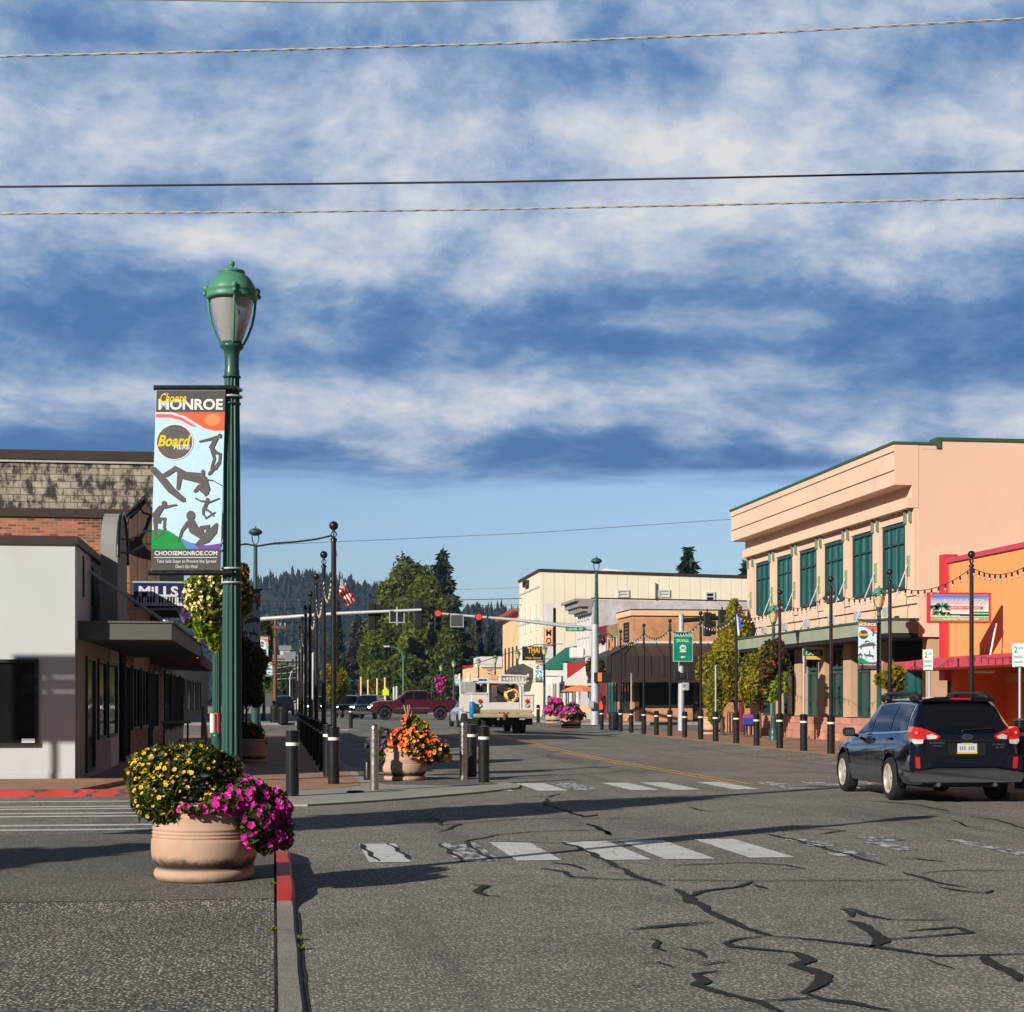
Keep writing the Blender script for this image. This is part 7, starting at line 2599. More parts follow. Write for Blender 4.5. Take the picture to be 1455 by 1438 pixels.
# litter bins, far left pavement and right
def make_bin(label, px, by, d, w, hpx):
 b0 = at(px, by, d)
 t_ = thing('litter_bin', label, 'bin', b0, 'black litter bins')
 k = d / F
 r, h = w * k / 2, hpx * k
 mb = MB()
 mb.lathe([(r * .92, 0), (r, .06), (r, h * .8)], 20, b0, smooth=False)
 mb.build('drum', M['black_metal'], t_)
 mb = MB()
 mb.lathe([(r * 1.06, h * .8), (r * 1.06, h * .86), (r * .9, h * .95), (r * .35, h), (.001, h)], 20, b0)
 mb.build('lid', M['black_matte'], t_)
 mb = MB()
 for i in range(16):
  w_ = 2 * math.pi * i / 16
  mb.tube([b0 + Vector((r * 1.02 * math.cos(w_), r * 1.02 * math.sin(w_), .06)), b0 + Vector((r * 1.02 * math.cos(w_), r * 1.02 * math.sin(w_), h * .8))], .012, 4)
 mb.build('slat_cage', M['black_metal'], t_)
make_bin('black litter bin at the left pavement far end, left one', 391, 1029, 98, 13, 28)
make_bin('black litter bin at the left pavement far end, right one', 402, 1029, 97, 14, 26)
make_bin('black slatted litter bin beside the grey signal pole on the right', 872.5, 1037.5, 88, 15, 26)
# small black floodlight base beside the steel bollard
b0 = gnd(523, 1108, .03)
t_ = thing('ground_spotlight', 'small black cylinder spotlight on the pavement beside the steel bollard', 'spotlight', b0)
mb = MB()
mb.lathe([(.085, 0), (.09, .02), (.085, .05), (.08, .33), (.065, .37), (.001, .38)], 16, b0)
mb.build('body', M['black_metal'], t_)
mb = MB()
mb.tube([b0 + Vector((.03, 0, .36)), b0 + Vector((.03, 0, .74))], .012, 6)
mb.build('stem', M['black_metal'], t_)
t_ = thing('drain_cover', 'small round black drain cover at the pale corner lip', 'drain', gnd(505, 1126, .03))
mb = MB()
mb.lathe([(.16, .0), (.16, .012), (.12, .03), (.001, .035)], 16, gnd(505, 1126, .03))
mb.build('cover', M['black_matte'], t_)
# easel board and bench in the shaded shop entrance
t_ = thing('easel_sign', 'grey easel board with splayed legs in the shaded pavement', 'sign', gnd(290, 1066, .04))
D_ = 52
mb = MB()
for a, c in (((287, 1066), (289, 1004)), ((294, 1060), (289, 1004)), ((275, 1068), (288, 1050)), ((298, 1068), (288, 1050))):
 mb.tube([at(a[0], a[1], D_), at(c[0], c[1], D_)], .05, 6)
mb.build('frame', M['grey_wall'], t_)
t_ = thing('cafe_table', 'thin grey outdoor table in the shaded shop entrance', 'table', gnd(250, 1066, .04))
mb = MB()
a, c = at(228, 1028, 50), at(270, 1026, 50)
mb.box((a.x, a.y, a.z), (c.x, a.y + .6, c.z + .03))
mb.build('tabletop', M['grey_wall'], t_)
mb = MB()
for u in (.1, .9):
 x = a.x + (c.x - a.x) * u
 mb.tube([(x, a.y + .3, .04), (x, a.y + .3, a.z)], .03, 6)
mb.build('leg', M['black_metal'], t_)
t_ = thing('neon_sign', 'small glowing orange neon sign under the brown awning', 'sign', at(277, 931, 52))
mb = MB()
for i in range(4):
 a = at(271 + i * 3.2, 930 + i * .9, 52)
 mb.ring(a, .035, .014, 'Y', 10, 5)
mb.build('tube', mat('neon', (1.0, .30, .03), .4, 0, 0, emit=1.6), t_)
mb = MB()
a = at(270, 936, 52.06)
mb.box(tuple(a), (a.x + .34, a.y + .03, a.z + .22))
mb.build('backing', M['black_matte'], t_)
# right pavement things
t_ = thing('bench', 'bench with purple and blue backrest under the green street tree', 'bench', gnd(1066, 1042, .13))
D_ = 74
z0 = .13
a, c = at(1056, 1030, D_), at(1072, 1015, D_)
mb = MB()
mb.bbox((a.x, a.y, a.z), (c.x, a.y + .06, c.z), .02)
mb.build('backrest', mat('bench_blue', S(36, 78, 176), .6, 0, .2, 2), t_)
mb = MB()
mb.bbox((a.x, a.y - .012, c.z - .16), (c.x, a.y - .002, c.z - .01), .003)
mb.build('backrest_stripe', mat('bench_purple', S(170, 70, 140), .6, 0, .2, 2), t_)
mb = MB()
mb.bbox((a.x - .05, a.y - .5, .52), (c.x + .05, a.y, .58), .02)
mb.build('seat', M['black_metal'], t_)
for x in (a.x + .05, c.x - .1):
 mb = MB()
 mb.tube([(x, a.y - .45, z0), (x, a.y - .4, .54), (x, a.y, .54), (x, a.y + .03, z0)], .03, 6)
 mb.build('leg', M['black_metal'], t_)
for px, lb in ((1035.3, 'left of two dark metal stands behind the concrete planter'), (1039.5, 'right of two dark metal stands behind the concrete planter')):
 b0 = gnd(px, 1041, .13)
 t_ = thing('bike_rack', lb, 'bike rack', b0, 'bike racks')
 D_ = b0.y * CS + b0.x * SN
 mb = MB()
 w_ = 1.6 * D_ / F
 zt = at(px, 1011, D_).z
 mb.tube([b0 + Vector((-w_, 0, 0)), (b0.x - w_, b0.y, zt - .1), (b0.x, b0.y, zt), (b0.x + w_, b0.y, zt - .1), b0 + Vector((w_, 0, 0))], .025, 6)
 mb.build('hoop', M['black_metal'], t_)
t_ = thing('burgundy_pillar', 'burgundy door pillar beside the brick wall under the trees', 'pillar', at(1055, 1030, 82))
a, c = at(1052.5, 1029, 82), at(1058, 998, 82)
mb = MB()
mb.bbox((a.x, a.y, .13), (c.x, a.y + .4, c.z), .02)
mb.build('shaft', M['burgundy'], t_)
b = thing('low_brick_wall', 'low orange brick wall behind the planter and bike racks', 'wall', at(1040, 1040, 83))
a, c = at(1020, 1030, 83.5), at(1060, 998, 83.5)
mb = MB()
mb.box((a.x, a.y, .13), (c.x, a.y + .3, c.z))
mb.build('wall', M['brick_orange'], b)
t_ = thing('cafe_umbrella', 'orange cafe umbrella in front of the white cafe', 'umbrella', at(824, 1020, 112))
c = at(824, 974, 112)
mb = MB()
mb.lathe([(1.25, -.38), (.85, -.18), (.4, -.04), (.001, .03)], 8, c, smooth=False)
mb.build('canopy', mat('umbrella_orange', S(244, 136, 88), .8, 0, .08, 2), t_)
mb = MB()
mb.tube([(c.x, c.y, .38), c], .03, 6)
mb.build('pole', M['galv'], t_)
for px, lb in ((828, 'left pale cafe chair by the orange umbrella'), (836, 'right pale cafe chair by the orange umbrella')):
 b0 = at(px, HY, 110)
 t_ = thing('cafe_chair', lb, 'chair', (b0.x, b0.y, .38), 'cafe chairs')
 mb = MB()
 mb.box((b0.x - .22, b0.y - .22, .82), (b0.x + .22, b0.y + .22, .86))
 mb.build('seat', M['stucco_peach'], t_)
 mb = MB()
 mb.box((b0.x - .22, b0.y + .2, .86), (b0.x + .22, b0.y + .24, 1.3))
 mb.build('backrest', M['stucco_peach'], t_)
 for sx in (-.2, .2):
  for sy in (-.2, .2):
   mb = MB()
   mb.tube([(b0.x + sx, b0.y + sy, .38), (b0.x + sx * .9, b0.y + sy * .9, .82)], .02, 5)
   mb.build('leg', M['stucco_peach'], t_)
t_ = thing('safety_flag', 'bright orange safety flag hanging beside the grey signal pole', 'flag', at(853, 1012, 96))
mb = MB()
mb.extr([at(851, 1010, 96), at(850, 1002, 96), at(854, 995, 96), at(857, 1003, 96), at(856, 1010, 96), at(853, 1011, 96)], (0, .06, 0))
mb.build('cloth', mat('safety_orange', S(250, 84, 30), .7, 0, .08, 4), t_)
mb = MB()
mb.tube([at(854, 1020, 96.1), at(854, 985, 96.1)], .03, 6)
mb.build('staff', M['black_metal'], t_)
# orange crescent sign and wall lamp on the tan shop
t_ = thing('crescent_sign', 'orange crescent moon shaped hanging sign on the tan brick shop', 'sign', at(868, 916, 106.5))
pts = []
for w in np.linspace(-1.35, 1.35, 12):
 pts.append((866.0 + 6.0 * math.cos(w) - 1, 915.5 - 10 * math.sin(w)))
for w in np.linspace(1.35, -1.35, 12):
 pts.append((864.5 + 2.6 * math.cos(w), 915.5 - 9.6 * math.sin(w)))
mb = MB()
mb.extr([at(a, c, 106.5) for a, c in pts[:-1]], (0, .1, 0))
mb.build('panel', mat('sign_orange', S(248, 138, 30), .5, 0, .05, 3), t_)
mb = MB()
mb.tube([at(866, 905.5, 106.6), at(876, 905.5, 106.6)], .04, 6)
mb.build('bracket', M['black_metal'], t_)
t_ = thing('wall_lantern', 'small black wall lantern left of the orange crescent sign', 'lamp', at(857, 911, 106.5))
c = at(857, 911, 106.5)
mb = MB()
mb.lathe([(.02, .35), (.1, .2), (.16, .1), (.13, -.1), (.08, -.2), (.02, -.25)], 10, c)
mb.tube([c + Vector((0, 0, .3)), c + Vector((.3, 0, .45)), c + Vector((.6, 0, .3))], .03, 5)
mb.build('body', M['black_metal'], t_)
# ------------------------------------------------------------------ vehicles (local frame: forward +y, right +x)
def carpaint(name, col, rough=.25):
 return mat(name, col, rough, .25, .04, 1.0, spec=.5, coat=1.0)
M['glass_car'] = mat('glass_car', (.006, .007, .009), .04, 0, 0, spec=.55)
M['trim_grey'] = mat('trim_grey', (.055, .058, .06), .55, 0, .08, 5)
M['trim_black'] = mat('trim_black', (.012, .012, .013), .5, 0, .1, 5)
M['alloy'] = mat('alloy', (.56, .52, .46), .35, .25, .08, 6)
M['alloy_dark'] = mat('alloy_dark', (.03, .03, .032), .4, .5, .1, 6)
M['lens_red'] = mat('lens_red', (.50, .012, .016), .12, 0, .1, 30, spec=.8, coat=1.0)
M['lens_bright'] = mat('lens_brake', (.62, .016, .02), .12, 0, .05, 30, coat=1.0, emit=.04)
M['lens_glow'] = mat('lens_glow', (.95, .16, .12), .2, 0, .05, 30, coat=1.0, emit=.25)
M['lens_clear'] = mat('lens_clear', (.66, .64, .64), .1, 0, .1, 30, spec=.9, coat=1.0)
M['chrome'] = mat('chrome', (.75, .75, .76), .12, 1.0, 0)
M['plate_white'] = mat('plate_white', (.62, .64, .68), .4, 0, .12, 20)
M['plate_yellow'] = mat('plate_yellow', (.72, .50, .05), .4, 0, .05, 20)
M['headlight'] = mat('headlight_on', (1.0, .98, .92), .2, 0, 0, emit=3.0)
class Body:
 """lofted car body. stations: (y, zb, hw, z_belt, hw_belt, z_roof, hw_roof)"""
 def __init__(s, st, ny=70, sm=2):
  st = np.array(st, float)
  ys = np.linspace(st[0, 0], st[-1, 0], ny)
  P = np.stack([np.interp(ys, st[:, 0], st[:, i]) for i in range(st.shape[1])], 1)
  for _ in range(sm):
   Q = P.copy()
   Q[1:-1, 1:] = P[1:-1, 1:] * .5 + (P[:-2, 1:] + P[2:, 1:]) * .25
   P = Q
  s.P, s.ys = P, ys
  s.sec = [s.section(p) for p in P]
 @staticmethod
 def section(p):
  y, zb, hw, zs, hb, zr, hr = p
  pts = [(0, zb), (hw * .55, zb), (hw - .10, zb + .005), (hw - .035, zb + .04), (hw - .008, zb + .16), (hw, zb + .5 * (zs - zb)), (hw - .008, zb + .72 * (zs - zb)), (hb + (hw - hb) * .35, zs - .05), (hb, zs),
               (hb + (hr - hb) * .5 + .012, zs + (zr - zs) * .5), (hr + .01, zr - .10 * min(1, (zr - zs) / .3)), (hr - .035, zr - .035 * min(1, (zr - zs) / .3)), (hr - .13, zr), (hr * .5, zr + .022), (0, zr + .03)]
  return np.array(pts)
 def surf(s, y, k):
  """point at station y, section parameter k (0..14), right side"""
  f = np.interp(y, s.ys, np.arange(len(s.ys)))
  i = int(min(len(s.ys) - 2, max(0, math.floor(f))))
  t = f - i
  sec = s.sec[i] * (1 - t) + s.sec[i + 1] * t
  j = int(min(13, max(0, math.floor(k))))
  u = k - j
  q = sec[j] * (1 - u) + sec[j + 1] * u
  return Vector((q[0], y, q[1]))
 def normal(s, y, k):
  e = .02
  a = s.surf(min(s.ys[-1], y + e), k) - s.surf(max(s.ys[0], y - e), k)
  b = s.surf(y, min(14, k + .1)) - s.surf(y, max(0, k - .1))
  n = a.cross(b)
  if n.length < 1e-9:
   return Vector((0, 0, 1))
  n.normalize()
  c = s.surf(y, k) - Vector((0, y, .8))
  return n if n.dot(c) > 0 else -n
 def shell(s, name, mt, mt2, parent, wells=()):
  mb = MB()
  ring = []
  for i, y in enumerate(s.ys):
   sc = s.sec[i]
   R_ = [(x, y, z) for x, z in sc] + [(-x, y, z) for x, z in sc[-2:0:-1]]
   ring.append(R_)
  n = len(ring[0])
  vs = [p for r in ring for p in r]
  fs = [(i * n + j, i * n + (j + 1) % n, (i + 1) * n + (j + 1) % n, (i + 1) * n + j) for i in range(len(ring) - 1) for j in range(n)]
  fs = [f[::-1] for f in fs]
  b0 = len(vs)
  mb.add(vs, fs, 0, True)
  # end caps share the ring vertices so the shell is closed
  mb.f.append(list(range(n)))
  mb.f.append([(len(ring) - 1) * n + j for j in range(n - 1, -1, -1)])
  mb.m += [0, 0]
  mb.s += [False, False]
  ob = mb.build(name, [mt, mt2], parent, world=False)
  for (wy, wz, wr, xi) in wells:
   for sx in (-1, 1):
    cb_ = MB()
    nn = 28
    vs = []
    for x in (sx * xi, sx * 1.4):
     for j in range(nn):
      w = 2 * math.pi * j / nn
      vs.append((x, wy + wr * math.cos(w), wz + wr * math.sin(w)))
    fs = [(j, (j + 1) % nn, nn + (j + 1) % nn, nn + j) for j in range(nn)] + [tuple(range(nn - 1, -1, -1)), tuple(range(nn, 2 * nn))]
    if sx < 0:
     fs = [f[::-1] for f in fs]
    cb_.add(vs, fs, 0)
    co = cb_.build('cutter', [mt2])
    md = ob.modifiers.new('w', 'BOOLEAN')
    md.operation = 'DIFFERENCE'
    md.object = co
    md.solver = 'EXACT'
    md.material_mode = 'TRANSFER'
    dg = bpy.context.evaluated_depsgraph_get()
    dg.update()
    me = bpy.data.meshes.new_from_object(ob.evaluated_get(dg))
    ob.modifiers.clear()
    ob.data = me
    bpy.data.objects.remove(co)
  return ob
 def patch(s, name, mt, parent, fy, k0, k1, off=.006, nu=8, nv=5, sides=(1, -1), m2=None):
  """skin patch lying on the body: fy(v) -> (y0, y1), v 0..1 between section parameters k0, k1"""
  for sd in sides:
   mb = MB()
   vs = []
   for j in range(nv + 1):
    v = j / nv
    y0, y1 = fy(v)
    for i in range(nu + 1):
     y = y0 + (y1 - y0) * i / nu
     k = k0 + (k1 - k0) * v
     p = s.surf(y, k) + s.normal(y, k) * off
     vs.append((p.x * sd, p.y, p.z))
   w = nu + 1
   fs = [(j * w + i, j * w + i + 1, (j + 1) * w + i + 1, (j + 1) * w + i) for j in range(nv) for i in range(nu)]
   if sd > 0:
    fs = [f[::-1] for f in fs]
   mb.add(vs, fs, 0, True)
   mb.build(name, mt, parent, world=False)
def wheel(parent, x, y, r, w, rim_mt, spokes=5, dx=1):
 """a wheel part: tyre with rim as sub-part; dx = outward direction"""
 mb = MB()
 prof = [(r * .66, -w / 2), (r * .80, -w / 2 - .006), (r * .93, -w / 2 + .004), (r * .985, -w / 2 + .03), (r, -w / 4), (r, w / 4), (r * .985, w / 2 - .03), (r * .93, w / 2 - .004), (r * .80, w / 2 + .006), (r * .66, w / 2)]
 mb.lathe(prof, 36, smooth=True, caps=False)
 fx = lambda L: [(x + c[2] * dx, y + c[0], r + c[1]) for c in L]
 mb.v = fx(mb.v)
 wh = mb.build('wheel', M['rubber'], parent, world=False)
 mr = MB()
 mr.lathe([(r * .665, -w / 2 + .01), (r * .66, w / 2 - .01), (r * .69, w / 2 + .003), (r * .64, w / 2 + .004), (r * .60, w / 2 - .02), (r * .58, -.02)], 36, smooth=True, caps=False)
 for k in range(spokes):
  a = 2 * math.pi * k / spokes + .3
  ca, sa = math.cos(a), math.sin(a)
  pts = []
  for rr, hw, zz in ((.10, .034, w / 2 - .015), (.36, .022, w / 2 - .012), (.64, .032, w / 2 - .004)):
   pts.append((rr * r, hw, zz))
  top = [(ca * rr - sa * h, sa * rr + ca * h, z) for rr, h, z in pts] + [(ca * rr + sa * h, sa * rr - ca * h, z) for rr, h, z in pts[::-1]]
  mr.extr(top, (0, 0, -.035))
 mr.lathe([(.001, w / 2 - .005), (.045, w / 2 - .006), (.08, w / 2 - .02), (.09, w / 2 - .05)][::-1], 16)
 mr.v = fx(mr.v)
 mr.build('rim', rim_mt, wh, world=False)
 md = MB()
 md.lathe([(.001, w / 2 - .085), (r * .6, w / 2 - .085)], 24, smooth=False)
 md.v = fx(md.v)
 md.build('brake_disc', M['trim_black'], wh, world=False)
 return wh
def rear_shape(mb, pts, y, dep, bulge=.0, m=0):
 """outline in x,z on the tail, pushed out to follow the plan curve y(x) = y + bulge*x^2"""
 n = len(pts)
 outer = [(px, y + bulge * px * px, pz) for px, pz in pts]
 inner = [(px * .98, y + bulge * px * px + dep, pz) for px, pz in pts]
 mb.add(outer + inner, [tuple(range(n)), tuple(range(2 * n - 1, n - 1, -1))] + [((i + 1) % n, i, n + i, n + (i + 1) % n) for i in range(n)], m)
# ---- the dark blue estate car
CARB = carpaint('paint_navy', (.0022, .0042, .013), .15)
car = thing('estate_car', 'dark blue estate car with roof rails seen from behind on the right of the road', 'car', (0, 0, 0))
B = Body([(-2.40, .40, .70, .98, .66, 1.00, .60), (-2.385, .36, .78, 1.05, .70, 1.09, .62), (-2.34, .33, .845, 1.09, .735, 1.13, .655), (-2.22, .29, .885, 1.08, .775, 1.30, .66), (-2.06, .27, .90, 1.075, .79, 1.50, .635), (-1.93, .26, .905, 1.07, .80, 1.585, .62),
          (-1.6, .24, .91, 1.05, .81, 1.615, .615), (-.9, .22, .912, 1.02, .815, 1.625, .61), (-.1, .22, .91, 1.0, .812, 1.61, .605), (.28, .22, .91, .99, .81, 1.56, .60), (.75, .22, .91, .975, .80, 1.28, .64), (1.13, .23, .908, .965, .79, 1.03, .70), (1.2, .23, .905, .96, .785, 1.00, .70),
          (1.7, .25, .895, .92, .76, .955, .66), (2.1, .28, .85, .86, .70, .885, .58), (2.32, .32, .74, .74, .60, .755, .48), (2.38, .40, .62, .66, .50, .67, .40)], 110, 2)
wl = [(-1.37, .36, .405, .55), (1.37, .36, .405, .55)]
B.shell('body', CARB, M['trim_black'], car, wl)
for sx in (-1, 1):
 for wy in (-1.37, 1.37):
  wheel(car, sx * .825, wy, .345, .215, M['alloy'], 5, sx)
# glass
B.patch('side_window', M['glass_car'], car, lambda v: (-.02 - .0 * v, .98 - .62 * v), 8.25, 10.2, .007)
B.patch('side_window', M['glass_car'], car, lambda v: (-1.05, -.10), 8.25, 10.2, .007)
B.patch('side_window', M['glass_car'], car, lambda v: (-1.92 + .12 * v, -1.13), 8.25, 10.2, .007)
B.patch('window_trim', M['chrome'], car, lambda v: (-1.97 + .12 * v, 1.05 - .03 * v), 8.08, 8.2, .006, 20, 1)
B.patch('window_trim', M['chrome'], car, lambda v: (-1.93 + .05 * v, .30), 10.24, 10.34, .006, 20, 1)
B.patch('window_trim', M['chrome'], car, lambda v: (-1.985 + .10 * v, -1.95 + .11 * v), 8.1, 10.3, .0065, 1, 6)
def tail_patch(name, mt, y0, y1, w0, w1, off=.008, n=14):
 """patch over the sloped tail: between stations y0 (low) and y1 (high), half widths w0, w1"""
 mb = MB()
 vs = []
 m_ = 10
 for j in range(m_ + 1):
  y = y0 + (y1 - y0) * j / m_
  hw = w0 + (w1 - w0) * j / m_
  for i in range(n + 1):
   x = -hw + 2 * hw * i / n
   f = np.interp(y, B.ys, np.arange(len(B.ys)))
   a = int(min(len(B.ys) - 2, math.floor(f)))
   t = f - a
   sec = B.sec[a] * (1 - t) + B.sec[a + 1] * t
   z = np.interp(abs(x), sec[8:][::-1, 0], sec[8:][::-1, 1])
   vs.append((x, y - off * .8, z + off * .6))
 w = n + 1
 mb.add(vs, [(j * w + i, j * w + i + 1, (j + 1) * w + i + 1, (j + 1) * w + i) for j in range(m_) for i in range(n)], 0, True)
 return mb.build(name, mt, car, world=False)
tail_patch('rear_window', M['glass_car'], -2.33, -2.035, .66, .575)
mb = MB()                                                   # rear spoiler lip with high brake light
sp_ = [(-.58, 1.575), (.58, 1.575), (.60, 1.605), (.4, 1.64), (0, 1.655), (-.4, 1.64), (-.60, 1.605)]
rear_shape(mb, sp_, -2.11, .22, .10)
spo = mb.build('spoiler', CARB, car, world=False)
mb = MB()
rear_shape(mb, [(-.17, 1.605), (.17, 1.605), (.16, 1.632), (-.16, 1.632)], -2.118, .03, .1)
mb.build('brake_light', M['lens_red'], spo, world=False)
mb = MB()
mb.tube([(-.05, -2.37, 1.125), (.1, -2.365, 1.14), (.42, -2.34, 1.16)], .012, 6)
mb.ball((-.05, -2.37, 1.12), .025, 8)
mb.build('rear_wiper', M['trim_black'], car, world=False)
# tail gate skin, lower bumper and lights
mb = MB()
rear_shape(mb, [(-.60, .58), (.60, .58), (.66, .66), (.66, .98), (.62, 1.06), (-.62, 1.06), (-.66, .98), (-.66, .66)], -2.425, .05, .03)
tg = mb.build('tailgate', CARB, car, world=False)
mb = MB()
rear_shape(mb, [(-.60, .545), (.60, .545), (.58, .565), (-.58, .565)], -2.428, .03, .03)
mb.build('tailgate_gap', M['trim_black'], car, world=False)
mb = MB()
rear_shape(mb, [(-.28, .74), (.28, .74), (.30, .80), (.30, .93), (-.30, .93), (-.30, .80)], -2.428, .02, .03)
mb.build('plate_recess', M['trim_black'], tg, world=False)
mb = MB()
rear_shape(mb, [(-.155, .775), (.155, .775), (.155, .925), (-.155, .925)], -2.436, .01, 0)
plt_ = mb.build('number_plate', M['plate_white'], tg, world=False)
mb = MB()
rear_shape(mb, [(-.16, .768), (.16, .768), (.16, .796), (-.16, .796)], -2.440, .01, 0)
rear_shape(mb, [(-.09, .914), (.09, .914), (.09, .934), (-.09, .934)], -2.440, .01, 0)
mb.build('plate_frame', M['plate_yellow'], plt_, world=False)
mb = MB()
for i, x in enumerate((-.12, -.085, -.05, .02, .055, .09)):
 mb.box((x, -2.4405, .825), (x + .02, -2.4375, .885))
mb.build('plate_number', mat('plate_ink', (.22, .28, .40), .5, 0, 0), plt_, world=False)
mb = MB()
rear_shape(mb, [(-.62, .965), (.62, .965), (.62, .985), (-.62, .985)], -2.437, .02, .03)
mb.build('garnish', M['trim_black'], tg, world=False)
mb = MB()
pr_ = [(.085 * math.cos(w), 1.03 + .043 * math.sin(w)) for w in np.linspace(0, 2 * math.pi, 20)[:-1]]
rear_shape(mb, pr_, -2.44, .02, 0)
bdg = mb.build('badge', M['chrome'], tg, world=False)
mb = MB()
rear_shape(mb, [(u * .86, 1.03 + (v - 1.03) * .8) for u, v in pr_], -2.444, .01, 0)
mb.build('badge_face', mat('badge_blue', (.02, .04, .10), .2, .3, 0, coat=1), bdg, world=False)
mb = MB()
for (u, v, s_) in ((-.035, 1.042, .011), (.01, 1.045, .007), (.03, 1.03, .007), (-.01, 1.022, .007), (.035, 1.015, .007), (.005, 1.012, .006)):
 rear_shape(mb, [(u + s_ * (1 if i % 2 == 0 else .35) * math.cos(i * math.pi / 4), v + s_ * (1 if i % 2 == 0 else .35) * math.sin(i * math.pi / 4)) for i in range(8)], -2.447, .004, 0)
mb.build('badge_stars', M['chrome'], bdg, world=False)
mb = MB()
put_text(mb, 'SUBARU', (-.60, -2.438, .925), (1, 0, 0), (0, 0, 1), .24, .026, bold=.03)
put_text(mb, 'AWD', (-.55, -2.438, .88), (1, 0, 0), (0, 0, 1), .15, .022, bold=.03)
put_text(mb, 'OUTBACK', (.40, -2.438, .90), (1, 0, 0), (0, 0, 1), .20, .024, bold=.03)
put_text(mb, '2.5i', (.45, -2.438, .855), (1, 0, 0), (0, 0, 1), .13, .022, bold=.03)
mb.build('lettering', M['chrome'], tg, world=False)
for sx in (-1, 1):
 lt = [(.43, 1.045), (.46, .995), (.62, .985), (.70, .98), (.845, 1.0), (.862, 1.10), (.825, 1.185), (.72, 1.17), (.58, 1.12)]
 mb = MB()
 pts = [(sx * a, c) for a, c in lt]
 if sx < 0:
  pts = pts[::-1]
 rear_shape(mb, pts, -2.475, .28, .155)
 lg = mb.build('tail_light', M['lens_bright'], car, world=False)
 mb = MB()
 pts = [(sx * a, c) for a, c in ((.47, 1.035), (.50, 1.0), (.63, .995), (.635, 1.05), (.56, 1.075))]
 if sx < 0:
  pts = pts[::-1]
 rear_shape(mb, pts, -2.480, .03, .155)
 mb.build('reversing_lens', M['lens_clear'], lg, world=False)
 mb = MB()
 for (u, v, a, c) in ((.79, 1.095, .05, .055), (.79, 1.095, .025, .028), (.70, 1.09, .02, .05), (.60, 1.085, .035, .014)):
  rear_shape(mb, [(sx * u + a * math.cos(w), v + c * math.sin(w)) for w in np.linspace(0, 6.283, 15)[:-1]], -2.482 - (.004 if a == .025 else 0), .03, .155, 1 if a == .025 else 0)
 mb.build('lamp_core', [M['lens_red'], M['lens_glow']], lg, world=False)
 mb = MB()
 pts = [(sx * a, c) for a, c in ((.69, .925), (.81, .915), (.85, .955), (.845, 1.01), (.68, .985))]
 if sx < 0:
  pts = pts[::-1]
 rear_shape(mb, pts, -2.478, .25, .16)
 mb.build('indicator_lens', M['lens_clear'], lg, world=False)
 mb = MB()
 pts = [(sx * a, c) for a, c in ((.655, 1.0), (.665, 1.0), (.675, 1.15), (.665, 1.15))]
 if sx < 0:
  pts = pts[::-1]
 rear_shape(mb, pts, -2.482, .03, .155)
 mb.build('light_divider', M['lens_red'], lg, world=False)
# bumper: painted upper with reflectors, grey lower band
mb = MB()
bp_ = [(-.89, .50), (.89, .50), (.905, .62), (.88, .74), (.70, .79), (.60, .66), (.55, .565), (-.55, .565), (-.60, .66), (-.70, .79), (-.88, .74), (-.905, .62)]
rear_shape(mb, bp_, -2.475, .30, .115)
bmp = mb.build('bumper', CARB, car, world=False)
mb = MB()
rear_shape(mb, [(-.86, .33), (.86, .33), (.915, .42), (.90, .475), (.62, .515), (.45, .545), (-.45, .545), (-.62, .515), (-.90, .475), (-.915, .42)], -2.50, .34, .115)
mb.build('bumper_guard', M['trim_grey'], bmp, world=False)
for sx in (-1, 1):
 mb = MB()
 pts = [(sx * a, c) for a, c in ((.735, .545), (.80, .545), (.815, .72), (.745, .72))]
 if sx < 0:
  pts = pts[::-1]
 rear_shape(mb, pts, -2.492, .06, .115)
 mb.build('reflector', M['lens_red'], bmp, world=False)
# side cladding, arches, sills, door seams and handles
B.patch('sill_guard', M['trim_grey'], car, lambda v: (-.98, .98), 2.9, 4.6, .014, 12, 3)
for y in (-.06, -1.09):
 B.patch('door_gap', M['trim_black'], car, lambda v: (y - .006, y + .006), 4.6, 8.2, .003, 1, 8)
for y in (-.22, -1.22):
 mb = MB()
 for sx in (-1, 1):
  p = B.surf(y, 7.0)
  mb.bbox((sx * (p.x + .012) - .016, p.y - .1, p.z - .02), (sx * (p.x + .012) + .016, p.y + .1, p.z + .02), .008)
 mb.build('door_handle', CARB, car, world=False)
for sx in (-1, 1):
 for wy in (-1.37, 1.37):
  mb = MB()
  vs = []
  nn = 22
  for i in range(nn + 1):
   w = math.radians(-14 + 208 * i / nn)
   for rr in (.40, .43):
    vs.append((sx * .917, wy + rr * math.cos(w), .36 + rr * math.sin(w)))
    vs.append((sx * .80, wy + rr * math.cos(w), .36 + rr * math.sin(w)))
  fs = []
  for i in range(nn):
   a = i * 4
   fs += [(a, a + 2, a + 6, a + 4), (a, a + 4, a + 5, a + 1), (a + 2, a + 3, a + 7, a + 6)]
  mb.add(vs, fs, 0)
  mb.build('arch_trim', CARB, car, world=False)
for sx in (-1, 1):                                          # mirrors
 mb = MB()
 x0_, x1_ = sorted((sx * .90, sx * 1.09))
 mb.bbox((x0_, .62, .98), (x1_, .80, 1.13), .035)
 mb.tube([(sx * .82, .76, .98), (sx * .92, .74, 1.02)], .03, 6)
 mir = mb.build('wing_mirror', CARB, car, world=False)
 mb = MB()
 mb.bbox((x0_ + .02, .612, 1.0), (x1_ - .02, .619, 1.11), .003)
 mb.build('mirror_glass', mat('mirror_glass', (.35, .38, .42), .05, .9, 0), mir, world=False)
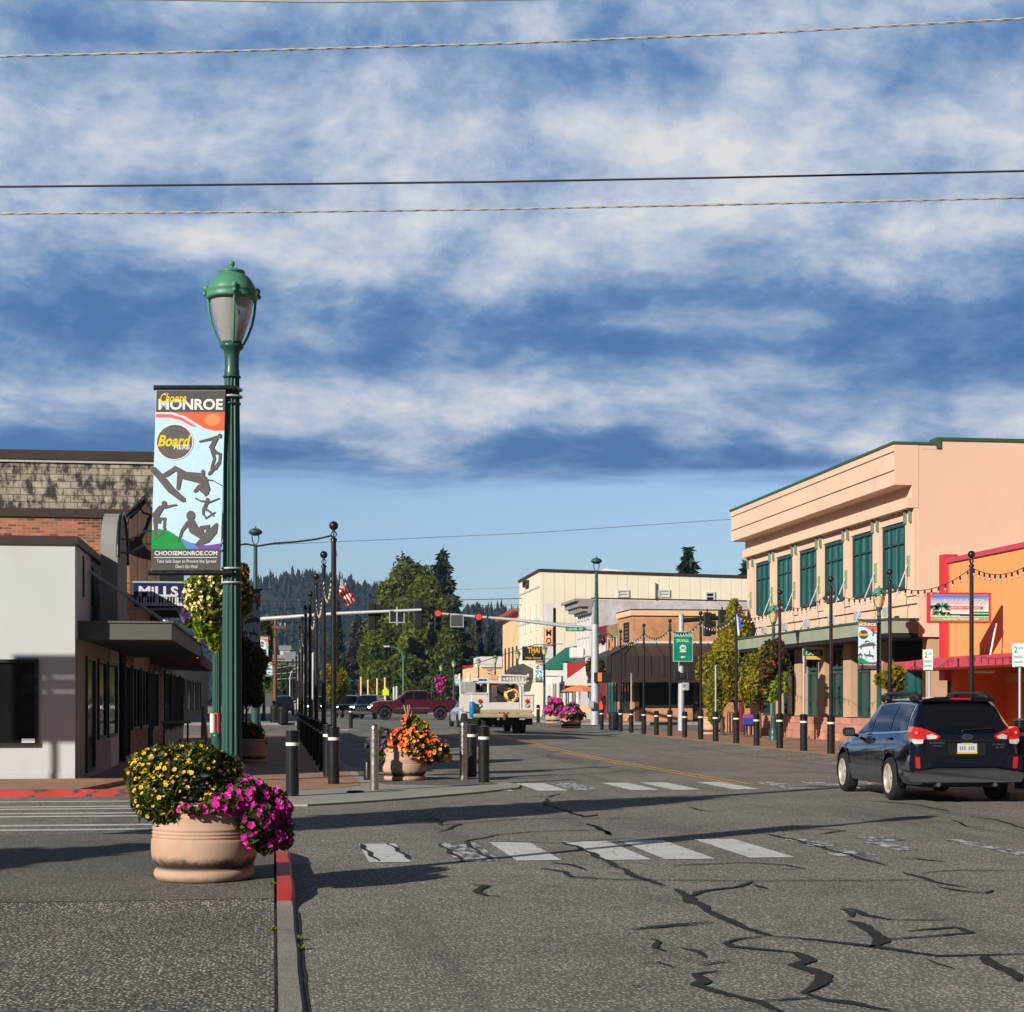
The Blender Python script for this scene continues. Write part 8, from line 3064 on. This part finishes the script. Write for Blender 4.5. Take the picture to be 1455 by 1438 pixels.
for sx in (-1, 1):                                          # roof rails
 mb = MB()
 mb.tube([(sx * .555, -1.82, 1.60), (sx * .56, -1.66, 1.685), (sx * .56, -1.2, 1.70), (sx * .555, -.3, 1.70), (sx * .55, .02, 1.68), (sx * .545, .18, 1.58)], [.03, .04, .034, .034, .04, .03], 8)
 for y in (-1.62, -.05):
  mb.bbox((sx * .56 - .05, y - .2, 1.585), (sx * .56 + .05, y + .2, 1.69), .03)
 mb.build('roof_rail', M['trim_black'], car, world=False)
mb = MB()                                                   # underbody, exhaust
mb.box((-.62, -2.2, .24), (.62, 2.0, .34))
mb.bbox((-.55, -2.25, .26), (-.05, -1.75, .42), .04)
mb.bbox((.1, -2.2, .24), (.5, -1.85, .40), .04)
mb.build('underbody', M['trim_black'], car, world=False)
mb = MB()
mb.tube([(-.45, -2.1, .29), (-.45, -2.42, .29)], .035, 10)
mb.tube([(.45, -2.1, .29), (.45, -2.42, .29)], .035, 10)
mb.build('exhaust_pipe', M['steel'], car, world=False)
for nm, xx in (('seat_headrest', -.35), ('seat_headrest', .35)):
 mb = MB()
 mb.bbox((xx - .13, -.2, 1.2), (xx + .13, -.1, 1.42), .04)
 mb.build(nm, M['trim_black'], car, world=False)
cr = gnd(1342, 1137, 0)
KS = .985
car.scale = (KS, KS, KS)
CYAW = R(-3.2)
# rear axle centre (0, -1.37) goes to the measured point between the rear wheels
rc = Vector((10.50, 26.6, 0))
off = Matrix.Rotation(CYAW, 3, 'Z') @ Vector((0, -1.37 * KS, 0))
car.location = (rc.x - off.x, rc.y - off.y, 0.002)
car.rotation_euler = (0, 0, CYAW)
# ---- maroon pickup crossing the far junction
PK = carpaint('paint_maroon', (.075, .007, .014), .25)
pk = thing('pickup_truck', 'maroon crew cab pickup truck crossing the intersection', 'truck', (0, 0, 0))
B = Body([(-3.0, .62, .90, 1.20, .90, 1.215, .86), (-2.96, .56, .97, 1.28, .96, 1.30, .90), (-1.25, .50, .99, 1.30, .96, 1.32, .90), (-1.15, .48, .99, 1.30, .96, 1.36, .88), (-1.02, .48, .99, 1.30, .95, 1.88, .74), (-.8, .48, .99, 1.30, .95, 1.96, .72), (.2, .48, .99, 1.29, .94, 1.95, .72), (.5, .48, .99, 1.28, .94, 1.90, .72),
          (1.2, .48, .99, 1.26, .93, 1.36, .80), (1.35, .48, .99, 1.25, .92, 1.30, .84), (2.4, .5, .98, 1.20, .90, 1.25, .80), (2.85, .52, .95, 1.12, .88, 1.15, .74), (2.98, .62, .88, 1.0, .82, 1.01, .70)], 90, 2)
B.shell('body', PK, M['trim_black'], pk, [(-1.85, .45, .52, .6), (1.95, .45, .52, .6)])
for sx in (-1, 1):
 for wy in (-1.85, 1.95):
  wheel(pk, sx * .86, wy, .44, .28, M['alloy_dark'], 6, sx)
B.patch('side_window', M['glass_car'], pk, lambda v: (.05, 1.02 - .55 * v), 8.3, 10.3, .007)
B.patch('side_window', M['glass_car'], pk, lambda v: (-.88, -.06), 8.3, 10.3, .007)
B.patch('side_moulding', M['chrome'], pk, lambda v: (-1.1, 1.3), 4.55, 4.75, .012, 10, 1)
mb = MB()
mb.box((-.85, -2.9, 1.285), (.85, -1.15, 1.345))
mb.build('bed_cover', M['trim_black'], pk, world=False)
mb = MB()
for sx in (-.8, .8):
 mb.tube([(sx, -1.2, 1.3), (sx, -1.25, 1.9), (sx, -1.5, 1.9), (sx, -2.1, 1.36)], .05, 6)
mb.box((-.8, -1.3, 1.35), (.8, -1.24, 1.93))
mb.build('headache_rack', M['trim_black'], pk, world=False)
for sx in (-1, 1):
 mb = MB()
 mb.bbox((sx * 1.12 - .1, .85, 1.22), (sx * 1.12 + .1, 1.0, 1.48), .04)
 mb.build('wing_mirror', M['trim_black'], pk, world=False)
 mb = MB()
 mb.bbox((sx * .72 - .2, 2.84, .92), (sx * .72 + .2, 2.97, 1.08), .03)
 mb.build('headlight', M['lens_clear'], pk, world=False)
 mb = MB()
 mb.bbox((sx * .88 - .08, -3.03, .92), (sx * .88 + .08, -2.95, 1.25), .02)
 mb.build('tail_light', M['lens_red'], pk, world=False)
mb = MB()
mb.bbox((-.98, 2.9, .55), (.98, 3.1, .78), .05)
mb.bbox((-.96, -3.12, .58), (.96, -2.95, .76), .05)
mb.build('bumper', M['trim_black'], pk, world=False)
mb = MB()
mb.tube([(-1.0, -.95, .46), (-1.0, 1.25, .46)], .05, 8)
mb.tube([(1.0, -.95, .46), (1.0, 1.25, .46)], .05, 8)
mb.build('side_step', M['trim_black'], pk, world=False)
c = at(587.5, HY, 124)
pk.location = (c.x, c.y, road_z(c.x, c.y))
pk.rotation_euler = (0, 0, R(90 - 3))
pk.scale = (1.02, 1.02, 1.06)
# ---- two dark SUVs facing the camera, and far parked cars
def make_suv(label, paint, lights=True):
 t_ = thing('dark_suv', label, 'car', (0, 0, 0), 'dark cars waiting beyond the junction')
 b_ = Body([(-2.35, .5, .84, 1.1, .82, 1.12, .76), (-2.3, .42, .93, 1.2, .88, 1.3, .76), (-2.1, .38, .97, 1.2, .9, 1.72, .72), (-1.7, .36, .98, 1.18, .9, 1.80, .70), (-.2, .34, .98, 1.14, .9, 1.80, .70), (.2, .34, .98, 1.12, .9, 1.74, .69),
    (.95, .34, .98, 1.08, .89, 1.15, .76), (1.05, .34, .98, 1.08, .88, 1.12, .78), (1.9, .36, .96, 1.02, .86, 1.06, .74), (2.2, .4, .90, .94, .82, .96, .66), (2.3, .5, .82, .86, .74, .87, .58)], 60, 2)
 b_.shell('body', paint, M['trim_black'], t_, [(-1.4, .38, .45, .6), (1.4, .38, .45, .6)])
 for sx in (-1, 1):
  for wy in (-1.4, 1.4):
   wheel(t_, sx * .84, wy, .38, .24, M['alloy_dark'], 5, sx)
 b_.patch('side_window', M['glass_car'], t_, lambda v: (-.1, .75 - .5 * v), 8.3, 10.3, .007)
 b_.patch('side_window', M['glass_car'], t_, lambda v: (-1.8, -.2), 8.3, 10.3, .007)
 b_.patch('windscreen', M['glass_car'], t_, lambda v: (.88, .22), 12.2, 14, .012, 6, 4)
 for sx in (-1, 1):
  mb = MB()
  mb.bbox((sx * .68 - .18, 2.16, .80), (sx * .68 + .18, 2.31, .96), .03)
  mb.build('headlight', M['headlight'] if lights else M['lens_clear'], t_, world=False)
  mb = MB()
  mb.bbox((sx * 1.06 - .11, .72, 1.1), (sx * 1.06 + .11, .85, 1.27), .03)
  mb.build('wing_mirror', paint, t_, world=False)
 mb = MB()
 mb.box((-.42, 2.30, .62), (.42, 2.34, .88))
 for i in range(4):
  mb.box((-.4, 2.34, .645 + i * .06), (.4, 2.355, .67 + i * .06))
 mb.build('grille', M['trim_black'], t_, world=False)
 mb = MB()
 mb.bbox((-.9, 2.2, .38), (.9, 2.38, .6), .05)
 mb.build('bumper', M['trim_grey'], t_, world=False)
 return t_
BK = carpaint('paint_black', (.010, .012, .016), .2)
su = make_suv('dark suv with bright headlights facing the camera behind the maroon pickup', BK)
c = at(523, HY, 132)
su.location = (c.x, c.y, .25)
su.rotation_euler = (0, 0, R(180 - 16))
su2 = place(su, False, (0, 0, 0), 'second dark suv with headlights half hidden left of the first one')
c = at(496.5, HY, 141)
su2.location = (c.x, c.y, .25)
su2.rotation_euler = (0, 0, R(180 - 12))
su3 = place(su, False, (0, 0, 0), 'dark parked car far down the left kerb by the litter bins')
c = at(404, HY, 170)
su3.location = (c.x, c.y, .3)
for px, d, lb in ((447, 160, 'dark parked car behind the first light poles on the left'), (462, 172, 'farther dark parked car behind the left light poles')):
 c = at(px, HY, d)
 place(su, False, (c.x, c.y, .25), lb, R(180))
# ---- white hatchback waiting ahead of the utility truck
WT_ = carpaint('paint_white', (.62, .66, .74), .25)
wc = thing('white_car', 'white car with red tail light partly hidden by the white utility truck', 'car', (0, 0, 0))
B = Body([(-2.15, .45, .78, .95, .74, .97, .68), (-2.1, .38, .86, 1.02, .80, 1.06, .68), (-1.9, .32, .89, 1.02, .82, 1.16, .66), (-1.5, .28, .9, 1.0, .82, 1.42, .60), (-.9, .26, .9, .98, .82, 1.48, .58), (0, .26, .9, .96, .82, 1.47, .58), (.8, .26, .9, .94, .8, 1.08, .66), (1.6, .28, .88, .88, .74, .93, .62), (2.1, .36, .75, .72, .6, .74, .5)], 60, 2)
B.shell('body', WT_, M['trim_black'], wc, [(-1.3, .34, .4, .55), (1.3, .34, .4, .55)])
for sx in (-1, 1):
 for wy in (-1.3, 1.3):
  wheel(wc, sx * .78, wy, .33, .2, M['alloy_dark'], 5, sx)
B.patch('side_window', M['glass_car'], wc, lambda v: (-1.5 + .35 * v, .62 - .4 * v), 8.3, 10.3, .007)
B.patch('rear_window', M['glass_car'], wc, lambda v: (-1.93, -1.52), 12.0, 14, .012, 6, 4)
for sx in (-1, 1):
 mb = MB()
 pts = [(sx * a, b_) for a, b_ in ((.55, .82), (.80, .80), (.86, 1.0), (.60, 1.02))]
 rear_shape(mb, pts if sx > 0 else pts[::-1], -2.2, .2, .08)
 mb.build('tail_light', M['lens_bright'], wc, world=False)
mb = MB()
mb.bbox((-.84, -2.24, .36), (.84, -2.05, .62), .06)
mb.build('bumper', WT_, wc, world=False)
mb = MB()
mb.tube([(-.62, -1.2, 1.44), (-.60, -1.25, 1.6)], .012, 5)
mb.build('antenna', M['trim_black'], wc, world=False)
c = at(668, HY, 92)
wc.location = (c.x, c.y, road_z(c.x, c.y))
wc.rotation_euler = (0, 0, R(3))
t_ = thing('sign_post', 'thin white leaning post beside the white car', 'post', at(654.5, 1022, 100))
mb = MB()
mb.tube([at(655, 1022, 100), at(654.5, 992, 100), at(653.2, 957, 100)], .05, 6)
mb.build('post', M['white'], t_)
# ---- white utility truck seen from behind
ut = thing('utility_truck', 'white utility service truck with tool bins, hose reel and ladder rack seen from behind', 'truck', (0, 0, 0))
UD = 71.5
u0 = at(714, HY, UD)
u0.z = road_z(u0.x, u0.y)
ut.location = u0
K = UD / F
gy = HY + (CH - u0.z) / K
U = lambda px, py: ((px - 714) * K, (gy - py) * K)
UW = mat('truck_white', (.68, .67, .62), .45, 0, .08, 2.5, dirt=((.30, .22, .13), 2.2, .60, .5))
UB = mat('truck_beige', (.40, .34, .22), .7, 0, .18, 3, dirt=((.20, .12, .05), 3.0, .55, .6))
UD_ = mat('truck_inside', (.030, .026, .022), .9, 0, .3, 2)
def ubox(name, mt, px0, py0, px1, py1, y0, y1, bev=.03, parent=None):
 (xa, za), (xb, zb) = U(px0, py1), U(px1, py0)
 mb = MB()
 mb.bbox((xa, y0, za), (xb, y1, zb), bev)
 return mb.build(name, mt, parent or ut, world=False)
bl_ = ubox('side_bin', UW, 669, 985, 693, 1012, 0, 2.8)
br_ = ubox('side_bin', UW, 743, 987, 759.5, 1012, 0, 2.8)
ubox('bin_lid', UW, 668, 984.2, 692.5, 986.2, -.04, 2.8, .015, bl_)
ubox('bin_lid', UW, 742.5, 986, 760, 988, -.04, 2.8, .015, br_)
for par, px in ((bl_, 682), (br_, 749.5)):
 for py, r_, mt in ((996.3, .062, M['lens_bright']), (1002.6, .055, M['lens_clear'])):
  x, z = U(px, py)
  mb = MB()
  mb.tube([(x, -.05, z), (x, .01, z)], r_, 16)
  mb.build('lamp', mt, par, world=False)
  mb = MB()
  pts = [(x + (r_ + .01) * math.cos(w), -.03, z + (r_ + .01) * math.sin(w)) for w in np.linspace(0, 2 * math.pi, 17)]
  mb.tube(pts, .012, 5, caps=False)
  mb.build('lamp_ring', M['trim_black'], par, world=False)
ubox('tailgate', UW, 695, 998, 739, 1008.5, .0, .12, .02)
ubox('bed_floor', UD_, 693, 1008, 743, 1013, .1, 2.7)
ubox('bulkhead', UD_, 693, 972, 743, 1009, 2.3, 2.7)
ubox('deck_frame', UB, 672, 1008.6, 757, 1014, -.02, 2.7, .03)
bm_ = ubox('bumper', UB, 671.5, 1014.4, 758, 1019.5, -.35, .1, .03)
for px in (709, 715, 721):
 x, z = U(px, 1012.5)
 mb = MB()
 mb.tube([(x, -.05, z), (x, .0, z)], .03, 8)
 mb.build('marker_lamp', M['lens_red'], ut, world=False)
ubox('tow_hitch', mat('rust', (.16, .07, .03), .9, 0, .3, 5), 713.5, 1013.5, 717, 1023, -.45, -.2, .02)
for px in (707, 739):
 ubox('bumper_step', UB, px - 1.5, 1019.8, px + (6 if px > 720 else 1.5), 1023, -.3, 0, .01)
# ladder rack
mb = MB()
P_ = lambda px, py, y: (U(px, py)[0], y, U(px, py)[1])
for y in (.05, 2.5):
 mb.tube([P_(694, 1010, y), P_(694, 969, y)], .055, 6)
 mb.tube([P_(740.5, 1010, y), P_(740.5, 976, y), P_(734, 969, y)], .055, 6)
 mb.tube([P_(680, 969.5, y), P_(748, 970.5, y)], .06, 6)
 mb.tube([P_(742, 970, y), P_(752, 958, y)], .045, 6)
 mb.tube([P_(711, 969, y), P_(711, 960, y)], .04, 6)
for px, py in ((694, 969), (740, 970), (711, 960)):
 mb.tube([P_(px, py, .05), P_(px, py, 2.5)], .05, 6)
mb.tube([P_(711, 959.5, .05), P_(752, 961, .05)], .055, 6)
mb.tube([P_(711, 966, .05), P_(752, 968, .05)], .035, 6)
mb.build('ladder_rack', UW, ut, world=False)
mb = MB()
for i in range(9):
 mb.tube([P_(714 + i * 4.4, 959.5, .02), P_(714 + i * 4.4, 967, .02)], .022, 5)
mb.build('ladder', M['steel'], ut, world=False)
mb = MB()
mb.tube([P_(681, 966.5, .3), P_(693, 966.5, .3)], .055, 8)
mb.build('blue_tube', mat('blue_plastic', S(30, 90, 180), .5, 0, .1, 4), ut, world=False)
ubox('cardboard_box', mat('cardboard', S(222, 168, 112), .85, 0, .12, 4), 698.5, 958.5, 710, 966, .5, 1.2, .02)
ubox('equipment_case', UW, 726, 962, 752, 968, 1.0, 2.0, .03)
# hose reel
x, z = U(728.5, 988)
mb = MB()
for k, rr in enumerate((.20, .235, .27)):
 pts = [(x + rr * math.cos(w), .35 + .08 * math.sin(w * 3 + k) + .06 * k, z + rr * math.sin(w)) for w in np.linspace(0, 2 * math.pi, 25)]
 mb.tube(pts, .038, 8, caps=False)
pts = [(x + .27 * math.cos(w), .3, z + .27 * math.sin(w)) for w in np.linspace(1.2, .3, 6)] + [P_(741, 984, .3)]
mb.tube(pts, .038, 8)
mb.build('hose_coil', mat('hose_tan', S(238, 190, 132), .6, 0, .1, 5), ut, world=False)
mb = MB()
for i, px in enumerate((697.5, 700, 702.5, 705)):
 mb.tube([P_(px, 974, .12), P_(px + .5, 995 - i * 2, .14)], .03, 6)
mb.box(P_(695, 997, .12), P_(706, 993, .3))
mb.build('tool_set', M['steel'], ut, world=False)
ubox('red_bag', mat('bag_red', S(226, 66, 44), .8, 0, .15, 4), 696, 971, 709, 975, .1, .6, .03)
# cab, left grey body and wheels
cb_ = ubox('cab', UW, 676, 962, 752, 1010, 3.6, 5.6, .12)
ubox('rear_glass', M['glass_car'], 686, 966, 742, 980, 3.57, 3.62, .01, cb_)
ubox('bonnet', UW, 678, 986, 750, 1012, 5.6, 7.2, .12)
ubox('side_cabinet', M['grey_wall'], 666.8, 968, 684.5, 985, 2.0, 3.5, .04)
ubox('beacon', UW, 674.5, 956, 678, 969, 2.4, 2.6, .02)
mb = MB()
x, z = U(669.5, 1008)
mb.lathe([(.001, -.33), (.11, -.32), (.12, -.2), (.12, .2), (.1, .3), (.001, .32)], 12, (x + .02, -.15, z))
mb.build('water_bottle', mat('bottle_blue', S(30, 120, 190), .3, 0, .1, 4), ut, world=False)
for px in (677, 752.5):
 for k in (0, 1):
  s_ = 1 if px > 700 else -1
  wheel(ut, U(px, 1000)[0] - s_ * (.13 + .27 * k), 1.2, .40, .23, M['alloy_dark'], 6, s_)
 wheel(ut, U(px, 1000)[0] - s_ * .13, 5.9, .40, .25, M['alloy_dark'], 6, s_)
mb = MB()
mb.box((-.5, .2, .45), (.5, 6.5, .75))
mb.tube([(-.8, 1.2, .42), (.8, 1.2, .42)], .09, 8)
mb.lathe([(.001, -.18), (.16, -.12), (.18, 0), (.16, .12), (.001, .18)], 12, (0, 1.2, .42))
mb.build('chassis', M['trim_black'], ut, world=False)
mb = MB()
for px in (671, 750):
 x = U(px + 3, 1000)[0]
 mb.box((x - .22, .72, .35), (x + .22, .75, .62))
mb.build('mud_flap', M['rubber'], ut, world=False)
# ------------------------------------------------------------------ overhead wires
M['wire'] = mat('wire', (.03, .03, .032), .6, 0, .2, 3)
M['wire_pale'] = mat('wire_pale', (.46, .45, .43), .5, .1, .2, 3)
def wire(label, pts, r, mt, twist=False, sagm=0.0, n=40, group='overhead wires'):
 """wire through picture points (px, py, depth); evenly interpolated with sag"""
 P_ = [at(*p) for p in pts]
 t_ = thing('overhead_wire', label, 'wire', P_[0], group)
 fine = []
 for a, b in zip(P_[:-1], P_[1:]):
  for i in range(n):
   f = i / n
   p = a.lerp(b, f)
   p.z -= sagm * 4 * f * (1 - f)
   fine.append(p)
 fine.append(P_[-1])
 mb = MB()
 if twist:
  for ph in (0, math.pi):
   q = []
   L = 0
   for a, b in zip(fine[:-1], fine[1:]):
    seg = max(2, int((b - a).length / .06))
    for i in range(seg):
     p = a.lerp(b, i / seg)
     q.append(p + Vector((0, math.cos(L / .075 + ph), math.sin(L / .075 + ph))) * r * .62)
     L += (b - a).length / seg
   mb.tube(q, r * .75, 5, caps=False)
 else:
  mb.tube(fine, r, 6)
 mb.build('cable', mt, t_)
wire('topmost wire, only its middle dipping into the top of the sky', [(-200, -22, 24), (130, -2, 24), (470, 3, 24), (830, -2, 24), (1700, -60, 24)], .013, M['wire_pale'])
wire('pale twisted wire crossing high over the street', [(-330, 93, 22), (0, 80, 22), (350, 72, 22), (730, 61.5, 22), (1080, 47, 22), (1455, 26.5, 22), (1800, 5, 22)], .0135, M['wire_pale'], True, n=14)
wire('upper of two dark wires crossing the middle of the sky', [(-340, 268, 24), (0, 265.5, 24), (190, 263.8, 24), (420, 261.5, 24), (700, 258.5, 24), (1000, 253, 24), (1455, 243, 24), (1800, 234, 24)], .0145, M['wire'], False, n=14)
wire('lower twisted wire of the two crossing the middle of the sky', [(-340, 306, 24.5), (0, 303.5, 24.5), (420, 301, 24.5), (700, 297.5, 24.5), (1000, 291.5, 24.5), (1455, 281, 24.5), (1800, 271, 24.5)], .0135, M['wire_pale'], True, n=14)
wire('thin far wire rising to the right over the trees and cream roof', [(360, 775, 130), (520, 768, 130), (760, 757, 130), (1035, 738, 130), (1300, 716, 130)], .018, M['wire'])
wire('dark far wire passing behind the flag and over the tree group', [(300, 854, 150), (560, 854.5, 150), (740, 850.5, 150), (1060, 834, 150), (1200, 826, 150)], .035, M['wire'])
wire('thin wire below the flag crossing to the grey building', [(300, 865, 150), (640, 861, 150), (810, 858, 150), (1000, 846, 150)], .018, M['wire'])
wire('thin wire hanging low across the left tree line', [(330, 843, 160), (450, 841, 160), (640, 838, 160), (740, 835, 160)], .014, M['wire'])
wire('wire at the first floor of the cream building', [(560, 980, 168), (760, 916, 132), (800, 915, 130)], .03, M['wire'])
# far wires over the left valley
for i, (q0, q1, lb) in enumerate(((950, 944, 'pale wire low over the valley road, upper'), (958, 954, 'pale wire low over the valley road, middle'), (966, 962, 'pale wire low over the valley road, lower'))):
 wire(lb, [(388, q0, 200), (430, q1, 200)], .035, M['wire_pale'], group='valley wires')
for px, q0, d, lb in ((400, 946, 180, 'thin dark pole far down the left kerb, first of four'), (408, 942, 190, 'thin dark pole far down the left kerb, second of four'), (416, 938, 200, 'thin dark pole far down the left kerb, third of four'), (421, 934, 150, 'thin dark pole far down the left kerb, nearest of four')):
 p = at(px, HY, d)
 mb = MB()
 mb.tube([(p.x, p.y, .3), (p.x, p.y, at(px, q0, d).z)], .07, 6)
 mb.ball((p.x, p.y, at(px, q0, d).z), .12, 6)
 tag(mb.build('light_pole', M['black_metal']), lb, 'pole', 'far light poles')
p = at(449.5, HY, 50)
t_ = make_psign('edge-on parking sign standing in the left row of light poles', (1.1, 50.0, .03), 2.9, True, R(78))
